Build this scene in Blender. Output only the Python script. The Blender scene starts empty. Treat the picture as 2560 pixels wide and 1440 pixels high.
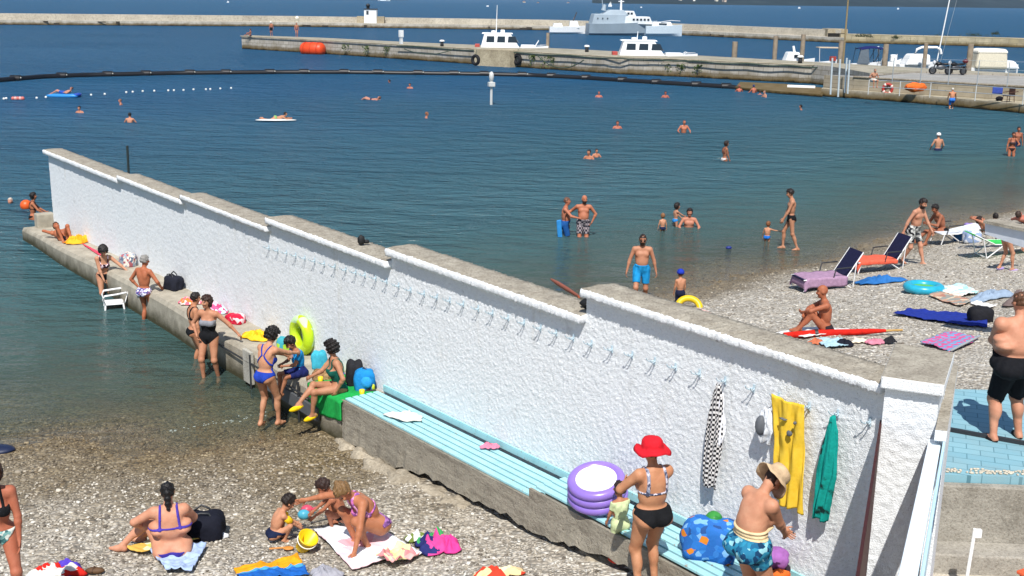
import bpy, bmesh, math, random
import numpy as np
from mathutils import Vector, Matrix, noise as mnoise
C = bpy.context.scene
COL = C.collection
R = math.radians
# ------------------------------------------------------------------ camera, sky, sun, exposure
FPX, CAMH, ROLL = 2850.0, 7.0, .016
PITCH = math.atan(728 / FPX)
cF = np.array([0, math.cos(PITCH), -math.sin(PITCH)]); _u = np.array([0, math.sin(PITCH), math.cos(PITCH)]); _r = np.array([1., 0, 0])
cR = _r * math.cos(ROLL) + _u * math.sin(ROLL); cU = _u * math.cos(ROLL) - _r * math.sin(ROLL)
cam = bpy.data.cameras.new('camera'); camo = bpy.data.objects.new('camera', cam); COL.objects.link(camo)
cam.sensor_width = 36; cam.lens = FPX / 2560 * 36; cam.clip_end = 30000; cam.clip_start = .1
mw = Matrix.Identity(4)
for i in range(3):
    mw[i][0] = cR[i]; mw[i][1] = cU[i]; mw[i][2] = -cF[i]
mw[2][3] = CAMH
camo.matrix_world = mw
C.camera = camo
LDIR = Vector((.05, .72, -1.0)).normalized()
world = bpy.data.worlds.new('World'); C.world = world; world.use_nodes = True
nt = world.node_tree; nt.nodes.clear()
sky = nt.nodes.new('ShaderNodeTexSky'); sky.sky_type = 'NISHITA'; sky.sun_disc = False
sky.sun_elevation = math.asin(-LDIR.z); sky.sun_rotation = math.atan2(-LDIR.x, -LDIR.y)
sky.air_density = 1.0; sky.dust_density = .6; sky.ozone_density = 1.5
bg = nt.nodes.new('ShaderNodeBackground'); bg.inputs[1].default_value = .10
wo = nt.nodes.new('ShaderNodeOutputWorld'); nt.links.new(sky.outputs[0], bg.inputs[0]); nt.links.new(bg.outputs[0], wo.inputs[0])
sl = bpy.data.lights.new('sun', 'SUN'); sl.energy = 5.0; sl.angle = R(.5); sl.color = (1, .96, .9)
so = bpy.data.objects.new('sun', sl); COL.objects.link(so); so.rotation_euler = LDIR.to_track_quat('-Z', 'Y').to_euler()
C.view_settings.view_transform = 'Standard'; C.view_settings.look = 'None'; C.view_settings.exposure = .25; C.view_settings.gamma = 1
C.cycles.max_bounces = 8; C.cycles.transparent_max_bounces = 12; C.cycles.caustics_reflective = False; C.cycles.caustics_refractive = False
C.cycles.sample_clamp_indirect = 6

# ------------------------------------------------------------------ helpers
def G(px, py, z=0.0):                      # the point at height z that a pixel of the photograph shows
    r = cF + (px - 1280) / FPX * cR - (py - 720) / FPX * cU
    k = (z - CAMH) / r[2]
    return np.array([k * r[0], k * r[1], z])
def GY(px, py, Y):                         # the point at distance Y
    r = cF + (px - 1280) / FPX * cR - (py - 720) / FPX * cU
    k = Y / r[1]
    return np.array([k * r[0], Y, CAMH + k * r[2]])
def srgb(c):
    if isinstance(c, str): c = [int(c[i:i + 2], 16) / 255 for i in (0, 2, 4)]
    return tuple(v / 12.92 if v <= .04045 else ((v + .055) / 1.055) ** 2.4 for v in c) + (1,)
class NT:
    def __init__(s, name):
        s.m = bpy.data.materials.new(name); s.m.use_nodes = True; s.t = s.m.node_tree; s.t.nodes.clear()
        s.out = s.n('OutputMaterial')
    def n(s, k, **kw):
        nd = s.t.nodes.new('ShaderNode' + k)
        for a, b in kw.items():
            if a.startswith('i_'): nd.inputs[a[2:].replace('_', ' ')].default_value = b
            else: setattr(nd, a, b)
        return nd
    def l(s, a, b): s.t.links.new(a, b)
    def ramp(s, fac, stops, interp='LINEAR'):
        r = s.n('ValToRGB'); r.color_ramp.interpolation = interp
        e = r.color_ramp.elements
        while len(e) < len(stops): e.new(.5)
        for k, (p, c) in zip(e, stops): k.position = p; k.color = c if len(c) == 4 else tuple(c) + (1,)
        s.l(fac, r.inputs[0]); return r.outputs[0]
    def mix(s, fac, a, b, mode='MIX'):
        m = s.n('MixRGB', blend_type=mode)
        for i, v in enumerate((fac, a, b)):
            if hasattr(v, 'links'): s.l(v, m.inputs[i])
            else: m.inputs[i].default_value = v
        return m.outputs[0]
    def math(s, op, a, b=0.0):
        m = s.n('Math', operation=op)
        for i, v in enumerate((a, b)):
            if hasattr(v, 'links'): s.l(v, m.inputs[i])
            else: m.inputs[i].default_value = v
        return m.outputs[0]
    def coord(s, kind='Object', scale=(1, 1, 1), rot=(0, 0, 0)):
        mp = s.n('Mapping'); mp.inputs['Scale'].default_value = scale; mp.inputs['Rotation'].default_value = rot
        if kind == 'World':
            g = s.n('NewGeometry'); s.l(g.outputs['Position'], mp.inputs[0])
        else:
            tc = s.n('TexCoord'); s.l(tc.outputs[kind], mp.inputs[0])
        return mp.outputs[0]
    def noise(s, vec, scale, detail=3, rough=.5):
        nz = s.n('TexNoise', i_Scale=scale, i_Detail=detail, i_Roughness=rough); s.l(vec, nz.inputs['Vector']); return nz.outputs['Fac']
    def bump(s, h, strength=.5, dist=.02, nrm=None):
        b = s.n('Bump'); b.inputs['Strength'].default_value = strength; b.inputs['Distance'].default_value = dist
        s.l(h, b.inputs['Height'])
        if nrm: s.l(nrm, b.inputs['Normal'])
        return b.outputs[0]
    def surf(s, col, rough=.6, nrm=None, metal=0, spec=.5, sss=0):
        p = s.n('BsdfPrincipled')
        if hasattr(col, 'links'): s.l(col, p.inputs['Base Color'])
        else: p.inputs['Base Color'].default_value = col
        if hasattr(rough, 'links'): s.l(rough, p.inputs['Roughness'])
        else: p.inputs['Roughness'].default_value = rough
        p.inputs['Metallic'].default_value = metal; p.inputs['Specular IOR Level'].default_value = spec
        if nrm: s.l(nrm, p.inputs['Normal'])
        s.l(p.outputs[0], s.out.inputs[0]); s.p = p
        return s.m
MC = {}
def M(col, rough=.6, var=.12, scale=9, bump=.0, bscale=40, metal=0, spec=.4):
    k = (str(col), rough, var, scale, bump, bscale, metal, spec)
    if k in MC: return MC[k]
    t = NT('paint_' + (col if isinstance(col, str) else 'mixed')); c = srgb(col); v = t.coord('Object')
    a = tuple(x * (1 - var) for x in c[:3]); b = tuple(min(1, x * (1 + var)) for x in c[:3])
    cc = t.ramp(t.noise(v, scale), [(.3, a), (.7, b)])
    nr = t.bump(t.noise(v, bscale, 4), bump, .02) if bump else None
    MC[k] = t.surf(cc, rough, nr, metal, spec); return MC[k]
def CL(col, var=.16): return M(col, .85, var, 14, .35, 26, 0, .15)     # cloth
def PRINT(cols, scale=9, rough=.85):                                       # printed cloth: random patches of several colours
    k = ('pr', str(cols), scale)
    if k in MC: return MC[k]
    t = NT('printed_cloth'); v = t.coord('Object')
    vo = t.n('TexVoronoi', i_Scale=scale); t.l(v, vo.inputs['Vector'])
    sx = t.n('SeparateXYZ'); t.l(vo.outputs['Color'], sx.inputs[0])
    n = len(cols); c = t.ramp(sx.outputs[0], [(i / n, srgb(x)) for i, x in enumerate(cols)], 'CONSTANT')
    MC[k] = t.surf(c, rough, t.bump(t.noise(v, 25, 4), .3, .02), 0, .15); return MC[k]
def STRIPE(c1, c2, scale=6, axis='X', duty=.5):
    k = ('st', c1, c2, scale, axis, duty)
    if k in MC: return MC[k]
    t = NT('striped_cloth'); v = t.coord('Object'); sx = t.n('SeparateXYZ'); t.l(v, sx.inputs[0])
    f = t.math('FRACT', t.math('MULTIPLY', sx.outputs[axis], scale))
    c = t.mix(t.math('GREATER_THAN', f, duty), srgb(c1), srgb(c2))
    MC[k] = t.surf(c, .85, t.bump(t.noise(v, 25, 4), .3, .02), 0, .15); return MC[k]
def CHECK(c1, c2, scale=8):
    k = ('ck', c1, c2, scale)
    if k in MC: return MC[k]
    t = NT('chequered_cloth'); ch = t.n('TexChecker', i_Scale=scale); t.l(t.coord('Object'), ch.inputs[0])
    ch.inputs[1].default_value = srgb(c1); ch.inputs[2].default_value = srgb(c2)
    MC[k] = t.surf(ch.outputs[0], .85, None, 0, .15); return MC[k]

def tag(o, label=None, cat=None, group=None, kind=None):
    if label: o['label'] = label
    if cat: o['category'] = cat
    if group: o['group'] = group
    if kind: o['kind'] = kind
    return o
def root(name, loc, label, cat, group=None, rz=0):
    o = bpy.data.objects.new(name, None); COL.objects.link(o); o.empty_display_size = .2
    o.location = [float(x) for x in loc]; o.rotation_euler = (0, 0, rz); return tag(o, label, cat, group)
class MB:                                   # collects shapes into ONE mesh object
    def __init__(s): s.v = []; s.f = []; s.mi = []; s.cur = 0; s.sm = []
    def add(s, vs, fs, smooth=False):
        b = len(s.v); s.v += [tuple(map(float, v)) for v in vs]
        s.f += [tuple(i + b for i in f) for f in fs]; s.mi += [s.cur] * len(fs); s.sm += [smooth] * len(fs); return s
    def box(s, c, size, ax=None):
        ax = ax or ((1, 0, 0), (0, 1, 0), (0, 0, 1)); c = np.array(c, float); A = [np.array(a, float) * h / 2 for a, h in zip(ax, size)]
        vs = [c + i * A[0] + j * A[1] + k * A[2] for k in (-1, 1) for j in (-1, 1) for i in (-1, 1)]
        return s.add(vs, [(0, 2, 3, 1), (4, 5, 7, 6), (0, 1, 5, 4), (2, 6, 7, 3), (0, 4, 6, 2), (1, 3, 7, 5)])
    def rz(s, x, y, z, sx, sy, sz, a=0):    # box by base centre, yaw
        c, n = math.cos(a), math.sin(a); return s.box((x, y, z + sz / 2), (sx, sy, sz), ((c, n, 0), (-n, c, 0), (0, 0, 1)))
    def tube(s, pts, r, n=8, cap=True):
        pts = [np.array(p, float) for p in pts]; rs = r if hasattr(r, '__len__') else [r] * len(pts); vs = []; fs = []
        up = np.array([0, 0, 1.])
        for i, p in enumerate(pts):
            d = pts[min(i + 1, len(pts) - 1)] - pts[max(i - 1, 0)]; d = d / (np.linalg.norm(d) + 1e-9)
            a = np.cross(d, up if abs(d[2]) < .95 else np.array([1., 0, 0])); a /= np.linalg.norm(a); b = np.cross(d, a)
            vs += [p + rs[i] * (a * math.cos(t) + b * math.sin(t)) for t in np.linspace(0, 2 * math.pi, n, endpoint=False)]
        for i in range(len(pts) - 1):
            for j in range(n):
                k = (j + 1) % n; fs.append((i * n + j, i * n + k, (i + 1) * n + k, (i + 1) * n + j))
        s.add(vs, fs, True)
        if cap: s.add(vs[:n][::-1], [tuple(range(n))]); s.add(vs[-n:], [tuple(range(n))])
        return s
    def loop(s, pts, r, n=8):               # closed tube
        P = [np.array(p, float) for p in pts]; m = len(P); nr = np.zeros(3); c = sum(P) / m
        for i in range(m): nr += np.cross(P[i] - c, P[(i + 1) % m] - c)
        nr /= np.linalg.norm(nr); vs = []; fs = []
        for i, p in enumerate(P):
            d = P[(i + 1) % m] - P[i - 1]; a = np.cross(d, nr); a /= np.linalg.norm(a)
            vs += [p + r * (a * math.cos(t) + nr * math.sin(t)) for t in np.linspace(0, 2 * math.pi, n, endpoint=False)]
        for i in range(m):
            for j in range(n):
                fs.append((i * n + j, i * n + (j + 1) % n, ((i + 1) % m) * n + (j + 1) % n, ((i + 1) % m) * n + j))
        return s.add(vs, fs, True)
    def lathe(s, prof, c=(0, 0, 0), n=20, sx=1, sy=1):
        vs = []; fs = []; m = len(prof)
        for r, z in prof:
            vs += [(c[0] + sx * r * math.cos(t), c[1] + sy * r * math.sin(t), c[2] + z) for t in np.linspace(0, 2 * math.pi, n, endpoint=False)]
        for i in range(m - 1):
            for j in range(n): fs.append((i * n + j, i * n + (j + 1) % n, (i + 1) * n + (j + 1) % n, (i + 1) * n + j))
        return s.add(vs, fs, True)
    def ell(s, c, r, n=12, noise=0, seed=0, fl=None, boxy=0):
        rnd = random.Random(seed); ph = [rnd.uniform(0, 6.28) for _ in range(6)]; vs = []; fs = []; m = n // 2 + 1
        for i in range(m + 1):
            th = math.pi * i / m
            for j in range(n):
                f = 2 * math.pi * j / n; d = np.array([math.sin(th) * math.cos(f), math.sin(th) * math.sin(f), math.cos(th)])
                q = 1 + noise * (math.sin(3 * f + ph[0] + 2 * d[2]) * math.sin(th) + .7 * math.sin(5 * f + ph[1] - 3 * d[2]) * math.sin(th) + .6 * math.sin(7 * d[0] + ph[2]) + .5 * math.sin(8 * d[1] + 5 * d[2] + ph[3]))
                if boxy: d = d / (np.sum(np.abs(d) ** boxy) ** (1 / boxy))
                p = np.array(c) + d * np.array(r) * q
                if fl is not None: p[2] = max(p[2], fl)
                vs.append(p)
        for i in range(m):
            for j in range(n): fs.append((i * n + j, (i + 1) * n + j, (i + 1) * n + (j + 1) % n, i * n + (j + 1) % n))
        return s.add(vs, fs, True)
    def prism(s, poly, z0, z1):             # vertical prism over an outline; z1 may be a list
        n = len(poly); a = [(x, y, z0 if not hasattr(z0, '__len__') else z0[i]) for i, (x, y) in enumerate(poly)]
        b = [(x, y, z1 if not hasattr(z1, '__len__') else z1[i]) for i, (x, y) in enumerate(poly)]
        s.add(a + b, [tuple(range(n))[::-1], tuple(range(n, 2 * n))] + [(i, (i + 1) % n, n + (i + 1) % n, n + i) for i in range(n)]); return s
    def grid(s, fn, nu, nv, smooth=True):
        vs = [fn(i / nu, j / nv) for j in range(nv + 1) for i in range(nu + 1)]
        return s.add(vs, [(j * (nu + 1) + i, j * (nu + 1) + i + 1, (j + 1) * (nu + 1) + i + 1, (j + 1) * (nu + 1) + i) for j in range(nv) for i in range(nu)], smooth)
    def strip(s, front, back, z0, z1, n=40):   # a slab between two outlines
        def rs(P):
            P = [np.array(p[:2], float) for p in P]; d = np.cumsum([0] + [np.linalg.norm(b - a) for a, b in zip(P[:-1], P[1:])]); u = np.linspace(0, d[-1], n + 1)
            return np.stack([np.interp(u, d, [p[0] for p in P]), np.interp(u, d, [p[1] for p in P])], 1)
        f, b = rs(front), rs(back); vs = []
        for i in range(n + 1): vs += [(*f[i], z0), (*f[i], z1), (*b[i], z1), (*b[i], z0)]
        fs = []; mi = []
        for i in range(n):
            a = 4 * i
            for j in range(4): fs.append((a + j, a + 4 + j, a + 4 + (j + 1) % 4, a + (j + 1) % 4)); mi.append(1 if j == 1 else 0)
        fs += [(0, 1, 2, 3), (4 * n + 3, 4 * n + 2, 4 * n + 1, 4 * n)]; mi += [0, 0]
        s.add(vs, fs); s.mi[-len(mi):] = mi; return s
    def build(s, name, mats, parent=None, world=True, solid=0, bevel=0, label=None):
        me = bpy.data.meshes.new(name); v = s.v
        if parent is not None and world and parent.type == 'EMPTY':
            L = parent.location; a = -parent.rotation_euler.z; c, n = math.cos(a), math.sin(a)
            v = [((x - L[0]) * c - (y - L[1]) * n, (x - L[0]) * n + (y - L[1]) * c, z - L[2]) for x, y, z in v]
        me.from_pydata(v, [], s.f)
        for m in (mats if isinstance(mats, (list, tuple)) else [mats]): me.materials.append(m)
        me.polygons.foreach_set('material_index', s.mi); me.polygons.foreach_set('use_smooth', s.sm)
        bm = bmesh.new(); bm.from_mesh(me); bmesh.ops.recalc_face_normals(bm, faces=bm.faces); bm.to_mesh(me); bm.free()
        o = bpy.data.objects.new(name, me); COL.objects.link(o)
        if solid: sd = o.modifiers.new('thickness', 'SOLIDIFY'); sd.thickness = solid; sd.offset = 0
        if bevel: bv = o.modifiers.new('edge', 'BEVEL'); bv.width = bevel; bv.segments = 2; bv.limit_method = 'ANGLE'
        if parent is not None: o.parent = parent
        if label: o['label'] = label
        return o
def npmesh(name, V, F, mats, parent=None, mi=None, smooth=True):
    me = bpy.data.meshes.new(name); F = np.asarray(F, np.int32); k = F.shape[1]
    me.vertices.add(len(V)); me.vertices.foreach_set('co', np.asarray(V, np.float32).ravel())
    me.loops.add(F.size); me.loops.foreach_set('vertex_index', F.ravel())
    me.polygons.add(len(F)); me.polygons.foreach_set('loop_start', np.arange(0, F.size, k, dtype=np.int32)); me.polygons.foreach_set('loop_total', np.full(len(F), k, np.int32))
    me.polygons.foreach_set('use_smooth', np.full(len(F), smooth))
    if mi is not None: me.polygons.foreach_set('material_index', np.asarray(mi, np.int32))
    me.update(calc_edges=True); me.validate()
    for m in (mats if isinstance(mats, (list, tuple)) else [mats]): me.materials.append(m)
    o = bpy.data.objects.new(name, me); COL.objects.link(o)
    if parent is not None: o.parent = parent
    return o

# ------------------------------------------------------------------ terrain and water
WE = np.array([-13.373, 32.438, 0.]); WD = np.array([.60614, -.79536, 0.]); WN = np.array([.79536, .60614, 0.])
def W3(t, s, z): p = WE + WD * t + WN * s; return np.array([p[0], p[1], z])       # along the wall, out of its seaward face, height
def smooth(a, b, x): u = np.clip((x - a) / (b - a), 0, 1); return u * u * (3 - 2 * u)
def wav(X, Y): return .03 * np.sin(X * .9 + Y * .5) + .025 * np.sin(X * 1.7 - Y * 1.1 + 1) + .012 * np.sin(X * 4.1 + Y * 3.3) + .014 * np.sin(X * 8.7 + 2 * np.sin(Y * 2.1)) * np.sin(Y * 7.3 + 1.5 * np.sin(X * 1.7))
def terrain(X, Y):
    X = np.asarray(X, float); Y = np.asarray(Y, float)
    s = (X - WE[0]) * WN[0] + (Y - WE[1]) * WN[1]; t = (X - WE[0]) * WD[0] + (Y - WE[1]) * WD[1]
    q = (X + 5.53) * .28 - (Y - 16.82) * .96
    zl = np.where(q > 0, .075 * q + .03 * np.maximum(q - 5, 0) ** 2, .07 * q); zl = np.where(q < -18, -1.26 + .15 * (q + 18), zl); zl = np.minimum(zl, 1.35)
    q2 = (X - 3.48) * .675 - (Y - 26.65) * .738 + .25 * np.sin(X * .5)
    zr = np.where(q2 > 0, .162 * q2, .105 * q2); zr = np.where(q2 < -14, -1.47 + .13 * (q2 + 14), zr); zr = np.minimum(zr, 1.86)
    w = smooth(.06, .3, s); z = zl * (1 - w) + zr * w
    lo = smooth(12.35, 12.0, Y) * smooth(3.7, 3.9, X)                       # the landing below the steps at the gate
    z = z * (1 - lo) + .9 * lo
    z = np.maximum(z, -7.0) + wav(X, Y) * np.where(z > -3, 1, 0) * (1 - lo)
    return z
def T(x, y): return float(terrain(x, y))
def GT(px, py, dz=0):                        # the ground point a pixel shows
    z = 0.
    for _ in range(60):
        p = G(px, py, z + dz); z2 = T(p[0], p[1])
        z = z * .6 + z2 * .4
    p = G(px, py, z + dz); p[2] = T(p[0], p[1]); return p
def axis(a, b, h, lo, hi):
    x = list(np.arange(a, b + h / 2, h)); st = h; v = a; left = []
    while v > lo: st *= 1.25; v -= st; left.append(max(v, lo))
    st = h; v = b; right = []
    while v < hi: st *= 1.25; v += st; right.append(min(v, hi))
    return np.array(left[::-1] + x + right)
def sheet(xs, ys, zf):
    X, Y = np.meshgrid(xs, ys); V = np.stack([X, Y, zf(X, Y)], -1).reshape(-1, 3); n = len(xs); m = len(ys)
    i = (np.arange(m - 1)[:, None] * n + np.arange(n - 1)[None]).ravel()
    return V, np.stack([i, i + 1, i + n + 1, i + n], 1)
def gravel_mat():
    t = NT('gravel'); v = t.coord('World'); nz = t.n('TexNoise', i_Scale=9, i_Detail=2); t.l(v, nz.inputs['Vector'])
    vv = t.mix(.05, v, nz.outputs['Color'])
    cols = []; hs = []
    for sc in (17, 30):
        vo = t.n('TexVoronoi', i_Scale=sc); t.l(vv, vo.inputs['Vector']); vo.inputs['Randomness'].default_value = .95
        sx = t.n('SeparateXYZ'); t.l(vo.outputs['Color'], sx.inputs[0])
        c = t.ramp(sx.outputs[0], [(0, srgb('5f574c')), (.2, srgb('978b7b')), (.45, srgb('bbaf9c')), (.7, srgb('d1c8b7')), (.88, srgb('e6dfd1')), (1, srgb('f6f3ec'))])
        c = t.mix(t.ramp(vo.outputs['Distance'], [(.35, (0, 0, 0)), (.75, (.75, .75, .75))]), c, srgb('3a352e'))
        cols.append(c); hs.append(vo.outputs['Distance'])
    m = t.ramp(t.noise(v, 2.2, 3), [(.42, (0, 0, 0)), (.58, (1, 1, 1))])
    c = t.mix(m, cols[0], cols[1])
    c = t.mix(.22, c, t.ramp(t.noise(v, .55, 4), [(.3, srgb('a7a296')), (.55, srgb('c6c2b7')), (.75, srgb('dddad0'))]), 'MIX')
    g = t.n('NewGeometry'); sx = t.n('SeparateXYZ'); t.l(g.outputs['Position'], sx.inputs[0])
    zz = t.math('ADD', sx.outputs['Z'], t.math('MULTIPLY', t.math('SUBTRACT', t.noise(v, .9, 4), .5), .35))
    wet = t.ramp(zz, [(.0, (1, 1, 1)), (.15, (.8, .8, .8)), (.4, (0, 0, 0))])
    c = t.mix(wet, c, t.mix(1, c, srgb('b0a184'), 'MULTIPLY'))
    h = t.mix(m, hs[0], hs[1]); inv = t.math('SUBTRACT', 1, h)
    rg = t.math('SUBTRACT', .85, t.math('MULTIPLY', wet, .4))
    return t.surf(c, rg, t.bump(inv, .9, .035), 0, .35)
def water_mat():
    t = NT('sea_water'); v = t.coord('World', (.75, 1.5, 1)); at = t.n('Attribute', attribute_name='depth')
    d = at.outputs['Fac']
    n1 = t.noise(v, .55, 2); n2 = t.noise(v, 2.0, 4, .62); n3 = t.noise(v, .05, 3)
    h = t.math('ADD', t.math('MULTIPLY', n1, 1.25), t.math('MULTIPLY', n2, .75)); h = t.math('MULTIPLY', h, t.math('ADD', .45, t.math('MULTIPLY', t.noise(v, .035, 3), 1.2)))
    amp = t.ramp(t.math('MULTIPLY', d, .5), [(0, (.12, .12, .12)), (.5, (.75, .75, .75)), (1, (1, 1, 1))])
    bp = t.n('Bump'); bp.inputs['Distance'].default_value = 1.0; t.l(h, bp.inputs['Height']); t.l(amp, bp.inputs['Strength'])
    fade = t.math('SUBTRACT', 1, t.math('POWER', 2.718, t.math('MULTIPLY', d, -1.9)))
    fade = t.math('MAXIMUM', fade, 0)
    dn = t.math('MULTIPLY', d, t.math('ADD', .7, t.math('MULTIPLY', n3, .6)))
    col = t.ramp(t.math('DIVIDE', dn, 7), [(0, srgb('5f6e62')), (.06, srgb('496866')), (.16, srgb('3d6570')), (.45, srgb('335f74')), (1, srgb('285a7e'))])
    df = t.n('BsdfDiffuse'); t.l(col, df.inputs[0]); t.l(bp.outputs[0], df.inputs['Normal'])
    tr = t.n('BsdfTransparent'); t.l(t.ramp(d, [(0, (1, 1, 1)), (.25, (.72, .79, .69)), (.7, (.47, .60, .54))]), tr.inputs[0])
    m1 = t.n('MixShader'); t.l(fade, m1.inputs[0]); t.l(tr.outputs[0], m1.inputs[1]); t.l(df.outputs[0], m1.inputs[2])
    gl = t.n('BsdfGlossy'); gl.inputs['Roughness'].default_value = .12; t.l(bp.outputs[0], gl.inputs['Normal'])
    fr = t.n('Fresnel'); fr.inputs[0].default_value = 1.33; t.l(bp.outputs[0], fr.inputs['Normal'])
    m2 = t.n('MixShader'); t.l(t.math('MULTIPLY', fr.outputs[0], .68), m2.inputs[0]); t.l(m1.outputs[0], m2.inputs[1]); t.l(gl.outputs[0], m2.inputs[2])
    t.l(m2.outputs[0], t.out.inputs[0]); return t.m
xs = axis(-22, 30, .2, -9000, 9000); ys = axis(5, 46, .2, -60, 12000)
V, F = sheet(xs, ys, terrain)
tag(npmesh('ground', V, F, gravel_mat()), kind='structure')
# loose stones lying on the shingle, each its own island with its own colour
_r = np.random.default_rng(21); _t = []
for i in range(5):
    for j in range(8 if 0 < i < 4 else 1):
        th = math.pi * i / 4; _t.append((math.sin(th) * math.cos(j * math.pi / 4), math.sin(th) * math.sin(j * math.pi / 4), math.cos(th)))
_t = np.array(_t); _f = [(0, 1 + j, 1 + (j + 1) % 8, 1 + (j + 1) % 8) for j in range(8)] + [(1 + 8 * i + j, 9 + 8 * i + j, 9 + 8 * i + (j + 1) % 8, 1 + 8 * i + (j + 1) % 8) for i in range(2) for j in range(8)] + [(25, 17 + (j + 1) % 8, 17 + j, 17 + j) for j in range(8)]
_f = np.array(_f); P = np.concatenate([np.stack([_r.uniform(-10, 2.4, 34000), _r.uniform(8.4, 18.4, 34000)], 1), np.stack([_r.uniform(3, 22, 26000), _r.uniform(14.8, 42, 26000)], 1)])
_s = (P[:, 0] - WE[0]) * WN[0] + (P[:, 1] - WE[1]) * WN[1]; zz = terrain(P[:, 0], P[:, 1]); ok = ((_s < -.9) | (_s > .6)) & (zz > -.22); P = P[ok]; zz = zz[ok]; n_ = len(P)
sz = np.clip(_r.lognormal(-4.3, .36, n_), .007, .04); sh3 = np.stack([sz * _r.uniform(.8, 1.5, n_), sz * _r.uniform(.7, 1.2, n_), sz * _r.uniform(.45, .8, n_)], 1); an = _r.uniform(0, 6.28, n_)
L = _t[None] * sh3[:, None] * (1 + .12 * _r.standard_normal((n_, len(_t), 1))); ca, sa = np.cos(an)[:, None], np.sin(an)[:, None]
Vp = np.stack([L[..., 0] * ca - L[..., 1] * sa + P[:, 0:1], L[..., 0] * sa + L[..., 1] * ca + P[:, 1:2], L[..., 2] + zz[:, None] + sz[:, None] * .2], -1).reshape(-1, 3)
Fp = (_f[None] + (np.arange(n_) * len(_t))[:, None, None]).reshape(-1, 4); Fq = Fp
tr_ = Fq[:, 2] == Fq[:, 3]; F3 = np.concatenate([Fq[tr_][:, :3], Fq[~tr_][:, :3], Fq[~tr_][:, [0, 2, 3]]])
pt_ = NT('loose_stones'); g_n = pt_.n('NewGeometry'); pcol = pt_.ramp(g_n.outputs['Random Per Island'], [(0, srgb('544d44')), (.2, srgb('80786c')), (.5, srgb('a09889')), (.8, srgb('bab3a6')), (1, srgb('dcd7cc'))]); sx_n = pt_.n('SeparateXYZ'); pt_.l(g_n.outputs['Position'], sx_n.inputs[0]); pcol = pt_.mix(pt_.ramp(sx_n.outputs[2], [(.02, (.9, .9, .9)), (.22, (0, 0, 0))]), pcol, pt_.mix(1, pcol, srgb('a89878'), 'MULTIPLY'))
tag(npmesh('loose_stones', Vp, F3, pt_.surf(pcol, .75, None, 0, .35)), kind='stuff')
xs = axis(-30, 40, .35, -9000, 9000); ys = axis(14, 62, .3, -50, 12000)
V, F = sheet(xs, ys, lambda X, Y: 0 * X)
wob = npmesh('sea', V, F, water_mat()); tag(wob, kind='structure')
at = wob.data.attributes.new('depth', 'FLOAT', 'POINT'); at.data.foreach_set('value', np.clip(-terrain(V[:, 0], V[:, 1]), 0, 7).astype(np.float32))
# ------------------------------------------------------------------ the white wall, its ledge and the slatted bench
rng = np.random.default_rng(7)
def blur(a, k):
    for ax in (0, 1):
        a = sum(np.roll(a, i, ax) for i in range(-k, k + 1)) / (2 * k + 1)
    return a
def stucco_mat(col='dfe2e4', dirt='c2c4c4'):
    t = NT('white_stucco'); v = t.coord('World'); n1 = t.noise(v, 70, 4, .65); vo = t.n('TexVoronoi', i_Scale=64); t.l(v, vo.inputs['Vector'])
    c = t.ramp(t.noise(v, 3.2, 6, .7), [(.2, srgb(dirt)), (.42, srgb(col)), (1, srgb(col))])
    c = t.mix(t.ramp(n1, [(.27, (1, 1, 1)), (.40, (0, 0, 0))]), c, srgb('8f8f8d'))
    fk = t.noise(t.coord('World', (3, 3, 11)), 2.6, 7, .8); c = t.mix(t.ramp(fk, [(.56, (0, 0, 0)), (.68, (.6, .6, .6))]), c, srgb('a4a9ad'))
    st = t.noise(t.coord('World', (2.2, 2.2, .5)), 1.3, 5, .7); c = t.mix(t.ramp(st, [(.58, (0, 0, 0)), (.75, (.38, .38, .38))]), c, srgb('bcb6a6'))
    return t.surf(c, .85, t.bump(t.math('ADD', n1, vo.outputs['Distance']), .4, .012), 0, .2)
def concrete_mat(a='b3aa98', b='857c6b', sc=2.2, grit=40, gs=.6):
    k = ('conc', a, b, sc, grit, gs)
    if k in MC: return MC[k]
    t = NT('weathered_concrete'); v = t.coord('World'); n = t.noise(v, sc, 6, .65); g = t.noise(v, grit, 3, .7)
    c = t.ramp(n, [(.28, srgb(b)), (.68, srgb(a))]); c = t.mix(t.ramp(g, [(.32, (.55, .55, .55)), (.5, (0, 0, 0))]), c, srgb('5a5348'))
    c = t.mix(t.ramp(g, [(.6, (0, 0, 0)), (.72, (.4, .4, .4))]), c, srgb('d8d0c0'))
    MC[k] = t.surf(c, .9, t.bump(g, gs, .02), 0, .2); return MC[k]
STUC = stucco_mat(); CONC = concrete_mat(); COPE = concrete_mat('aea798', '857d70', 5, 30, .9)
WALLT = [.24, 6.42, 10.45, 14.65, 18.95, 23.6, 27.95]; COPZ = [2.475, 2.57, 2.695, 2.86, 3.07, 3.43]; COPH = [.12, .11, .10, .11, .115, .10]
wall = root('sea_wall', W3(14, .15, 0), 'long white rough stucco wall running out into the sea in rising steps', 'wall')
Vs = []; Fs = []; nb = 0
def stucface(t0, t1, z0, z1, h, amp, s0=0.0, org=W3):
    nu = max(2, int((t1 - t0) / h)); nv = max(2, int((z1 - z0) / h))
    nz = rng.standard_normal((nv + 1, nu + 1)); nz = nz * .78 + blur(nz, 1) * .6; nz = np.clip(nz, -1.2, 2.2)
    tt = np.linspace(t0, t1, nu + 1); zz = np.linspace(z0, z1, nv + 1); TT, ZZ = np.meshgrid(tt, zz)
    SS = s0 - amp * (nz + 1.0)
    P = WE[None, None] + TT[..., None] * WD + SS[..., None] * WN; P[..., 2] = ZZ
    i = (np.arange(nv)[:, None] * (nu + 1) + np.arange(nu)[None]).ravel()
    return P.reshape(-1, 3), np.stack([i, i + 1, i + nu + 2, i + nu + 1], 1)
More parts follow.
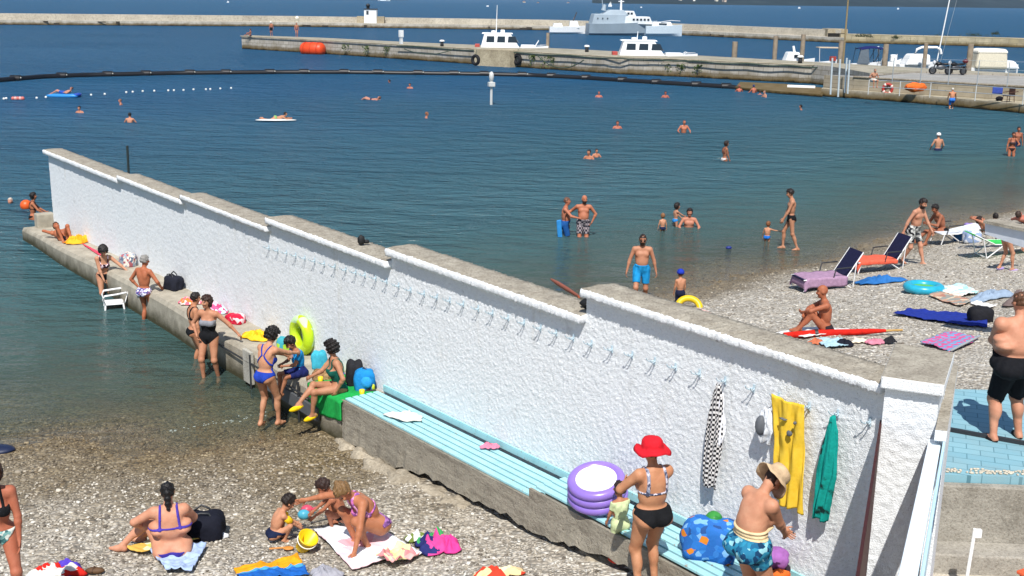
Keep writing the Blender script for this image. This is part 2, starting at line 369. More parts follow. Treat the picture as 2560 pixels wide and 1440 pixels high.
for k in range(6):
    h = .026 if k < 3 else (.02 if k < 4 else .0155)
    P, Q = stucface(WALLT[k], WALLT[k + 1], -.6 if k < 3 else .3, COPZ[k] + .01, h, (.003 if k < 4 else .004))
    Vs.append(P - np.array(wall.location)); Fs.append(Q + nb); nb += len(P)
npmesh('stucco_face', np.concatenate(Vs), np.concatenate(Fs), STUC, wall)
m = MB()
for k in range(6):
    m.box(W3((WALLT[k] + WALLT[k + 1]) / 2, .165, (COPZ[k] - 1.5) / 2), (WALLT[k + 1] - WALLT[k] - .002 * k, .33, COPZ[k] + 1.5), (WD, WN, (0, 0, 1)))
m.build('wall_core', STUC, wall)
for k in range(6):
    t0, t1 = WALLT[k], WALLT[k + 1] - .003; z0, z1 = COPZ[k], COPZ[k] + COPH[k]; h = .04 if k < 3 else .02
    if k == 0: t0 -= .1
    m = MB(); nu = int((t1 - t0) / h); prof = [(-.115, z0), (-.125, z0 + .03), (-.125, z1 - .03), (-.115, z1 - .01), (-.10, z1), (.04, z1 + .01), (.18, z1 + .012), (.32, z1 + .008), (.42, z1), (.43, z0 + .05), (.42, z0)]
    rr = np.random.default_rng(k); J = rr.standard_normal((nu + 1, len(prof), 2)) * .0055
    vs = [W3(t0 + (t1 - t0) * i / nu, s + J[i, j, 0], z + J[i, j, 1]) for i in range(nu + 1) for j, (s, z) in enumerate(prof)]
    n = len(prof); fs = []; mi = []
    for i in range(nu):
        for j in range(n):
            fs.append((i * n + j, i * n + (j + 1) % n, (i + 1) * n + (j + 1) % n, (i + 1) * n + j)); mi.append(0 if j < 4 or j == n - 1 else 1)
    fs += [tuple(range(n)), tuple(range(nu * n, nu * n + n))[::-1]]; mi += [0, 0]
    m.add(vs, fs, True); m.mi = mi; m.build('coping', [STUC, COPE], wall)

ledge = root('concrete_ledge', W3(8, -.4, 0), 'weathered grey concrete ledge along the foot of the white wall', 'ledge')
def ledz(t): return float(np.interp(t, [-1, 0, 5, 9, 14, 18.6], [.34, .36, .5, .64, .66, .7]))
t = NT('ledge_concrete'); v = t.coord('World'); g = t.n('NewGeometry'); sx = t.n('SeparateXYZ'); t.l(g.outputs['Position'], sx.inputs[0])
n = t.noise(v, 3, 6, .7); c = t.ramp(n, [(.3, srgb('8d8678')), (.7, srgb('b5ad9c'))])
zz = t.math('ADD', sx.outputs['Z'], t.math('MULTIPLY', t.math('SUBTRACT', n, .5), .25))
c = t.mix(t.ramp(zz, [(.05, (1, 1, 1)), (.3, (.25, .25, .25)), (.4, (0, 0, 0))]), c, srgb('3f3b26')); LEDM = t.surf(c, .8, t.bump(t.noise(v, 35, 4), .5, .02), 0, .3)
m = MB(); ts = list(np.arange(-.15, 18.66, .4)); prof = []
for i, tt in enumerate(ts):
    z = ledz(tt); w = .05 * math.sin(tt * 1.3) * .4; inn = .02 if tt > .3 else .45
    prof.append([W3(tt, -.80 + w, -1.6), W3(tt, -.79 + w, z - .09), W3(tt, -.74 + w, z), W3(tt, inn, z + .02), W3(tt, inn, -1.6)])
vs = [p for pr in prof for p in pr]; fs = []
for i in range(len(ts) - 1):
    for j in range(4): fs.append((i * 5 + j, i * 5 + j + 1, i * 5 + j + 6, i * 5 + j + 5))
fs += [(0, 1, 2, 3, 4), tuple(range(len(vs) - 5, len(vs)))[::-1]]
m.add(vs, fs, False); m.build('ledge_slab', LEDM, ledge)
MB().box(W3(.05, -.2, .55), (.32, .5, .42), (WD, WN, (0, 0, 1))).build('end_block', LEDM, ledge, bevel=.03)
m = MB(); m.box(W3(15.25, -.83, .38), (.34, .07, .62), (WD, WN, (0, 0, 1))); gs = root('grey_screen', W3(15.25, -.83, 0), 'short pale grey upright slab on the ledge front left of the woman in blue', 'slab'); m.build('slab', concrete_mat('b9b6ac', '98948a', 3, 40, .2), gs, bevel=.01)
ir = root('steel_handrail', W3(15.9, -.85, 0), 'dark steel handrail on the ledge front beside the woman in blue', 'handrail')
DK = M('2b2d30', .5, .15)
m = MB()
m.box(W3(16.9, -.86, .30), (2.2, .05, .22), (WD, WN, (0, 0, 1))); m.build('kick_plate', M('55585c', .5), ir)
for tt in (15.4, 16.3, 17.3):
    MB().tube([W3(tt, -.86, -.2), W3(tt, -.86, ledz(tt) - .02)], .022, 6).build('post', DK, ir)
MB().tube([W3(13.0, -.84, .46), W3(15.4, -.85, .48), W3(17.8, -.86, .5)], .018, 6).build('rail', DK, ir)

bench = root('slatted_bench', W3(23, -.4, 0), 'pale turquoise slatted bench on a grey concrete plinth at the foot of the white wall', 'bench')
SL = NT('turquoise_paint'); v = SL.coord('World'); n = SL.noise(v, 5, 5, .7)
c = SL.ramp(n, [(.2, srgb('82b6bf')), (.45, srgb('9ccfd6')), (.8, srgb('acdae0'))]); c = SL.mix(SL.ramp(SL.noise(v, 16, 5, .75), [(.6, (0, 0, 0)), (.66, (1, 1, 1))]), c, srgb('9a9384'))
SLM = SL.surf(c, .5, None, 0, .4)
BSEG = [(18.72, 23.55, .77, .9), (23.6, 28.3, 1.06, 1.11)]
sw = .094; gap = .032
for a, b, z0, z1 in BSEG:
    for j in range(5):
        s = -.70 + j * (sw + gap)
        d = np.array(W3(b, s, z1)) - np.array(W3(a, s, z0)); L = np.linalg.norm(d); d /= L
        MB().box((np.array(W3(a, s, z0)) + np.array(W3(b, s, z1))) / 2, (L, sw, .035), (d, WN, np.cross(d, WN))).build('slat', SLM, bench, bevel=.006)
    MB().box((np.array(W3(a, -.035, z0 + .05)) + np.array(W3(b, -.035, z1 + .05))) / 2, (L, .03, .10), (d, WN, np.cross(d, WN))).build('back_slat', SLM, bench)
PL = concrete_mat('a59d8e', '736c60', 1.6, 32, 1.0)
t0 = NT('plinth_concrete'); v = t0.coord('World', (1, 1, 5)); n = t0.noise(v, 2.2, 6, .7); g = t0.noise(t0.coord('World'), 26, 4, .7)
c = t0.ramp(n, [(.25, srgb('6d665b')), (.5, srgb('979082')), (.75, srgb('aba494'))]); c = t0.mix(t0.ramp(g, [(.3, (.8, .8, .8)), (.42, (0, 0, 0))]), c, srgb('4a443b'))
PLM = t0.surf(c, .9, t0.bump(g, .9, .03), 0, .2)
for (a, b, z0, z1) in BSEG:
    m = MB(); nn = 40
    def zt(t): return z0 + (z1 - z0) * (t - a) / (b - a)
    vs = []; fs = []
    for i in range(nn + 1):
        t = a - .06 + (b - a + .06) * i / nn; r = rng.uniform(-.02, .02, 3); sf = -.80 if a < 20 else -.83
        p_ = W3(t, -.86, 0); gz = T(p_[0], p_[1]) + (.02 + .085 * float(smooth(20.2, 21.5, t))) + r[1] * 1.6 + .03 * math.sin(t * 3.1)
        vs += [W3(t, sf + r[0], gz), W3(t, sf + .02 + r[2] * .3, zt(t) - .2), W3(t, sf + .02, zt(t) - .02), W3(t, sf + .06, zt(t) - .022), W3(t, sf + .09, zt(t) - .26), W3(t, -.03, zt(t) - .26), W3(t, -.03, gz), W3(t, sf + .25, gz)]
    for i in range(nn):
        for j in range(8): fs.append((i * 8 + j, i * 8 + (j + 1) % 8, i * 8 + 8 + (j + 1) % 8, i * 8 + 8 + j))
    fs += [tuple(range(8)), tuple(range(nn * 8, nn * 8 + 8))[::-1]]
    m.add(vs, fs); m.build('plinth', PLM, bench)
# broken footing under the plinth: a few rock lumps half out of the pebbles
ROCK = concrete_mat('b5aa96', '7f7565', 3, 22, .9)
for i, (px, py, sx_, sz_) in enumerate([(905, 1140, .5, .22), (955, 1172, .6, .26), (1015, 1200, .55, .24), (1090, 1228, .5, .12), (1140, 1250, .3, .1), (870, 1112, .4, .2), (1495, 1392, .3, .1)]):
    p = GT(px, py); r = root('rock', p, ['large ragged lump of broken footing where the plinth meets the wet pebbles', 'longest ragged lump of broken footing under the end of the turquoise bench', 'pale flat broken lump in front of the slatted bench, right of the ragged ones', 'low pale rock slab lying on the pebbles below the bench plinth', 'small low rock beside the slab under the bench plinth', 'wet brown lump of footing furthest toward the sea, below the yellow clogs', 'flat pale stone by the red shoes of the child'][i], 'rock', 'broken footing along the bench')
    MB().ell(p - np.array([0, 0, sz_ * .55]), (sx_ * .9, .16 + .03 * (i % 3), sz_ * .9), 22, .15, i).build('stone', ROCK, r); r.rotation_euler.z = -.9

# hooks
HM = M('b4c8d2', .4, .1)
hx = [668, 690, 712, 735, 758, 782, 806, 833, 860, 885, 908, 935, 962, 992, 1022, 1056, 1088, 1120, 1154, 1191, 1227, 1266, 1306, 1347, 1386, 1429, 1474, 1525, 1576, 1632, 1684, 1744, 1808, 1880, 1942, 2018, 2090, 2170]
hy = np.interp(hx, [668, 962, 1022, 1154, 1306, 1474, 1744, 1880, 2018, 2170], [617, 700, 722, 757, 804, 856, 930, 968, 1012, 1052])
def onwall(px, py, s=0.0):
    r = cF + (px - 1280) / FPX * cR - (py - 720) / FPX * cU; o = np.array([0, 0, CAMH]); k = ((WE + WN * s - o) @ WN) / (r @ WN); p = o + k * r
    return float((p - WE) @ WD), float(p[2])
hook0 = None; HOOKS = []
for i, (x, y) in enumerate(zip(hx, hy)):
    tt, z = onwall(x, y, -.05); p = W3(tt, -.012, z); HOOKS.append((tt, z))
    if hook0 is None:
        hook0 = root('coat_hook', p, 'small pale blue two pronged coat hook on the white wall', 'hook', 'row of pale blue hooks along the white wall', math.atan2(WD[1], WD[0]))
        m = MB(); m.box((0, -.006, -.02), (.022, .012, .09)); m.build('back_plate', HM, hook0, False)
        for sg in (-1, 1):
            m = MB(); m.tube([(sg * .012, -.01, -.02), (sg * .022, -.055, -.03), (sg * .032, -.095, -.01), (sg * .036, -.11, .02)], .0068, 5); m.build('prong', HM, hook0, False)
        kids = list(hook0.children)
    else:
        r = hook0.copy(); COL.objects.link(r); r.location = p
        r.rotation_euler[1] = rng.uniform(-.12, .12)
        for ch in kids: c_ = ch.copy(); COL.objects.link(c_); c_.parent = r
        hk = r
        near = tt
        if i in (32, 34, 35, 36): r['label'] = {32: 'coat hook from which the black and white towel hangs', 34: 'coat hook at the left shoulder of the yellow dress', 35: 'coat hook at the right shoulder of the yellow dress', 36: 'coat hook from which the teal garment hangs'}[i]
        if i == 37: r['label'] = 'last pale blue coat hook, nearest the gate pillar, nothing hanging from it'
        if i == 33: r['label'] = 'empty coat hook between the black and white towel and the yellow dress'

# ------------------------------------------------------------------ pillar, gate wall, stairs rail
CAPZ = 3.66
cq = [G(x, y, CAPZ)[:2] for x, y in ((2203, 940), (2362, 962), (2387, 880), (2237, 857))]
cc = sum(cq) / 4
pil = root('gate_pillar', (cc[0], cc[1], .9), 'square white stucco pillar with a grey concrete cap at the near end of the wall', 'pillar')
m = MB(); m.prism([tuple(p) for p in cq], CAPZ - .12, CAPZ); m.mi = [0, 1, 0, 0, 0, 0]; m.build('cap', [STUC, COPE], pil, bevel=.015)
ins = [cc + (p - cc) * .86 for p in cq]
# rough rendered shaft: subdivided sides
Vs = []; Fs = []; nb = 0
for k in range(4):
    a, b = ins[k], ins[(k + 1) % 4]; L = np.linalg.norm(b - a); nu = int(L / .02); nv = int(2.7 / .02); nzr = np.array([(b - a)[1], -(b - a)[0]]) / L
    nz = rng.standard_normal((nv + 1, nu + 1)); nz = np.clip(nz * .78 + blur(nz, 1) * .8, -1.2, 2.2) * .0045; nz[:, 0] = nz[:, -1] = 0
    uu, zz = np.meshgrid(np.linspace(0, 1, nu + 1), np.linspace(.85, CAPZ - .12, nv + 1))
    P = np.stack([a[0] + (b - a)[0] * uu + nzr[0] * nz, a[1] + (b - a)[1] * uu + nzr[1] * nz, zz], -1).reshape(-1, 3) - np.array(pil.location)
    i = (np.arange(nv)[:, None] * (nu + 1) + np.arange(nu)[None]).ravel(); Vs.append(P); Fs.append(np.stack([i, i + 1, i + nu + 2, i + nu + 1], 1) + nb); nb += len(P)
npmesh('shaft', np.concatenate(Vs), np.concatenate(Fs), STUC, pil)
# low return wall right of the pillar
rw = root('return_wall', (3.9, 9.6, .9), 'short white wall with gravelly concrete coping joining the right side of the pillar', 'wall')
a = G(2366, 955, 3.3)[:2]; b = G(2393, 935, 3.3)[:2]; c = G(2368, 1078, 3.3)[:2]; d = G(2338, 1075, 3.3)[:2]
e1 = G(2396, 915, 3.3)[:2]; e0 = G(2376, 905, 3.3)[:2]
m = MB(); m.prism([tuple(d), tuple(c), tuple(e1), tuple(e0)], 3.2, 3.3); m.mi = [0, 1, 0, 0, 0, 0]; m.build('coping', [STUC, COPE], rw)
cen = (d + c + e1 + e0) / 4; m = MB(); m.prism([tuple(cen + (p - cen) * .9) for p in (d, c, e1, e0)], .9, 3.2); m.build('wall_body', STUC, rw)
# sloping painted rail panel of the stairs
rail = root('stair_panel', (3.0, 7.5, 1), 'sloping white and pale blue stair rail panel with dark worn lettering, right of the pillar', 'rail panel')
WB = M('eaf4f8', .45, .05); LB = M('bfe0ee', .5, .08)
A = np.array(list(G(2338, 1098, 3.12)[:2]) + [3.12]); B = np.array(list(G(2262, 1475, 3.72)[:2]) + [3.72])
dd = (B - A); L = np.linalg.norm(dd); dd /= L; hs = np.array([dd[1], -dd[0], 0]); hs /= np.linalg.norm(hs); hs = -hs if hs[0] < 0 else hs; un = np.cross(hs, dd); un = un if un[2] > 0 else -un
m = MB(); m.box(A + dd * (L / 2 + .5) - un * .03, (L + 1, .11, .05), (dd, hs, un)); m.build('top_board', WB, rail, bevel=.008)
m = MB(); m.box(A + dd * (L / 2 + .5) + hs * .08 - un * .11, (L + 1, .022, .30), (dd, hs, un)); m.build('side_board', LB, rail, bevel=.006)
rr = random.Random(3)
for k in range(9):
    m = MB()
    q = A + dd * (1.15 + k * .16) + hs * .0935 - un * .09
    for j in range(2):
        m.box(q + dd * (.045 * j) - un * rr.uniform(-.02, .05), (.02 if j else .055, .004, rr.uniform(.03, .10)), (dd, hs, un))
    m.build('letter', M('1d3c5e', .6), rail)
MB().tube([A - un * .05 + np.array([0, 0, -.02]), A + np.array([0, .05, -2.1])], .03, 8).build('post', WB, rail)
# dark red stair string between wall and pillar
rs = root('red_board', W3(27.9, -.3, .9), 'dark red painted board seen edge on between the white wall and the pillar', 'board')
P0 = W3(*((lambda q: (q[0], -.03, q[1]))(onwall(2203, 1050, -.03)))); dv = np.array([-.352, -.936, .32]); P1 = G(2143, 1445, 3.6)
pt = np.array([.936, -.352, 0]) * .011
m = MB(); q = [P0, P1, np.array([P1[0], P1[1], 1.0]), np.array([P0[0], P0[1], 1.0])]
vs = [p + pt for p in q] + [p - pt for p in q]; m.add(vs, [(0, 1, 2, 3), (7, 6, 5, 4), (0, 4, 5, 1), (1, 5, 6, 2), (2, 6, 7, 3), (3, 7, 4, 0)]); m.build('board', M('40150e', .6, .2), rs)
# paved landing, kerb wall, steps, floor
pv = NT('blue_pavers'); v = pv.coord('World', (1, 1, 1), (0, 0, .35)); bt = pv.n('TexBrick', i_Scale=3.0); pv.l(v, bt.inputs[0])
for k, cx in (('Color1', '7aa6b3'), ('Color2', '86b0bb'), ('Mortar', '557f8b')): bt.inputs[k].default_value = srgb(cx)
bt.inputs['Mortar Size'].default_value = .018; bt.inputs['Brick Width'].default_value = .9; bt.inputs['Row Height'].default_value = .5
nzv = pv.noise(pv.coord('World'), 2, 5); pc = pv.mix(pv.ramp(nzv, [(.45, (0, 0, 0)), (.75, (.5, .5, .5))]), bt.outputs['Color'], srgb('8a9ea0'))
PVM = pv.surf(pc, .7, None, 0, .3)
Yk = float(G(2450, 1195, 1.9)[1]); Yt = 14.75
pav = MB(); pav.prism([(4.3, Yk + .06), (30, Yk - 1.2), (30, Yt - .4), (4.1, Yt)], .6, 1.92); tag(pav.build('paved_landing', PVM), kind='structure')
kw = root('kerb_wall', (6, Yk, .9), 'low grey concrete kerb wall below the blue paving beside the gate', 'wall')
m = MB(); m.prism([(3.75, Yk - .02), (30, Yk - 1.5), (30, Yk - 1.2), (4.2, Yk + .06), (3.75, Yk + .25)], .5, 1.84); m.build('kerb', concrete_mat('a8a398', '79746a', 2, 36, .6), kw, bevel=.02)
m = MB(); m.prism([(3.6, Yk - .36), (30, Yk - 1.84), (30, Yk - 1.49), (3.6, Yk - .01)], .5, 1.18); m.build('step', concrete_mat('aca79c', '87827a', 2, 36, .5), kw, bevel=.02)
fl = MB(); fl.prism([(3.5, 4), (30, 4), (30, Yk - 1.8), (3.5, Yk - .3)], .5, .95); tag(fl.build('gate_floor', concrete_mat('c0b9ab', 'a19a8d', 1.2, 50, .2)), kind='structure')
rgp = GT(2410, 1208)
m = MB(); rr = random.Random(5)
for k in range(150):
    x = rr.uniform(4.6, 7.2); y = Yk + .12 - (x - 4.3) * .0586 + abs(rr.gauss(0, .07)); m.ell((x, y, 1.93), (rr.uniform(.012, .028), rr.uniform(.012, .025), .012), 6)
tag(m.build('spilled_pebbles', concrete_mat('d9d0be', 'a99f8e', 9, 60, .2)), kind='stuff')
bar = root('threshold_bar', G(2450, 1090, 1.93), 'thin black metal bar lying across the blue paving at the feet of the heavy man', 'bar')
MB().box((G(2372, 1073, 1.945) + G(2640, 1122, 1.945)) / 2, (float(np.linalg.norm(G(2640, 1122, 1.945) - G(2372, 1073, 1.945))), .05, .045), ((lambda d: (tuple(d), (-d[1], d[0], 0), (0, 0, 1)))((G(2640, 1122, 1.945) - G(2372, 1073, 1.945)) / np.linalg.norm(G(2640, 1122, 1.945) - G(2372, 1073, 1.945))))).build('bar', DK, bar)
pp = G(2408, 1500, .95); po = root('white_post', pp, 'thin white painted post with a small bracket on the beige floor', 'post')
zt = GY(2430, 1322, pp[1])[2]; MB().tube([(pp[0], pp[1], .95), (pp[0] + .03, pp[1], zt)], .019, 8).build('pole', M('f0f0ee', .4, .04), po)
MB().box((pp[0] + .06, pp[1], zt - .05), (.08, .05, .09)).build('bracket', M('e8e8e6', .4, .04), po, bevel=.008)
ct = G(2570, 1440, 1.5); rb = root('red_box', (ct[0], ct[1], .95), 'corner of an orange red crate at the bottom right edge of the photo', 'crate')
MB().rz(ct[0] + .25, ct[1] - .05, .95, .55, .42, .56, .5).build('crate_body', M('c8502e', .5, .1), rb, bevel=.015)
MB().rz(ct[0] + .25, ct[1] - .05, 1.52, .59, .46, .035, .5).build('crate_lid', M('d25a34', .5, .1), rb, bevel=.01)
# ------------------------------------------------------------------ piers, breakwater, quay
def stone_mat(az, w=.9, h=.42, c1='bbb4a8', c2='a7a096', mo='6f675b', algae=.5):
    t = NT('stone_blocks'); g = t.n('NewGeometry'); mp = t.n('Mapping'); mp.inputs['Rotation'].default_value = (0, 0, az); t.l(g.outputs['Position'], mp.inputs[0])
    sx = t.n('SeparateXYZ'); t.l(mp.outputs[0], sx.inputs[0]); cb = t.n('CombineXYZ'); t.l(sx.outputs[0], cb.inputs[0]); t.l(sx.outputs[2], cb.inputs[1])
    bt = t.n('TexBrick', i_Scale=1.0); t.l(cb.outputs[0], bt.inputs[0]); bt.inputs['Brick Width'].default_value = w; bt.inputs['Row Height'].default_value = h; bt.inputs['Mortar Size'].default_value = .022
    for k, cx in (('Color1', c1), ('Color2', c2), ('Mortar', mo)): bt.inputs[k].default_value = srgb(cx)
    n = t.noise(t.coord('World'), .8, 6, .7); c = t.mix(t.ramp(n, [(.35, (.65, .65, .65)), (.6, (0, 0, 0))]), bt.outputs['Color'], srgb('857c68'))
    zz = t.math('ADD', sx.outputs[2], t.math('MULTIPLY', t.math('SUBTRACT', n, .5), .5))
    c = t.mix(t.ramp(zz, [(.12, (1, 1, 1)), (.42, (.6, .6, .6)), (.62, (0, 0, 0))]), c, srgb('5b4a26')); c = t.mix(t.ramp(zz, [(.05, (1, 1, 1)), (.16, (0, 0, 0))]), c, srgb('1c1b12'))
    return t.surf(c, .85, None, 0, .2)
def slab(front, back, z0, z1): return [tuple(p[:2]) for p in front] + [tuple(p[:2]) for p in back[::-1]]
PZ = 1.65
PF = [G(*a) for a in ((605, 122), (800, 134), (1000, 148), (1350, 172), (1550, 186), (1700, 192), (1900, 203), (2058, 211))]
PB = [G(x, y, PZ) for x, y in ((622, 88), (800, 94), (1000, 104), (1400, 121), (1700, 136), (2060, 156), (2300, 170), (2620, 187), (2900, 203))]
DECK = concrete_mat('aaa494', '807b69', .5, 6, .2)
pier = root('stone_pier', (0, 115, 0), 'stone block pier with weedy top running across the harbour behind the black boom', 'pier')
SQ = stone_mat(math.atan2(18.5, 22) + .05)
kf = [G(x, y, 1.55) for x, y in ((2192, 189), (2284, 181), (2560, 190), (2900, 203))]
m = MB(); m.strip(PF + kf, PB, -2.5, PZ); m.build('pier_body', [SQ, DECK], pier)
m = MB(); e = [np.array([p[0], p[1], PZ - .04]) - np.array([.12, .1, 0]) for p in PF]
m.tube([e[0]] + e[1:], .06, 6); m.build('edge_coping', concrete_mat('b5ab94', '8f866e', .7, 8, .2), pier)
hb = [G(1200, 163, 0), G(1290, 168, 0)]; off = np.array([-1.0, -1.0, 0])
m = MB(); m.prism([tuple((hb[0] + off * .6)[:2]), tuple((hb[1] + off * .6)[:2]), tuple((hb[1] - off * 2)[:2]), tuple((hb[0] - off * 2)[:2])], -2, PZ + .03); m.build('landing_block', concrete_mat('b9ad92', '8d8169', .8, 8, .3), pier)
HOSE = M('3c4a3c', .6, .2)
hs_ = root('green_hose', G(1500, 150, PZ), 'dark green hose laid along the front edge of the stone pier', 'hose')
pts = [np.interp(k, range(8), [PF[i][0] for i in range(8)]) for k in np.linspace(2, 7, 40)]; pty = [np.interp(k, range(8), [PF[i][1] for i in range(8)]) for k in np.linspace(2, 7, 40)]
MB().tube([(x - .28, y - .28, PZ - .18 + .05 * math.sin(i * 1.3)) for i, (x, y) in enumerate(zip(pts, pty))], .06, 6).build('hose', HOSE, hs_)
def swag(x0, y0, x1, y1, sag, nm, lab):
    A, B = G(x0, y0 + 18, .9), G(x1, y1 + 18, .9); a = GY(x0, y0, A[1] - .6); b = GY(x1, y1, B[1] - .6); r = root(nm, a, lab, 'cable')
    MB().tube([a + (b - a) * u - np.array([0, 0, sag * 4 * u * (1 - u)]) for u in np.linspace(0, 1, 12)], .05, 5).build('cable', HOSE, r)
swag(1010, 122, 1135, 122, .55, 'mooring_cable', 'dark cable sagging on the pier face left of the two tyres')
swag(1345, 140, 1460, 150, .9, 'mooring_cable', 'dark cable sagging on the pier face right of the two tyres')
TY = M('17171a', .8, .2)
for x, y, lab in ((1189, 150, 'black tyre fender hanging left of the concrete landing block on the pier'), (1293, 148, 'black tyre fender hanging right of the concrete landing block on the pier')):
    p = GY(x, y, G(x, 167, 0)[1] - 1.0); r = root('tyre_fender', p, lab, 'tyre'); ax = np.array([.75, .66, 0]); ay = np.array([-.66, -.75, 0])
    MB().loop([p + .42 * (np.array([.75, -.66, 0]) * math.cos(u) + np.array([0, 0, 1]) * math.sin(u)) for u in np.linspace(0, 6.28, 16, endpoint=False)], .17, 8).build('tyre', TY, r)
    MB().tube([p + np.array([0, 0, .4]), p + np.array([.1, .3, 1.0])], .03, 5).build('rope', HOSE, r)
# orange buoy
p = G(797, 134, 0); p = p - np.array([.5, 1.2, 0]); by = root('orange_buoy', p, 'big orange cylindrical inflatable buoy floating against the stone pier', 'buoy')
ax = np.array([.93, -.36, 0]); m = MB(); L = 1.55; pr = [(-L, .25), (-L + .1, .62), (-L + .35, .8), (0, .84), (L - .35, .8), (L - .1, .62), (L, .25)]
m.tube([p + ax * u + np.array([0, 0, .55]) for u, _ in pr], [r_ for _, r_ in pr], 16); m.build('float_body', M('d8471c', .45, .1), by)
for u in (-.9, 0, .9): MB().tube([p + ax * (u - .05) + np.array([0, 0, .55]), p + ax * (u + .05) + np.array([0, 0, .55])], .86, 16).build('band', M('b83a16', .5), by)
# bollards on the pier
for x, y, lab in ((1105, 116, 'white topped black bollard on the pier left of the first cabin boat'), (1467, 130, 'white topped black bollard on the pier between the two cabin boats'), (2000, 158, 'short dark bollard on the pier near the wooden piles')):
    p = G(x, y, PZ); r = root('bollard', p, lab, 'bollard', 'bollards on the stone pier')
    MB().lathe([(0, 0), (.2, 0), (.17, .5), (.0, .5)], p, 10).build('stem', DK, r); MB().lathe([(0, .48), (.28, .5), (.28, .62), (.15, .7), (0, .7)], p, 10).build('cap', M('eeeeea', .4), r)
p = G(1003, 110, 1.9); r = root('white_pillar', p, 'slim white service pillar standing on the pier', 'pillar'); MB().rz(*p, .28, .28, .7, .6).build('stem', M('dcdcd8', .5), r); MB().rz(p[0], p[1], p[2] + .7, .42, .42, .75, .6).build('head', M('e6e6e2', .5), r, bevel=.03)
# weeds
WEED = M('4a5a28', .8, .35, 3)
def weed(name, p, n, w, h, lab, grp, down=1, mat=None):
    r = root(name, p, lab, 'plant', grp); m = MB(); rr = random.Random(int(abs(p[0] * 31 + p[1] * 7)))
    for _ in range(n):
        q = np.array(p) + np.array([rr.gauss(0, w), rr.gauss(0, w * .3) - .1, -abs(rr.gauss(0, h)) if down else abs(rr.gauss(0, h))]); a = np.array([rr.gauss(0, 1), rr.gauss(0, 1), rr.gauss(0, 1)]); a /= np.linalg.norm(a); b = np.cross(a, [rr.random(), 1, .3]); b /= np.linalg.norm(b) + 1e-6
        s = rr.uniform(.06, .14); m.add([q - a * s, q + b * s * .5, q + a * s, q - b * s * .5], [(0, 1, 2, 3)])
    m.build('leaves', mat or WEED, r)
for i, (x, y) in enumerate(((862, 112), (916, 115), (966, 117), (1332, 138), (1372, 140), (1387, 143), (1450, 146), (1620, 156), (1674, 159), (1703, 161), (1744, 162))):
    k = np.interp(x, [605, 1000, 1350, 1700, 2060], [122, 148, 172, 192, 211]); w = G(x, k, 0); p = GY(x, y, w[1] - .15)
    weed('wall_plant', p, 70, .25 + .2 * (i in (4, 6)), .35 + .25 * (i in (4, 6)), 'green plant tuft growing from the pier wall', 'green tufts on the pier wall')
# quay: walkway, wall, road
QF = [G(x, y) for x, y in ((2052, 241), (2131, 246), (2345, 263), (2560, 284), (2900, 325))]; QB = [G(x, y, .6) for x, y in ((2131, 225), (2219, 231), (2560, 253), (2900, 276))]
quay = root('quay_walkway', (30, 82, 0), 'low concrete bathing walkway with stained front along the right side of the bay', 'walkway')
QM = stone_mat(.6, 3.0, .9, 'b7ad9a', 'a89e8b', '8a806e')
m = MB(); m.strip(QF, [G(2056, 219, .6)] + QB, -2, .6); m.build('walkway_slab', [QM, concrete_mat('bcb39c', '938a75', .8, 8, .2)], quay)
qw = root('quay_wall', (30, 86, 0), 'weathered concrete retaining wall behind the bathing walkway', 'wall')
RB = [G(x, y, 1.55) for x, y in ((2192, 190), (2284, 182), (2560, 191), (2900, 204))]
m = MB(); m.strip([G(2058, 218, .6)] + QB, RB, -1, 1.55); QWM = stone_mat(.55, 2.5, .32, 'a79d8a', '988d79', '857b69'); m.build('wall_face', [QWM, concrete_mat('a2a09b', '8a8883', .6, 14, .1)], qw)
m = MB(); q0 = [np.array([p[0], p[1], 1.57]) for p in QB]; m.tube(q0, .09, 6); m.build('edge', concrete_mat('8d8474', '6d6557', 1, 8, .2), qw)
# low jetty with the white board
jt = root('low_jetty', G(1950, 228, 0), 'low flat concrete jetty at the waterline below the stone pier', 'jetty')
J = [G(x, y) for x, y in ((1838, 224), (1950, 235), (2056, 243), (2056, 226), (1960, 216), (1850, 211))]
m = MB(); m.prism([tuple(p[:2]) for p in J], -1.5, .22); m.build('jetty_slab', stone_mat(.5, 3, .6, 'a89d84', '8f8469', '746a52'), jt)
bd = G(2003, 217, .3); br = root('white_board', bd, 'white flat board lying on the low jetty', 'board'); MB().rz(bd[0], bd[1], .24, 2.2, .8, .16, -.25).build('board', M('f0efea', .5, .03), br, bevel=.02)
GALV = M('a9b0b4', .4, .1, metal=.3); WHT = M('c6c7c3', .5, .06)
fe = root('wire_fence', G(2350, 210, 1.55), 'thin galvanised wire fence on top of the quay wall', 'fence')
fp = []
for x in (2230, 2300, 2370, 2442, 2517, 2595):
    k = np.interp(x, [2131, 2560], [202, 219]); b = G(x, k, 1.6); fp.append(b); MB().tube([b, b + np.array([0, 0, 1.7])], .03, 6).build('post', GALV, fe)
for hgt in (.5, 1.1, 1.68): MB().tube([b + np.array([0, 0, hgt]) for b in fp], .008, 4).build('wire', GALV, fe)
rl = root('walkway_railing', G(2400, 240, .6), 'white tubular railing on the bathing walkway edge', 'railing'); rp = []
for x in (2170, 2248, 2324, 2437, 2556, 2690):
    k = np.interp(x, [2131, 2345, 2560, 2700], [234, 245, 262, 274]); b = G(x, k, .6); rp.append(b); MB().tube([b, b + np.array([0, 0, 1.05])], .035, 6).build('post', WHT, rl)
for hgt in (.55, 1.03): MB().tube([b + np.array([0, 0, hgt]) for b in rp], .025, 5).build('rail', GALV, rl)
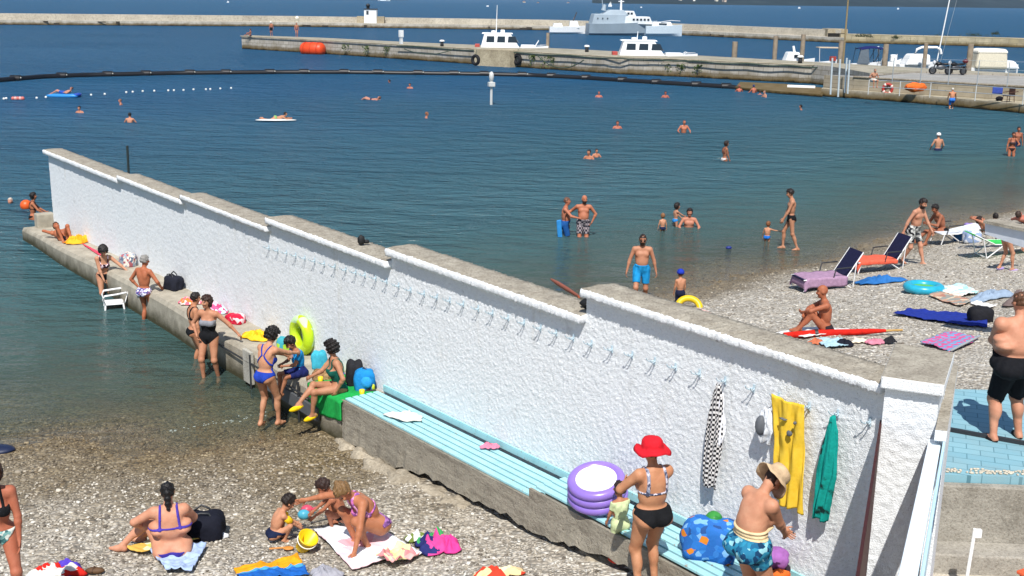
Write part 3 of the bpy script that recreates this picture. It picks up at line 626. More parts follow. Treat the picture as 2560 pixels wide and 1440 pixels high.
# ladder rails / swimming steps frame
for x, y0, y1, lab in ((2076, 145, 234, 'pale grey upright pole of the bathing ladder, furthest left of four'), (2095, 148, 240, 'pale grey upright pole of the bathing ladder, second from the left'), (2112, 145, 230, 'pale grey upright pole of the bathing ladder, second from the right'), (2119, 150, 232, 'pale grey upright pole of the bathing ladder, furthest right of four')):
    b = G(x, y1 + 2, .4); tz = GY(x + (x - 1280) / 14000 * (y1 - y0), y0, b[1]); r = root('ladder_pole', b, lab, 'pole', 'poles of the bathing ladder'); MB().tube([b, tz], .07, 6).build('pole', M('b9c3c6', .5, .08), r)
# piles behind the pier
WOOD = M('8a7d6c', .9, .25, 3, .4, 8)
for i, (x, y0, w, lab) in enumerate(((1376, 82, 8, 'leaning wooden mooring pile right of the first cabin boat'), (1838, 104, 13, 'short wooden mooring pile right of the second cabin boat'), (1940, 90, 11, 'wooden mooring pile left of the low white motor boat'), (2009, 86, 11, 'wooden mooring pile right of the low white motor boat'), (2104, 102, 12, 'dark wooden mooring pile beneath the tall brown pole'), (2216, 110, 13, 'wooden mooring pile right of the boat with the blue canopy'), (2316, 108, 10, 'wooden mooring pile in front of the boat with the white arch'), (2428, 110, 14, 'wooden mooring pile left of the boat under the beige cover'))):
    k = np.interp(x, [1400, 1700, 2060, 2300, 2620], [121, 136, 156, 170, 187]); Y = G(x, k, PZ)[1] + 1.2; b = GY(x, k + 12, Y); tp = GY(x - (6 if i == 0 else 0), y0, Y); wd = w / FPX * Y / .97
    r = root('mooring_pile', b, lab, 'pile', 'wooden mooring piles behind the pier'); MB().tube([(tp[0] + .02, Y, -2), (tp[0], Y, tp[2] * .5), (tp[0], Y, tp[2])], wd * .5, 8).build('pile', WOOD, r)
# breakwater
bwp = [(-700, 57), (0, 62), (700, 66.5), (1380, 76), (1700, 88), (2110, 108)]
bw0 = [G(x, y) for x, y in bwp]; BWM = stone_mat(.2, 3.5, 1.0, 'c3bcae', 'b4ada0', '928b7d')
bw = root('outer_breakwater', (-20, 240, 0), 'long pale concrete breakwater with a parapet across the mouth of the harbour', 'breakwater')
def offs(P, d): return [p + np.array([.12, .99, 0]) * d for p in P]
m = MB(); m.strip(bw0, offs(bw0, 5), -3, .95); m.build('quay_base', [BWM, BWM], bw)
m = MB(); m.strip(offs(bw0, 4.2), offs(bw0, 6.5), -3, 2.15); m.mi = [0] * len(m.f); m.build('parapet', [concrete_mat('c1baab', 'a29b8d', .3, 4, .1)], bw)
rr = random.Random(9)
for k in range(40):
    m = MB(); u = rr.uniform(0, 4.99); i = int(u); p = bw0[i] + (bw0[i + 1] - bw0[i]) * (u - i); m.box(p + np.array([0, -.08, rr.uniform(.15, .7)]), (rr.uniform(.3, 2.6), .1, rr.uniform(.15, .5)))
    m.build('recess', M('3a342a', .9, .3), bw)
lw0 = [G(x, y) for x, y in ((2100, 107), (2300, 112), (2560, 119.5), (2800, 128))]; lw = root('rubble_breakwater', (75, 180, 0), 'lower rough stone breakwater with dark bushes at the right', 'breakwater')
m = MB(); m.strip(lw0, offs(lw0, 5), -3, 1.5); m.mi = [0] * len(m.f); m.build('rubble_base', stone_mat(-.2, 2.2, .7, 'c1b496', 'a69978', '5d5540'), lw)
rr = random.Random(4)
for i, (x, y, w, h) in enumerate(((2150, 92, .5, .5), (2170, 93, .5, .5), (2240, 96, .5, .4), (2295, 105, 1.2, .8), (2350, 95, .8, .6), (2395, 98, .6, .5), (2435, 90, .8, .5), (2485, 104, 1.6, 1.0), (2488, 86, .4, .4))):
    p = GY(x, y, G(x, 112, 0)[1] + 1 + (y < 98) * 2); weed('harbour_bush', p, 130, w, h * .6, 'dark green bush growing on the rubble breakwater', 'bushes on the rubble breakwater', 0, M('3c4526', .9, .3, 2))
p = G(2412, 111, 0); dk = root('dark_opening', p, 'square dark drain opening in the rubble breakwater', 'opening'); MB().rz(p[0], p[1] - .3, .1, 1.1, .7, .9).build('hole', M('14130f', .9), dk)
p = G(2105, 106, 0); dk = root('end_block', p, 'square stone end block where the breakwater steps down', 'block'); MB().rz(p[0] - .6, p[1] + 3.2, 0, 3.6, 4, 2.3).build('block', concrete_mat('b7ab92', '8b7f68', .5, 5, .2), dk); MB().rz(p[0] - 1.2, p[1] - .4, .2, 3.0, .5, 1.4).build('opening', M('1b1914', .9), dk)
# white beacon hut
p = G(926, 52, 2.1); p[1] = bw0[2][1] + 3.2; h = root('beacon_hut', p, 'small white square beacon hut with a dark lantern on the breakwater', 'hut')
q = GY(926, 53, p[1]); s = p[1] / FPX; z0 = q[2] - .1; x = q[0]
MB().rz(x, p[1] + 1, .9, 30 * s, 2.2, 29 * s + (z0 - .9), 0).build('wall', M('e6e8e8', .6, .05), h); MB().rz(x, p[1] + 1, z0 + 29 * s, 32 * s, 2.5, .15).build('roof', DK, h)
MB().lathe([(.35, 0), (.35, .5), (.55, .55), (.3, 1.0), (0, 1.1)], (x - .6, p[1] + 1, z0 + 29 * s + .15), 8).build('lantern', DK, h); MB().rz(x - .6, p[1] - .12, z0 + 1.5, .5, .06, .8).build('window', M('3a3f44', .4), h)
for sg in (-1, 1): MB().rz(x + sg * 24 * s, p[1] + 1, .95, 18 * s, 1.8, 16 * s).build('side_block', concrete_mat('b7ab92', '8b7f68', .5, 5, .2), h)
p = GY(743, 52, bw0[2][1] + 2); bc = root('small_beacon', p, 'little white round topped light on the breakwater left of the beacon hut', 'beacon'); MB().lathe([(.3, -.6), (.28, .3), (.4, .35), (.4, .75), (.15, 1.0), (0, 1.0)], p, 10).build('lamp', M('efe9d6', .5), bc)
# black boom
bp = [G(x, y) for x, y in ((-260, 222), (0, 205), (110, 196), (220, 192), (440, 187), (700, 184.5), (870, 184.5), (1200, 189), (1330, 192), (1450, 198), (1650, 211), (1848, 223))]
boom = root('floating_boom', bp[5], 'long black floating boom closing off the bathing bay', 'boom'); BLK = M('101114', .45, .2)
Pn = []; 
for a, b in zip(bp[:-1], bp[1:]):
    for u in np.linspace(0, 1, 12, endpoint=False): Pn.append(a + (b - a) * u + np.array([0, 0, .1]))
MB().tube(Pn + [bp[-1]], .24, 8).build('boom_tube', BLK, boom)
for x in (-60, 40, 155, 270, 365, 475, 565, 675, 760, 860, 945, 1045, 1135, 1210, 1305, 1378, 1465, 1555, 1640, 1740, 1815):
    y = np.interp(x, [-260, 0, 110, 220, 440, 700, 870, 1200, 1330, 1450, 1650, 1848], [222, 205, 196, 192, 187, 184.5, 184.5, 189, 192, 198, 211, 223]); p = G(x, y); p[2] = .13
    MB().tube([p - np.array([.4, 0, 0]), p + np.array([.4, 0, 0])], .31, 8).build('collar', BLK, boom)
    MB().ell(p + np.array([.5, -.25, .12]), (.06, .06, .06), 6).build('shackle', M('c9c5b8', .4), boom)
# marker post
b = G(1228, 262, 0); tp = GY(1230, 188, b[1]); mk = root('marker_post', b, 'white marker post with a small box head standing in the bathing bay', 'post')
MB().tube([(b[0], b[1], -1.5), (b[0], b[1], tp[2] - .3)], .09, 8).build('post', WHT, mk); MB().rz(b[0], b[1], tp[2] - .75, .42, .42, .3, .3).build('box', WHT, mk, bevel=.03); MB().ell((b[0], b[1], tp[2] - .1), (.17, .17, .35), 10).build('lamp', WHT, mk)
# buoy line
bl = root('float_line', G(300, 235), 'string of small white floats on a rope near the black boom', 'buoy line'); fx = [(10, 250), (16, 249), (92, 248), (115, 246), (228, 240), (262, 238), (316, 233.5), (332, 232.5), (357, 231), (386, 230), (421, 229), (435, 228.5), (459, 228), (484, 226.5), (515, 226), (526, 225.5), (551, 224), (578, 223)]
MB().tube([G(x, y) + np.array([0, 0, -.012]) for x, y in fx], .012, 4).build('rope', M('d8d4c8', .8), bl)
for x, y in fx: MB().ell(G(x, y) + np.array([0, 0, .08]), (.08, .08, .08), 8).build('float', M('f2f2ee', .4, .03), bl)
rf = root('red_float_row', G(45, 249), 'short row of red and white floats at the left end of the buoy line', 'buoy line')
for k in range(5): MB().ell(G(33 + k * 6, 249.3) + np.array([0, 0, .08]), (.13, .12, .13), 8).build('float', M('d7a49c' if k % 2 else 'c86a5e', .4), rf)
# pole in the water behind the wall
b = G(322, 470, 0); tp = GY(318, 364, b[1]); r = root('iron_pole', b, 'thin dark iron pole standing in the sea just behind the white wall', 'pole'); MB().tube([(b[0], b[1], -1.5), tp], .045, 6).build('pole', M('26302f', .6), r)
# far shore
HL = NT('far_hillside'); v = HL.coord('World'); n = HL.noise(v, .012, 8, .7); hc = HL.ramp(n, [(.3, srgb('1d2a2c')), (.55, srgb('27363a')), (.75, srgb('434d4e'))]); HLM = HL.surf(hc, .95, None, 0, .05)
def hill(x0, y0, x1, y1, hmax, seed, n=90, dep=2500):
    A = G(x0, y0); B = G(x1, y1); rr = np.random.default_rng(seed); ph = rr.uniform(0, 6.28, 8)
    V = []
    for j in range(14):
        for i in range(n + 1):
            u = i / n; p = A + (B - A) * u; d = p / np.linalg.norm(p); w = j / 13; q = p + d * dep * w
            h = hmax * (1 - (1 - w) ** 2) * (.65 + .2 * math.sin(u * 9 + ph[0]) + .12 * math.sin(u * 23 + ph[1] + w * 3) + .06 * math.sin(u * 51 + ph[2] + 4 * w)) * min(1, .03 + 6 * u)
            V.append((q[0], q[1] + 8 * math.sin(u * 40 + ph[3]), h - .5))
    i = (np.arange(13)[:, None] * (n + 1) + np.arange(n)[None]).ravel()
    return np.array(V), np.stack([i, i + 1, i + n + 2, i + n + 1], 1)
V, F = hill(1480, 8.5, 3400, 30, 230, 1); tag(npmesh('hillside', V, F, HLM), kind='structure')
V2, F2 = hill(1020, 1.5, 2100, 5, 420, 2, 60, 5000); tag(npmesh('far_hills', V2, F2, HLM), kind='structure')
hcol = ['efe9dc', 'e6dcc6', 'd9c4ae', 'f2efe8', 'cfc3b0']; rr = random.Random(12)
def hillz(p):
    k = np.argmin((V[:, 0] - p[0]) ** 2 + (V[:, 1] - p[1]) ** 2); return V[k, 2]
hs = [(1650, 4, 16, 9, 'broad cream apartment block on the far hillside above the grey patrol ship')] + [(x, y, w, h, None) for x, y, w, h in ((1310, 6, 6, 4), (1345, 8, 5, 3), (1420, 8, 6, 3), (1700, 8, 5, 4), (1735, 9, 5, 3), (1790, 10, 6, 3), (1810, 11, 5, 3), (1935, 6, 7, 5), (1975, 10, 8, 4), (2010, 4, 14, 6), (2060, 13, 5, 3), (2165, 13, 5, 4), (2192, 13, 6, 3), (2275, 5, 9, 5), (2300, 12, 6, 3), (2340, 4, 10, 5), (2375, 5, 8, 4), (2418, 9, 6, 4), (2455, 4, 8, 4), (2470, 15, 6, 4), (2500, 14, 6, 3), (2535, 8, 8, 4), (2550, 18, 5, 3))]
for i, (x, y, w, h, lab) in enumerate(hs):
    base = G(x, np.interp(x, [1480, 2560], [8.5, 20.6]), 0)
    Y = base[1] + 60 + max(0, (np.interp(x, [1480, 2560], [8.5, 20.6]) - y)) * 45
    q = GY(x, y + h / 2, Y); s = Y / FPX
    hz = hillz(q); z0 = min(q[2], hz) - 4
    r = root('far_house', (q[0], q[1], max(q[2], hz)), lab or 'small pale house on the far hillside across the bay', 'house', 'houses on the far hillside')
    MB().rz(q[0], q[1], z0, w * s, 9, (max(q[2], hz) - z0) + h * s * .8, rr.uniform(-.3, .3)).build('wall', M(rr.choice(hcol), .7), r)
    mm = MB(); zz = max(q[2], hz) + h * s * .8; W_ = w * s * .55; mm.add([(q[0] - W_, q[1] - 5, zz), (q[0] + W_, q[1] - 5, zz), (q[0] + W_, q[1] + 5, zz), (q[0] - W_, q[1] + 5, zz), (q[0] - W_ * .6, q[1], zz + h * s * .3), (q[0] + W_ * .6, q[1], zz + h * s * .3)], [(0, 1, 5, 4), (2, 3, 4, 5), (1, 2, 5), (3, 0, 4), (0, 3, 2, 1)]); mm.build('roof', M('a06a4c', .8), r)
# ------------------------------------------------------------------ people: one continuous body surface each, grown from a distance field
def nrm(v): v = np.array(v, float); return v / (np.linalg.norm(v) + 1e-9)
def ik(a, tgt, l1, l2, hint):
    a = np.array(a, float); d = np.array(tgt, float) - a; L = np.linalg.norm(d); u = d / (L + 1e-9); L = min(max(L, abs(l1 - l2) * 1.15 + .02), (l1 + l2) * .996)
    x = (l1 * l1 - l2 * l2 + L * L) / (2 * L); h = math.sqrt(max(l1 * l1 - x * x, 0)); p = np.array(hint, float) - u * np.dot(hint, u); p = nrm(p)
    return a + u * x + p * h, a + u * L
class SDF:
    def __init__(s, lo, hi, h):
        s.h = h; s.o = np.array(lo, float) - 3 * h; n = np.ceil((np.array(hi) - s.o) / h).astype(int) + 4
        s.ax = [s.o[i] + h * np.arange(n[i]) for i in range(3)]; s.n = n
    def new(s): return np.full(tuple(s.n), .5, np.float32)
    def sl(s, lo, hi):
        r = []
        for i in range(3):
            a = max(0, int((lo[i] - s.o[i]) / s.h)); b = min(s.n[i], int((hi[i] - s.o[i]) / s.h) + 2); r.append(slice(a, max(b, a + 1)))
        return tuple(r)
    def pts(s, S): return np.stack(np.meshgrid(*[a[q] for a, q in zip(s.ax, S)], indexing='ij'), -1)
def smin(a, b, k):
    h = np.clip(.5 + .5 * (b - a) / k, 0, 1); return b * (1 - h) + a * h - k * h * (1 - h)
def put(g, f, prim, k):
    kind = prim[0]
    if kind == 'c':
        _, a, b, ra, rb = prim; m = max(ra, rb) + .07; lo = np.minimum(a, b) - m; hi = np.maximum(a, b) + m
    else:
        _, c, r, Mx = prim; m = max(r) + .07; lo = c - m; hi = c + m
    S = g.sl(lo, hi); P = g.pts(S)
    if P.size == 0: return
    if kind == 'c':
        d = b - a; t = np.clip(((P - a) @ d) / (d @ d + 1e-9), 0, 1); q = np.linalg.norm(P - a - t[..., None] * d, axis=-1) - (ra + (rb - ra) * t)
    else:
        L = (P - c) @ Mx; r = np.array(r); k0 = np.linalg.norm(L / r, axis=-1); k1 = np.linalg.norm(L / (r * r), axis=-1) + 1e-6; q = k0 * (k0 - 1) / k1
    f[S] = smin(f[S], q.astype(np.float32), k)
def snets(g, d):
    s = d < 0; n = np.array(d.shape) - 1
    cnt = sum(s[i:i + n[0], j:j + n[1], k:k + n[2]].astype(np.int8) for i in (0, 1) for j in (0, 1) for k in (0, 1))
    I = np.argwhere((cnt > 0) & (cnt < 8))
    if len(I) == 0: return None
    idx = -np.ones(tuple(n), np.int32); idx[tuple(I.T)] = np.arange(len(I))
    cor = np.array([(i, j, k) for i in (0, 1) for j in (0, 1) for k in (0, 1)]); val = np.stack([d[I[:, 0] + c[0], I[:, 1] + c[1], I[:, 2] + c[2]] for c in cor], 1)
    acc = np.zeros((len(I), 3)); w = np.zeros(len(I))
    for a in range(8):
        for b in range(a + 1, 8):
            if np.abs(cor[a] - cor[b]).sum() != 1: continue
            m = (val[:, a] < 0) != (val[:, b] < 0); t = val[:, a] / (val[:, a] - val[:, b] + 1e-12)
            acc += np.where(m[:, None], cor[a] + t[:, None] * (cor[b] - cor[a]), 0); w += m
    V = g.o + g.h * (I + acc / w[:, None]); Fs = []
    for ax in range(3):
        o1, o2 = [x for x in range(3) if x != ax]; e = np.zeros(3, int); e[ax] = 1
        A = s[tuple(slice(0, -1) if i == ax else slice(1, -1) for i in range(3))]; B = s[tuple(slice(1, None) if i == ax else slice(1, -1) for i in range(3))]
        E = np.argwhere(A != B)
        if len(E) == 0: continue
        fl = A[tuple(E.T)]; c = E.copy(); c[:, o1] += 1; c[:, o2] += 1
        q = []
        for da, db in ((0, 0), (-1, 0), (-1, -1), (0, -1)):
            k = c.copy(); k[:, o1] += da; k[:, o2] += db; k = np.minimum(k, n - 1); q.append(idx[tuple(k.T)])
        Q = np.stack(q, 1)
        if ax == 1: fl = ~fl
        Q[fl] = Q[fl][:, ::-1]; Fs.append(Q)
    F = np.concatenate(Fs); F = F[(F >= 0).all(1)]
    return V, F[:, ::-1]
SKM = {}
def skin(col, red='b5604a'):
    k = col
    if k in SKM: return SKM[k]
    t = NT('skin'); v = t.coord('Object'); n = t.noise(v, 5, 4, .6); cc_ = srgb(col); cw = srgb('c4957c'); c0 = tuple(a * .78 + b * .22 for a, b in zip(cc_, cw)); c1 = tuple(x * f for x, f in zip(c0[:3], (.82, .73, .68)))
    c = t.ramp(n, [(.3, c1), (.62, c0[:3])]); c = t.mix(t.ramp(t.noise(v, 26, 3), [(.4, (0, 0, 0)), (.8, (.16, .16, .16))]), c, srgb(red))
    m = t.surf(c, .56, t.bump(t.noise(v, 60, 3), .15, .008, t.bump(t.noise(v, 11, 3), .35, .02)), 0, .3); t.p.inputs['Subsurface Weight'].default_value = .0
    SKM[k] = m; return m
LIP = M('8d4a40', .5); EYE = M('1d1613', .35)
def hairmat(col):
    k = ('hair', col)
    if k in MC: return MC[k]
    t = NT('hair'); v = t.coord('Object', (1, 1, .25)); c = srgb(col); n = t.noise(v, 60, 3, .7)
    cc = t.ramp(n, [(.3, tuple(x * .55 for x in c[:3])), (.7, tuple(min(1, x * 1.25) for x in c[:3]))]); MC[k] = t.surf(cc, .5, t.bump(n, .6, .015), 0, .35); return MC[k]
def person(label, loc, face=180, H=1.72, sex='m', g=1.0, kid=0.0, col='b98468', pose=None, hair=('short', '2a1d16'), wear=(), res=.014, group=None, fingers=True, cat='person', extra=None, belly=0.0, skinred='b5604a', facedetail=True):
    P = dict(pel=(0, 0, .95), lean=(0, .04, 1), tw=0, hd=(0, 0), hR=(.30, .05, .78), hL=(-.30, .05, .78), eR=(.6, -.8, -.2), eL=(-.6, -.8, -.2), fR=(.10, .02, .075), fL=(-.10, -.02, .075), kR=(.08, 1, 0), kL=(-.08, 1, 0), tR=(.2, 1, -.02), tL=(-.2, 1, -.02), ptilt=None, pyaw=0, fist=.5, side=0)
    P.update(pose or {})
    A = lambda k: np.array(P[k], float)
    hs = 1 + .42 * kid; ls = 1 - .16 * kid; sc = H / 1.75 * (1 + 0 * kid)
    gg = g; fem = sex == 'f'
    pel = A('pel'); lean = nrm(P['lean']); prt = np.array([math.cos(R(P['pyaw'])), math.sin(R(P['pyaw'])), 0])
    pup = nrm(P['ptilt']) if P['ptilt'] is not None else nrm(lean * .6 + np.array([0, 0, .4]))
    prt = nrm(prt - pup * (prt @ pup)); pfw = np.cross(pup, prt)
    tw = R(P['tw'] + P['pyaw']); crt = np.array([math.cos(tw), math.sin(tw), 0]) + np.array([0, 0, P['side']]); crt = nrm(crt - lean * (crt @ lean)); cfw = np.cross(lean, crt)
    tl = .50 * (1 - .05 * kid)
    neck = pel + pup * tl * .38 + lean * tl * .62; chest = neck - lean * .17; waist = pel + pup * .17 * (1 - .05 * kid)
    sw = (.178 if not fem else .158) * (1 - .1 * kid) * (.6 + .4 * gg)
    yaw, pit = R(P['hd'][0]), R(P['hd'][1])
    hup0 = nrm(lean * .5 + np.array([0, 0, .5])); hf0 = nrm(cfw - hup0 * (cfw @ hup0)); hr0 = np.cross(hf0, hup0)
    hf1 = hf0 * math.cos(yaw) - hr0 * math.sin(yaw); hr = np.cross(hf1, hup0); hf = hf1 * math.cos(pit) - hup0 * math.sin(pit); hup = np.cross(hr, hf)
    hc = neck + nrm(hup0 + hup * .8 + hf * .25) * (.115 + .075 * hs) + hf * .012
    HF = np.stack([hr, hf, hup], 1)
    HM_ = hs
    shR = neck - lean * .045 + crt * sw; shL = neck - lean * .045 - crt * sw
    ua, fa, th, sh_ = .29 * ls, .255 * ls, .44 * ls, .43 * ls
    eR, wR = ik(shR, A('hR'), ua, fa, A('eR')); eL, wL = ik(shL, A('hL'), ua, fa, A('eL'))
    hw = .092 if not fem else .096
    hpR = pel + prt * hw - pup * .04; hpL = pel - prt * hw - pup * .04
    kR, aR = ik(hpR, A('fR'), th, sh_, A('kR')); kL, aL = ik(hpL, A('fL'), th, sh_, A('kL'))
    q = (1 + .55 * (gg - 1)) * (1 - .12 * kid)                    # limb girth
    tors = []; legs = []; arms = []; head = []
    Mp = np.stack([prt, pfw, pup], 1); Mc = np.stack([crt, cfw, lean], 1)
    wf = (.93 if fem else 1.0)
    tors += [('e', pel + pup * .0, ((.162 if not fem else .172) * gg, .112 * gg, .125), Mp), ('e', waist + pup * .02, (.135 * gg * wf, .098 * gg, .15), Mp),
             ('e', chest - lean * .03, ((.158 if not fem else .142) * (.5 + .5 * gg), .108 * (.4 + .6 * gg), .19), Mc), ('c', shR - crt * .03 - lean * .01, shL + crt * .03 - lean * .01, .062 * (.6 + .4 * q), .062 * (.6 + .4 * q)),
             ('c', neck - lean * .02, neck - crt * .09 * (1 - .2 * fem) - lean * .035, .055, .05), ('c', neck - lean * .02, neck + crt * .09 * (1 - .2 * fem) - lean * .035, .055, .05)]
    for sg in (-1, 1):
        tors.append(('e', pel + prt * sg * .075 * gg - pfw * .065 * gg - pup * .055, (.088 * gg, .085 * gg, .092), Mp))
        if fem and kid < .5: tors.append(('e', chest + crt * sg * .07 + cfw * .095 * (.5 + .5 * gg) - lean * .055, (.062 * (.4 + .6 * gg), .062 * (.4 + .6 * gg), .064), Mc))
        elif kid < .5: tors.append(('e', chest + crt * sg * .072 + cfw * .075 * (.5 + .5 * gg) + lean * .01, (.078, .042, .062), Mc))
        tors.append(('e', chest + crt * sg * .08 - cfw * .07 + lean * .03, (.06, .035, .085), Mc))
    if belly: tors.append(('e', waist + pfw * .06 * (1 + belly) - pup * .01, (.13 * gg, .07 + .07 * belly, .15), Mp))
    if belly and gg > 1.35:
        for sg in (-1, 1): tors.append(('e', waist + prt * sg * .105 * gg - pfw * .03 + pup * .04, (.065 * gg, .08 * gg, .06), Mp)); tors.append(('e', chest + crt * sg * .12 * gg - lean * .05 - cfw * .02, (.06 * gg, .09, .055), Mc))
    for hp, k, a, td in ((hpR, kR, aR, nrm(P['tR'])), (hpL, kL, aL, nrm(P['tL']))):
        mid = hp + (k - hp) * .35; legs += [('c', hp, k, .088 * q * (1.08 if fem else 1), .053 * q), ('c', k, a, .05 * q, .034 * (.7 + .3 * q)), ('e', k, (.054 * q,) * 3, np.eye(3))]
        sd = nrm(a - k); bk = -nrm(td - sd * (td @ sd)); legs.append(('e', k + (a - k) * .3 + bk * .022 * q, (.047 * q, .047 * q, .12), np.stack([np.cross(bk, sd), bk, sd], 1)))
        f0 = a - td * .035 - np.array([0, 0, .0]); tz = nrm(td); dn = nrm(sd - tz * (sd @ tz)) * .042
        legs += [('c', a - td * .04 + dn * .8, a + td * .055 * (1 + .1 * (1 - kid)) + dn * .9, .034, .036), ('c', a + td * .05 + dn * .95, a + td * .145 * (1 - .2 * kid) + dn * 1.15, .038, .022), ('c', a, a - td * .03 + dn * .6, .036, .032)]
    hands = []
    for sg, shd, e, w in ((1, shR, eR, wR), (-1, shL, eL, wL)):
        d = nrm(w - e); arms += [('c', shd, e, .052 * q, .039 * q), ('c', e, w, .039 * q, .025 * (.7 + .3 * q)), ('e', shd - lean * .02 - crt * sg * .012, (.057 * q,) * 3, np.eye(3)), ('e', e + (w - e) * .25, (.041 * q,) * 3, np.eye(3))]
        inw = nrm(-crt * sg - d * (-crt * sg @ d)); pn = inw                 # palm faces inwards
        sdv = np.cross(d, pn)
        if (sdv @ cfw) < 0: sdv = -sdv
        arms.append(('e', w + d * .05, (.04, .019, .052), np.stack([sdv, pn, d], 1)))
        hands.append((w, d, pn, sdv))
    hk = hs * (.98 if fem else 1.0)
    head += [('c', neck - lean * .03, hc - hup * .07 * hk, .054 * (.6 + .4 * q), .05 * hk ** .5), ('e', hc + hup * .018 * hk - hf * .01 * hk, (.077 * hk, .096 * hk, .098 * hk), HF), ('e', hc - hup * .05 * hk + hf * .022 * hk, (.057 * hk, .068 * hk, .074 * hk), HF),
             ('e', hc - hup * .1 * hk + hf * .06 * hk, (.026 * hk, .022 * hk, .02 * hk), HF), ('c', hc + hf * .088 * hk + hup * .012 * hk, hc + hf * .108 * hk - hup * .022 * hk, .009 * hk, .014 * hk)]
    for sg in (-1, 1): head += [('e', hc + hr * sg * .078 * hk - hup * .01 * hk - hf * .005, (.012 * hk, .02 * hk, .03 * hk), HF), ('e', hc + hr * sg * .036 * hk + hf * .078 * hk - hup * .022 * hk, (.028 * hk, .018 * hk, .022 * hk), HF)]
    allp = tors + legs + arms + head; pts = []
    for p in allp:
        if p[0] == 'c': pts += [p[1] - max(p[3:]), p[1] + max(p[3:]), p[2] - max(p[3:]), p[2] + max(p[3:])]
        else: pts += [p[1] - max(p[2]), p[1] + max(p[2])]
    pts = np.array(pts); g_ = SDF(pts.min(0) - .06, pts.max(0) + .06, res / sc)
    f_t = g_.new()
    for p in tors: put(g_, f_t, p, .045)
    f_l = g_.new()
    for p in legs: put(g_, f_l, p, .028)
    f_tl = smin(f_t, f_l, .03)
    f_a = g_.new()
    for p in arms: put(g_, f_a, p, .02)
    f_h = g_.new()
    for p in head: put(g_, f_h, p, .022)
    body = smin(smin(f_tl, f_a, .03), f_h, .02)
    V, F = snets(g_, body); extraV = []; extraF = []; nb = len(V)
    if fingers:
        for w, d, pn, sdv in hands:
            fs_ = P['fist']
            for j, (off, ln) in enumerate(((-.028, .07), (-.010, .082), (.010, .078), (.027, .062), (.036, .05))):
                th_ = j == 4
                b0 = w + d * (.085 if not th_ else .035) + sdv * off * (1 if not th_ else 1.0); dd_ = nrm(d + sdv * (off * 2 if not th_ else .9)); c_ = pn
                pts_ = [b0]; an = 0
                for st in (.4, .33, .27): an += fs_ * .75 * (.5 if th_ else 1); pts_.append(pts_[-1] + (dd_ * math.cos(an) + c_ * math.sin(an)) * ln * st)
                m_ = MB(); m_.tube(pts_, [.0095, .009, .008, .006], 5); vv = np.array(m_.v); 
                ff = [f for f in m_.f if len(f) == 4]; extraV.append(vv[:20]); extraF.append(np.array(ff) + nb); nb += 20
    if extraV: V = np.concatenate([V] + extraV); F = np.concatenate([F] + extraF)
    cen = V[F].mean(1); L = (cen - hc) @ HF / hk; mi = np.zeros(len(F), int)
    if facedetail:
        mi[(np.abs(L[:, 0]) < .024) & (np.abs(L[:, 2] + .068) < .009) & (L[:, 1] > .05)] = 1
        mi[(np.abs(np.abs(L[:, 0]) - .033) < .015) & (np.abs(L[:, 2] - .008) < .008) & (L[:, 1] > .05)] = 2
        mi[(np.abs(np.abs(L[:, 0]) - .033) < .02) & (np.abs(L[:, 2] - .032) < .005) & (L[:, 1] > .05)] = 3
    r = root('person', loc, label, cat, group, R(face)); hm = hairmat(hair[1])
    npmesh('body', V * sc, F, [skin(col, skinred), LIP, EYE, hm], r, mi)
    # clothing and hair: shells grown off the same field
    PT = g_.pts((slice(None),) * 3); pu = (PT - pel) @ pup; pr_ = (PT - pel) @ prt; pf = (PT - pel) @ pfw; cu = (PT - chest) @ lean; cr_ = (PT - chest) @ crt; cf = (PT - chest) @ cfw
    def shell(name, d, mat, hsm=None):
        o = snets(g_, d)
        if o is not None and len(o[1]) > 3: return npmesh(name, o[0] * sc, o[1], mat, r)
    def seg(a, b, t0, t1, rad):                       # region round part of a bone
        d = b - a; L_ = d @ d; t = ((PT - a) @ d) / L_; dist = np.linalg.norm(PT - a - np.clip(t, 0, 1)[..., None] * d, axis=-1)
        return np.maximum(np.maximum((t0 - t), (t - t1)) * math.sqrt(L_), dist - rad)
    def strap(ps, rad):
        z = np.full(PT.shape[:3], .5)
        for a, b in zip(ps[:-1], ps[1:]):
            d = b - a; t = np.clip(((PT - a) @ d) / (d @ d), 0, 1); z = np.minimum(z, np.linalg.norm(PT - a - t[..., None] * d, axis=-1) - rad)
        return z
    sat = max((kR - hpR) @ pfw, (kL - hpL) @ pfw) > .25; plim = .03 if sat else .15
    near = np.sqrt(pu ** 2 + pr_ ** 2 + pf ** 2)
    def lane(l0, l1, u0, u1, sd=0, w=.012):           # a strap as a lane on the skin, by sideways offset and height on the chest
        lat = l0 + (l1 - l0) * (cu - u0) / (u1 - u0); z = np.maximum(np.maximum(np.abs(np.abs(cr_) - lat) - w, u0 - cu), cu - u1)
        return z if sd == 0 else np.maximum(z, -sd * cf)
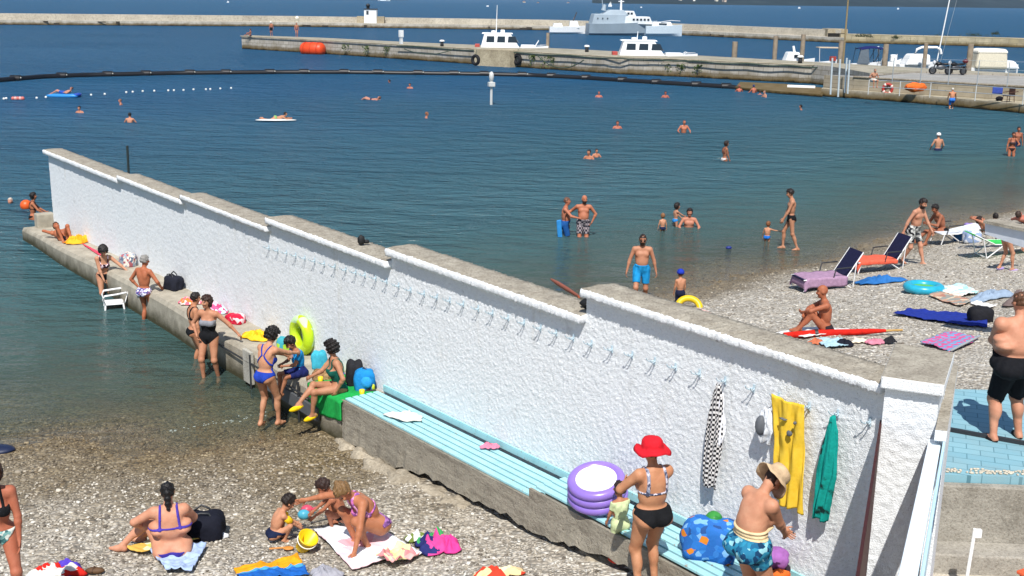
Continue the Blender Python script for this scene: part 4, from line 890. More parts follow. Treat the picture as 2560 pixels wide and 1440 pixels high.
    for wdef in wear:
        k, mat = wdef[0], wdef[1]; mat = CL(mat) if isinstance(mat, str) else mat; arg = wdef[2] if len(wdef) > 2 else None
        if k in ('briefs', 'bikini_bottom'):
            rise = 1.05 if k == 'bikini_bottom' else .8; top = (.035 if k == 'bikini_bottom' else .07) if arg is None else arg
            rg = np.maximum(np.maximum(np.maximum(pu - top, pf - plim * gg - .08 * belly), (-.155 + rise * np.maximum(np.abs(pr_) - .02, 0) * np.where(pf > 0, 1.15, .8)) - pu), near - .26 * gg)
            shell('swim_briefs' if not fem else k, np.maximum(f_tl - .009, rg), mat)
        elif k in ('trunks', 'shorts'):
            f = arg or .5; rg = np.maximum(np.maximum(pu - .09, -.14 - pu), near - .27 * gg)
            for hp, kk in ((hpR, kR), (hpL, kL)): rg = np.minimum(rg, seg(hp, kk, -.2, f, .17 * gg))
            fl = .018 if k == 'trunks' else .024
            wav_ = .006 * np.sin(PT[..., 0] * 55) * np.sin(PT[..., 1] * 48 + PT[..., 2] * 9)
            o_ = shell('swim_trunks', np.maximum(f_tl - fl - wav_, rg), mat)
        elif k == 'bikini_top':
            h_ = np.where(cf > .03, .055, .014); uc = np.where(cf > .03, -.055, -.075)
            rg = np.maximum(np.abs(cu - uc) - h_, -(cf + 1)); rg = np.maximum(rg, np.where(cf > .03, np.abs(np.abs(cr_) - .07) - .068, -1.)); rg = np.maximum(rg, np.abs(cr_) - .30)
            st = np.minimum(lane(.085 * (.5 + .5 * gg), .10, -.08, .19, 1), lane(.10 * (.5 + .5 * gg), .10, -.09, .19, -1)) if arg != 'halter' else np.minimum(lane(.075, .045, -.02, .22, 1, .011), lane(.04, .04, .17, .24, -1, .011))
            shell('bikini_top', np.minimum(np.maximum(f_t - .008, rg), np.maximum(f_t - .015, st - .004)), mat)
        elif k == 'swimsuit':
            low = arg or 'plain'
            rg = np.maximum(np.maximum(np.maximum(pu - .2, pf - plim * gg), (-.155 + .95 * np.maximum(np.abs(pr_) - .02, 0)) - pu), near - .33 * gg)
            up_ = np.where(cf > 0, -.01 if low != 'strapless' else .0, {'plain': -.10, 'cut': -.3, 'strapless': -.08}[low]); side_ = np.abs(cr_) - .30
            rg2 = np.maximum(np.maximum(np.maximum(cu - up_, -.22 - cu), side_), np.abs(cf) - .2 * gg)
            if low == 'cut': rg2 = np.maximum(rg2, np.where(cf < .01, -(np.abs(cr_) - .135), -1)); rg2 = np.maximum(rg2, side_); rg = np.maximum(rg, np.where(pf < 0, pu - .06, -1))
            rg = np.minimum(rg, rg2)
            stp = None
            if low == 'plain': stp = np.minimum(lane(.08, .09, -.02, .19, 1), lane(.09, .09, -.12, .19, -1))
            if low == 'cut': stp = np.minimum(np.minimum(lane(.08, .09, -.02, .19, 1), lane(.02, .09, .0, .19, -1)), lane(.15, .02, -.16, .0, -1, .016))
            if stp is not None: shell('shoulder_strap', np.maximum(f_t - .014, stp), mat)
            shell('swimsuit', np.maximum(f_tl - .009, rg), mat)
        elif k == 'bust_band':
            rg = np.maximum(np.abs(cu + .05) - .055, -cf); shell('bust_band', np.maximum(f_t - .0125, rg), mat)
        elif k == 'waist_roll':
            rg = np.maximum(np.abs(pu - .13) - .045, near - .33); shell('rolled_top', np.maximum(f_t - .02 - .006 * np.sin(PT[..., 2] * 160), rg), mat)
        elif k == 'beard':
            hq = (PT - hc) @ HF / hk; d = np.maximum(np.maximum(f_h / hk - .010, hq[..., 2] + .045), np.maximum(.0 - hq[..., 1], -.14 - hq[..., 2])); shell('beard', d * hk, mat)
        elif k == 'tshirt':
            rg = np.maximum(np.maximum(cu - .155, -(pu + (.02 if arg is None else arg))), np.abs(cr_) - .36)
            d = np.maximum(smin(f_t, f_a, .03) - .016 - .005 * np.sin(PT[..., 0] * 40) * np.sin(PT[..., 2] * 30), rg)
            ok = np.minimum(np.maximum(np.abs(cr_) - .15 * gg, 0), 9)
            for e_, w_ in ((eR, wR), (eL, wL)): d = np.maximum(d, -(seg(e_, w_, -.45, 1.6, .12)))
            shell('t_shirt', d, mat)
        elif k == 'wrap':
            rg = np.maximum(np.maximum(pu - .1, -near * 0 - (pu + .05)), near - .4)
            for hp, kk in ((hpR, kR), (hpL, kL)): rg = np.minimum(rg, seg(hp, kk, -.2, arg or .8, .2 * gg))
            shell('wrap_skirt', np.maximum(f_tl - .03, rg), mat)
        elif k == 'clogs':
            for a, td, kk in ((aR, nrm(P['tR']), kR), (aL, nrm(P['tL']), kL)):
                sd = nrm(a - kk); dn = nrm(sd - td * (sd @ td)) * .042; m = MB(); b = a + td * .05 + dn * 1.1
                mm = np.stack([np.cross(td, dn / .042), td, dn / .042], 1)
                e_ = MB(); e_.ell((0, 0, 0), (.052, .135, .047), 12); m.add([b + mm @ np.array(v) * np.array(1) for v in e_.v], e_.f, True); m.v = [tuple(np.array(v) * sc) for v in m.v]; m.build('clog' if arg is None else arg, mat, r, False)
        elif k == 'sunglasses':
            m = MB(); B = lambda x, y, z: (hc + HF @ (np.array([x, y, z]) * hk)) * sc
            for sg in (-1, 1):
                m.add([B(sg * .008, .105, .02), B(sg * .06, .09, .022), B(sg * .056, .092, -.014), B(sg * .014, .106, -.012)], [(0, 1, 2, 3)]); m.add([B(sg * .06, .09, .02), B(sg * .088, -.01, .018), B(sg * .088, -.01, .010), B(sg * .06, .09, .008)], [(0, 1, 2, 3)])
            m.build('sunglasses', mat, r, False, solid=.006)
        elif k in ('cap', 'bucket', 'brimhat'):
            B = lambda x, y, z: (hc + HF @ (np.array([x, y, z]) * hk)) * sc
            if k == 'cap': prof = [(.098, -.0), (.104, .03), (.1, .07), (.075, .115), (.03, .138), (0, .142)]; br = None
            elif k == 'bucket': prof = [(.185, -.035), (.15, .0), (.118, .045), (.112, .05), (.108, .09), (.1, .128), (.085, .142), (0, .146)]
            else: prof = [(.195, .0), (.17, .035), (.135, .03), (.112, .045), (.112, .07), (.105, .12), (.085, .148), (.04, .165), (0, .168)]
            m = MB(); n = 24; vs = []
            for ri, (rr_, z) in enumerate(prof):
                for j in range(n):
                    u = 2 * math.pi * j / n; wv = (.018 * math.sin(3 * u + 1) + .008 * math.sin(7 * u)) if k != 'cap' and ri < 2 else 0
                    vs.append(B(rr_ * math.cos(u), rr_ * math.sin(u) * 1.13 - .01, z + wv))
            m.add(vs, [(i * n + j, i * n + (j + 1) % n, (i + 1) * n + (j + 1) % n, (i + 1) * n + j) for i in range(len(prof) - 1) for j in range(n)], True)
            if k == 'cap': m.add([B(x, y, z) for x, y, z in ((-.07, .085, .03), (.07, .085, .03), (.065, .175, .01), (0, .19, .012), (-.065, .175, .01))], [(0, 1, 2, 3, 4)])
            m.build({'cap': 'cap', 'bucket': 'bucket_hat', 'brimhat': 'brimmed_hat'}[k], mat, r, False, solid=.006)
        elif k == 'armband':
            m = MB(); p = (eR + (shR - eR) * .4) if arg == 'R' else (eL + (shL - eL) * .4); d = nrm((shR - eR) if arg == 'R' else (shL - eL)); m.tube([(p + d * u) * sc for u in (-.07, -.06, .06, .07)], [.05 * sc, .075 * sc, .075 * sc, .05 * sc], 10); m.build('armband', mat, r, False)
    st = hair[0]
    if any(w_[0] in ('bucket', 'brimhat', 'cap') for w_ in wear) and st in ('curly', 'short', 'bob'): st = 'under'
    if st != 'bald':
        hp_ = (PT - hc) @ HF / hk; x, y, z = hp_[..., 0], hp_[..., 1], hp_[..., 2]
        ne = lambda c, rr_: np.linalg.norm((hp_ - np.array(c)) / np.array(rr_), axis=-1) * min(rr_) - min(rr_)
        base = ne((0, -.010, .018), (.077, .096, .098)); off = {'crop': .006, 'short': .016, 'curly': .045, 'bob': .03, 'pony': .012, 'bun': .014, 'long': .022, 'ring': .008, 'under': .006}[st]
        nzh = (.009 if st == 'curly' else .0055) * (np.sin(x * 95 + 1) * np.sin(y * 83) + np.sin(z * 90 + y * 40) + .6 * np.sin(x * 170 + z * 60) * np.sin(y * 150 + z * 20))
        facecut = np.maximum(.028 + .25 * np.maximum(z - .03, 0) - y, z - .062 + .9 * np.maximum(y - .06, 0) * 0)     # <0 means allowed
        low = {'crop': -.035, 'short': -.05, 'curly': -.085, 'bob': -.12, 'pony': -.06, 'bun': -.055, 'long': -.1, 'ring': -.045, 'under': -.075}[st]
        d = base - off - nzh
        allowed = np.minimum(np.maximum(y - (.02 + .3 * np.maximum(z, 0)), low - z), .062 - z)
        if st in ('bob', 'long'): d = np.minimum(d, ne((0, -.045, -.055 if st == 'bob' else -.1), (.088, .062, .085 if st == 'bob' else .15)) - nzh)
        d = np.maximum(d, allowed)
        if st == 'ring': d = np.maximum(d, z - .035)
        if st == 'pony': d = np.minimum(d, ne((0, -.115, -.08), (.042, .04, .14)) - nzh); d = np.minimum(d, ne((0, -.11, .01), (.045, .04, .05)))
        if st == 'bun': d = np.minimum(d, ne((.02, -.07, .095), (.045, .045, .04)) - nzh)
        shell('hair', d * hk, hm)
    return r, dict(hR=wR * sc, hL=wL * sc, hc=hc * sc, r=r)
def gpix(px, py, z=None):                       # where the feet stand
    return GT(px, py) if z is None else G(px, py, z)
def headpos(px, py, ztop):                    # ground position of somebody whose head top is at height ztop and appears at the pixel
    return G(px, py, ztop)
SEAT = dict(pel=(0, 0, .45), lean=(0, .05, 1), fR=(.12, .5, .06), fL=(-.12, .5, .06), hR=(.18, .32, .58), hL=(-.18, .32, .58), kR=(.1, .3, 1), kL=(-.1, .3, 1))
GROUND = dict(pel=(0, 0, .12), lean=(0, -.12, 1), fR=(.15, .72, .06), fL=(-.15, .66, .06), kR=(.3, 0, 1), kL=(-.3, 0, 1), hR=(.2, .4, .4), hL=(-.2, .4, .4), tR=(.2, .5, .8), tL=(-.2, .5, .8))
# ------------------------------------------------------------------ the people in the photograph
def wade(hx, hy, bx, by, H, top=None, zb=0.):      # base pixel gives the place, head pixel the height above the water
    p = G(bx, by, zb); z = GY(hx, hy, p[1])[2]; return (p[0], p[1], z - (top or H))
def ongd(bx, by, dz=0): p = GT(bx, by); return (p[0], p[1], p[2] + dz)
BLACK = '17181b'; NAVY = '1b2440'
# near the bench
zt = 2.56; p = G(1640, 1083, zt)
person('woman in a red brimmed hat and black bikini bottoms standing by the bench', (p[0] - .02, p[1] - .1, zt - 1.79), 22, 1.73, 'f', 1.28, col='b8825c', hair=('bob', '5c3a22'), res=.0105,
       pose=dict(hL=(-.16, .34, 1.17), hR=(-.02, .37, 1.13), eL=(-.9, -.25, -.5), eR=(.9, -.2, -.6), fR=(.11, .05, .075), fL=(-.13, -.03, .075), hd=(12, 4), lean=(0, .0, 1)),
       wear=[('bikini_bottom', BLACK, .075), ('bikini_top', PRINT(['8f93a6', '4a4d63', 'c9c4cf'], 40)), ('brimhat', 'c9202c')])
cp = G(1545, 1412, .62)
person('small child in pale green with red shoes beside the woman in the red hat', (cp[0], cp[1], .62), 30, 1.0, 'm', 1, .8, 'a8704f', hair=('short', '2a1c14'), res=.012,
       pose=dict(hL=(-.2, .2, .85), hR=(.15, .3, 1.0)), wear=[('tshirt', 'c3cfa0', .2), ('wrap', 'bcc898', .9), ('clogs', 'd8412f', 'shoe')])
zt = 2.72; p = G(1925, 1165, zt)
person('woman in a beige bucket hat and blue swim shorts bending over beside the bench', (p[0] - .1, p[1] - .02, zt - 1.70), -62, 1.72, 'f', 1.36, col='c48e70', hair=('curly', '3a2318'), res=.0105,
       pose=dict(lean=(0, .36, 1), ptilt=(0, -.02, 1), hd=(0, 56), hR=(.03, .36, .96), hL=(-.02, .38, .99), eR=(.7, -.7, -.4), eL=(-.7, -.7, -.4), pel=(0, -.05, .95), fR=(.12, .1, .075), fL=(-.1, -.05, .075)),
       wear=[('trunks', PRINT(['1f5f86', '2f86a8', '163a5c', '2a7496', '8fc4d0'], 24), .42), ('waist_roll', 'd8c29a'), ('bucket', 'c9ae8c')])
# front left beach
zt = .78 + 1.62; p = G(-22, 1152, zt)
person('tanned woman in a black triangle bikini top at the left edge', (p[0], p[1], zt - 1.66), 205, 1.66, 'f', 1.02, col='a5573b', hair=('bob', '3a2418'), res=.0115, skinred='a03a24',
       pose=dict(hL=(-.20, .16, .80), eL=(-1.2, -.5, .3), hR=(.24, .15, .8), lean=(0, .10, 1), fR=(.16, .0, .075), fL=(-.16, .12, .075), fist=.25),
       wear=[('bikini_bottom', PRINT(['7fb0ac', 'cfd8cf', '3f6a6c'], 30)), ('bikini_top', BLACK, 'halter')])
l = ongd(432, 1385)
person('heavy pale woman with a black ponytail sitting on a towel with her back turned', l, 14, 1.7, 'f', 1.46, col='c48d70', hair=('pony', '120f10'), res=.0115, skinred='c25c46', belly=.3,
       pose=dict(pel=(0, 0, .14), lean=(-.04, .06, 1), fL=(-.62, .22, .07), fR=(-.40, .42, .07), kL=(-.6, .5, .35), kR=(-.2, .8, .6), hR=(.22, .38, .22), hL=(-.34, .25, .28), tL=(-1, .3, .1), tR=(-1, .3, .1), hd=(0, 6), eR=(1, -.3, 0), eL=(-1, -.3, 0)),
       wear=[('bikini_bottom', '3a2f86', -.03), ('bikini_top', '4a3a9a')])
l = ongd(700, 1352)
person('toddler with yellow armbands squatting on the pebbles', l, -62, 1.06, 'm', 1.08, 1.0, 'c08a68', hair=('short', '21160f'), res=.011,
       pose=dict(pel=(0, -.10, .22), lean=(0, .55, 1), fR=(.13, .06, .06), fL=(-.13, .08, .06), kR=(.35, .6, .8), kL=(-.35, .6, .8), hR=(.12, .5, .16), hL=(-.10, .5, .18), hd=(0, 25), ptilt=(0, .2, 1)),
       wear=[('briefs', NAVY), ('armband', 'e2b81e', 'R'), ('armband', 'e2b81e', 'L')])
l = ongd(845, 1318)
person('child crouching behind the woman in the pink bikini and digging in the pebbles', l, 98, 1.22, 'm', .95, .7, '9c5c3c', hair=('short', '33211a'), res=.012,
       pose=dict(pel=(0, -.1, .24), lean=(0, .6, 1), fR=(.14, .06, .06), fL=(-.14, .1, .06), kR=(.4, .6, .8), kL=(-.4, .6, .8), hR=(.1, .62, .12), hL=(-.12, .62, .1), hd=(0, 30)), wear=[('briefs', BLACK)])
l = ongd(905, 1362)
person('woman in a pink and purple bikini crouching on the white towel', (l[0] + .03, l[1] - .05, l[2]), 128, 1.84, 'f', 1.0, col='ab6a44', hair=('bun', '7d5f3c'), res=.0105,
       pose=dict(pel=(0, -.16, .27), ptilt=(0, .45, 1), lean=(.0, .72, .78), fR=(.10, .05, .06), fL=(-.12, .02, .06), kR=(.12, .9, .75), kL=(-.2, .9, .75), hL=(-.36, .36, .05), hR=(.62, .52, .5), eL=(-1, -.2, .2), eR=(.5, -.4, .6), hd=(8, 42), fist=.2),
       wear=[('bikini_bottom', PRINT(['7a4f86', 'a06aa8', '5c3a6c'], 25)), ('bikini_top', PRINT(['cc72b4', 'e7a7d4', '8c5aa0'], 30), 'halter')])
# along the ledge
l = wade(700, 808, 672, 1068, 1.66, 1.60)
person('woman in a cut out royal blue swimsuit reaching towards the boy', (l[0], l[1], min(l[2], .02)), -26, 1.68, 'f', 1.03, col='bd8a68', hair=('curly', '17110e'), res=.0115,
       pose=dict(lean=(.02, .30, 1), ptilt=(0, .12, 1), hR=(.22, .64, 1.18), hL=(.02, .58, 1.12), eR=(.7, -.1, -.7), eL=(-.6, -.1, -.8), fR=(.12, .12, .075), fL=(-.12, -.06, .075), pel=(0, -.04, .95), hd=(-8, 22)),
       wear=[('swimsuit', '203c9c', 'cut')])
q = W3(15.95, -.62, 0)
bp_ = W3(17.05, -.70, 0)
person('boy in a bright blue t-shirt and navy shorts sitting on the ledge looking down', (bp_[0], bp_[1], .70 - .27), 124, 1.38, 'm', .98, .5, '9d6848', hair=('short', '17110e'), res=.0115,
       pose=dict(pel=(0, 0, .45), lean=(0, .2, 1), fR=(.14, .42, -.02), fL=(-.12, .5, .02), kR=(.2, .6, .6), kL=(-.2, .6, .6), hR=(.10, .36, .62), hL=(-.06, .38, .62), hd=(0, 38), tR=(.1, 1, -.5), tL=(-.1, 1, -.5)),
       wear=[('tshirt', '1f86c4', -.06), ('trunks', '1c2458', .75)])
bp_ = W3(18.25, -.62, 0)
person('woman in a dark green swimsuit and yellow clogs sitting on a green towel', (bp_[0], bp_[1], .76 - .345), 112, 1.64, 'f', 1.0, col='a87656', hair=('curly', '1a1412'), res=.0105,
       pose=dict(pel=(0, 0, .45), lean=(0, .12, 1), fL=(-.02, .46, -.02), fR=(-.10, .72, .22), kL=(-.1, .7, .7), kR=(.1, .6, .9), hL=(-.24, .08, .44), hR=(.02, .46, .66), eL=(-.8, -.6, 0), eR=(.6, -.2, -.7), hd=(-50, 6), tL=(0, 1, -.35), tR=(-.1, 1, -.25)),
       wear=[('swimsuit', '14564a'), ('clogs', 'e8c414')])
l = wade(528, 742, 527, 940, 1.66)
person('woman in a strapless black swimsuit with a hand on her hip', l, 172, 1.68, 'f', 1.06, col='b37c5c', hair=('bob', '331d14'), res=.011,
       pose=dict(hR=(.20, .10, .98), eR=(1, -.5, 0), hL=(-.60, -.06, .98), eL=(-.4, -.8, -.2), fR=(.10, .1, .075), fL=(-.14, -.05, .075), hd=(-26, 4), lean=(-.05, .0, 1)),
       wear=[('swimsuit', BLACK, 'strapless'), ('bust_band', '83858c')])
l = wade(494, 730, 489, 900, 1.64)
person('woman in a black bikini half hidden behind the one in the black swimsuit', l, -60, 1.62, 'f', .95, col='b37c5a', hair=('short', '1c1410'), pose=dict(hL=(-.22, .08, .96), eL=(-1, -.4, 0), hd=(0, 10)), wear=[('bikini_bottom', BLACK), ('bikini_top', BLACK)])
l = wade(365, 640, 366, 800, 1.68)
person('deeply tanned grey haired bather in blue and white briefs seen from behind in the shallows', l, -24, 1.68, 'm', 1.0, col='a3562f', hair=('short', '8d8a86'), res=.012, skinred='8e3a20',
       pose=dict(hL=(-.20, .05, .98), eL=(-1, -.35, .1), hR=(.30, .22, 1.0), eR=(.8, -.4, -.4), hd=(-10, 6)), wear=[('briefs', PRINT(['c9cbe0', '4a4f8c', 'e5dfe6', '8a5f86'], 34))])
l = wade(268, 617, 264, 735, 1.66, 1.56)
person('woman in a black and white bikini bending over a white plastic chair in the water', l, -150, 1.64, 'f', 1.02, col='b88668', hair=('curly', '150f0e'), res=.012,
       pose=dict(lean=(0, .34, 1), ptilt=(0, .1, 1), hR=(.02, .36, .62), hL=(-.55, .35, 1.02), eR=(.6, -.6, -.2), eL=(-.6, -.5, -.4), hd=(-10, 25), pel=(0, -.05, .95)), wear=[('bikini_bottom', BLACK), ('bikini_top', PRINT(['20181c', 'd8c4cc', '5c3a4a'], 24))])
p = W3(2.55, -.42, ledz(2.55))
person('tanned sunbather lying on the ledge with knees up', p, 217, 1.66, 'm', .95, col='a4572f', hair=('short', '4a3020'), res=.014, skinred='8e3a20',
       pose=dict(pel=(0, 0, .12), lean=(0, -1, .06), ptilt=(0, -1, .04), fR=(.12, .42, .07), fL=(-.10, .50, .07), kR=(.3, .2, 1), kL=(.1, .2, 1), hR=(.12, -.78, .12), hL=(-.12, -.78, .12), eR=(1, 0, .3), eL=(-1, 0, .3)), wear=[('briefs', '2a2330')])
l = wade(86, 482, 84, 548, 1.62)
person('woman with wet black hair standing chest deep by the seaward end of the ledge', l, -70, 1.62, 'f', .95, col='a8623c', hair=('long', '120e0e'), pose=dict(hR=(.2, .4, 1.05), hL=(-.2, .4, 1.05)), wear=[('bikini_bottom', BLACK), ('bikini_top', BLACK)])
l = wade(116, 578, 118, 607, 1.60)
person('bather with long black hair neck deep right beside the ledge', l, -40, 1.6, 'f', .95, col='b07a5c', hair=('long', '0f0c0d'), wear=[('bikini_top', BLACK)])
# right hand beach
p = G(1600, 752, .0); zt = GY(1607, 585, p[1])[2]
person('bearded man in sunglasses and bright blue swim shorts wading out behind the wall', (p[0], p[1], zt - 1.80), 176, 1.80, 'm', 1.06, col='b07a5c', hair=('crop', '2c1d15'), res=.012, belly=.12,
       pose=dict(hR=(.36, .08, .80), hL=(-.36, .02, .80), eR=(.7, -.7, 0), eL=(-.7, -.7, 0), fR=(.13, .18, .1), fL=(-.12, -.14, .075), hd=(0, 8)), wear=[('trunks', '1d88c2', .72), ('sunglasses', BLACK), ('beard', hairmat('2c1d15'))])
p = G(1698, 775, .12); zt = GY(1695, 675, p[1])[2]
person('child in a royal blue cap and navy shorts standing by the yellow ring', (p[0], p[1], zt - 1.10), 15, 1.08, 'm', .95, .6, 'b5805f', hair=('short', '3a251a'), res=.012, pose=dict(hR=(.22, .12, .72), hL=(-.22, .12, .75)), wear=[('trunks', '1a1f38', .8), ('cap', '2036a0')])
l = wade(1412, 493, 1411, 588, 1.74)
person('sunburnt man with a blue board talking to the bald man in the water', l, -95, 1.74, 'm', 1.05, col='b0694c', hair=('crop', '6a4a3a'), belly=.3, skinred='b84a38', pose=dict(hR=(.2, .45, 1.15), hL=(-.24, .1, .8)), wear=[('trunks', '1d4f8c', .8)])
l = wade(1455, 487, 1457, 590, 1.78)
person('big bald man in chequered shorts standing in the water with a hand on his hip', l, 178, 1.78, 'm', 1.15, col='ad6646', hair=('bald', '6a4a3a'), belly=.4, skinred='b84a38', pose=dict(hL=(-.26, .04, .95), eL=(-1, -.3, 0), hR=(.5, .1, 1.2), eR=(.5, -.5, -.5), hd=(18, 8)), wear=[('trunks', CHECK('2b2a33', '9a8f92', 16), .75), ('beard', hairmat('3a2a22'))])
l = wade(1655, 536, 1656, 577, .92)
person('blond toddler standing waist deep in the water with its back turned', l, 10, .92, 'm', 1, 1.0, 'bd8766', hair=('short', '8a5f3c'), wear=[('briefs', NAVY)])
l = wade(1690, 510, 1688, 566, 1.12)
person('dark haired child in blue briefs reaching towards the crouching man in the water', l, -75, 1.12, 'm', .95, .7, 'bd8a6c', hair=('bob', '1f1612'), pose=dict(hR=(.1, .5, 1.1), hL=(-.1, .42, .95)), wear=[('briefs', '2b7fc0')])
l = wade(1723, 521, 1722, 567, 1.75)
person('dark haired man crouching chest deep in front of the two children', l, 176, 1.75, 'm', 1.0, col='b5755c', hair=('long', '201612'), pose=dict(hR=(.25, .35, 1.1), hL=(-.25, .35, 1.1)), wear=[('briefs', NAVY)])
l = wade(1915, 556, 1917, 603, .95)
person('toddler in blue and red trunks stretching an arm up towards the man in black briefs', l, -30, .95, 'm', 1.05, 1.0, 'bd8766', hair=('short', '7d4f30'), pose=dict(hR=(.6, .2, 1.3), hL=(-.35, .15, .75), eR=(.2, 0, -1)), wear=[('briefs', '1f66b8')])
p = G(1972, 622, 0); zt = GY(1971, 472, p[1])[2]
person('slim man in black briefs standing at the waterline looking down at the toddler', (p[0], p[1], zt - 1.80), 82, 1.80, 'm', .9, col='b07e60', hair=('short', '1f1511'), res=.013, pose=dict(hR=(.18, .2, .82), hL=(-.2, .26, .85), fR=(.10, .16, .075), fL=(-.10, -.22, .075), hd=(0, 22), lean=(0, .03, 1)), wear=[('briefs', BLACK)])
l = ongd(2275, 662)
person('pale bearded man in black and white patterned shorts striding up the beach', l, -142, 1.80, 'm', 1.0, col='b9866c', hair=('short', '201612'), res=.013, belly=.1, pose=dict(lean=(0, .26, 1), hR=(.36, -.06, .86), hL=(-.3, .38, .80), fR=(.1, -.18, .1), fL=(-.1, .3, .075), pel=(0, 0, .95), hd=(0, 16)), wear=[('trunks', PRINT(['1d1d20', '8d8d8a', '33353a', 'c4c4c0'], 16), .75), ('beard', hairmat('201612'))])
l = ongd(2352, 606)
person('deeply tanned man sitting on a low lounger at the shore leaning over his knees', (l[0], l[1], l[2] - .05), 98, 1.76, 'm', 1.0, col='8a4a2a', hair=('short', '17110e'), res=.014, skinred='7a3218', pose=dict(SEAT, lean=(0, .5, 1), pel=(0, 0, .42), fR=(.16, .75, .06), fL=(-.14, .55, .06), hR=(.1, .5, .62), hL=(-.1, .5, .62), hd=(0, 14)), wear=[('briefs', BLACK)])
l = ongd(2482, 612)
person('sunbather with folded arms behind the head on the bright green lounger', (l[0] - .05, l[1] - .5, l[2] + .30), -97, 1.74, 'm', 1.05, col='b8785c', hair=('short', '2a1a14'), res=.014, skinred='b84a3a', pose=dict(pel=(0, 0, .12), lean=(0, -1, .42), ptilt=(0, -1, .15), fR=(.12, .82, .05), fL=(-.12, .84, .05), kR=(.1, .2, 1), kL=(-.1, .2, 1), hR=(.12, -.75, .50), hL=(-.12, -.75, .50), eR=(1, 0, .5), eL=(-1, 0, .5)), wear=[('briefs', '2a2a48')])
l = ongd(2482, 588)
person('child in a royal blue t-shirt sitting with its back turned behind the green lounger', l, 5, 1.2, 'm', 1, .6, 'a87456', hair=('short', '1f1713'), pose=dict(GROUND), wear=[('tshirt', '22468a', .0), ('trunks', NAVY, .6)])
l = ongd(2512, 676)
person('person bending over behind the white board, only bare legs and turquoise bottoms in view', l, -80, 1.5, 'f', .9, col='b8866a', hair=('short', '3a2a20'), pose=dict(lean=(0, 1, .25), ptilt=(0, .6, .6), hR=(.15, .6, .5), hL=(-.15, .6, .5), pel=(0, -.05, .93), fR=(.12, .14, .075), fL=(-.12, -.1, .075)), wear=[('bikini_bottom', '5fa9b8'), ('bikini_top', '5fa9b8'), ('clogs', 'a593c8', 'flip_flop')])
l = ongd(2575, 556)
person('reddish sunbather lying on a white towel at the right edge of the beach', l, -60, 1.7, 'm', 1.1, col='b56a5a', hair=('short', '3a2a20'), pose=dict(pel=(0, 0, .12), lean=(0, -1, .06), ptilt=(0, -1, .04), fR=(.12, .8, .07), fL=(-.1, .82, .07), kR=(0, 0, 1), kL=(0, 0, 1), hR=(.3, -.1, .1), hL=(-.3, -.1, .1)), wear=[('trunks', '5a2230', .5)])
l = ongd(2062, 836)
person('bald deeply tanned man sitting on a white towel hugging his knees', l, 84, 1.76, 'm', 1.0, col='9c502c', hair=('bald', '3a2a20'), res=.0125, skinred='8a3a1c', pose=dict(pel=(0, 0, .13), lean=(0, .12, 1), fR=(.14, .46, .06), fL=(-.14, .54, .06), kR=(.1, .1, 1), kL=(-.12, .1, 1), hR=(-.02, .40, .36), hL=(.02, .42, .40), eR=(1, 0, 0), eL=(-1, 0, .2), hd=(0, 8)), wear=[('briefs', '2a2226')])
pz = 1.925; p = G(2482, 1096, pz)
person('very heavy man in long black swim shorts on the blue paving', (p[0] + .16, p[1], pz - .03), 6, 1.84, 'm', 1.72, col='bd8468', hair=('crop', '5a3c28'), res=.0125, belly=.9, pose=dict(hR=(.10, .40, 1.10), hL=(-.10, .40, 1.10), eR=(.5, -.8, -.6), eL=(-.5, -.8, -.6), fR=(.17, .05, .075), fL=(-.17, -.02, .075), hd=(0, 6)), wear=[('trunks', '15161a', .92), ('clogs', '1a1a1c', 'flip_flop')])
# the quay and pier
p = G(2181, 203, 1.62); 
person('man sitting on the edge of the quay wall with his legs hanging down', (p[0], p[1] - .15, 1.62 - .35), 188, 1.76, 'm', 1.05, col='b58468', hair=('crop', '8a6a5a'), res=.02, fingers=False, pose=dict(SEAT, lean=(.0, .3, 1), fR=(.12, .42, .0), fL=(-.12, .42, .0), hR=(.2, .3, .62), hL=(-.2, .3, .62)), wear=[('trunks', 'c9c6bf', .7)])
l = wade(2380, 222, 2378, 272, 1.74, 1.66)
person('white haired man in blue shorts stepping up onto the bathing walkway from the water', l, -12, 1.74, 'm', 1.1, col='b5764e', hair=('crop', 'cfc9c0'), res=.02, fingers=False, pose=dict(lean=(0, .35, 1), hR=(.3, .4, .9), hL=(-.25, .35, .9), fR=(.12, .25, .3)), wear=[('trunks', '2f6fc0', .8)])
for x, y0, y1, f, H_, lab, kw in ((679, 63, 90, 165, 1.76, 'man in a white hat and dark shorts standing near the end of the stone pier', dict(wear=[('cap', 'eeeeea'), ('trunks', BLACK, .7)])), (742, 63, 93, 200, 1.74, 'bather standing on the stone pier above the orange buoy', dict(wear=[('briefs', '6a4a5a')])), (626, 80, 91, 90, 1.7, 'bather sitting at the very end of the stone pier', dict(pose=GROUND, wear=[('briefs', NAVY)]))):
    p = G(x, y1 - 1, PZ + .02); person(lab, p, f, H_, 'm', 1, col='ab6a4c', hair=('short', '2a1d16'), res=.024, fingers=False, facedetail=False, **kw)
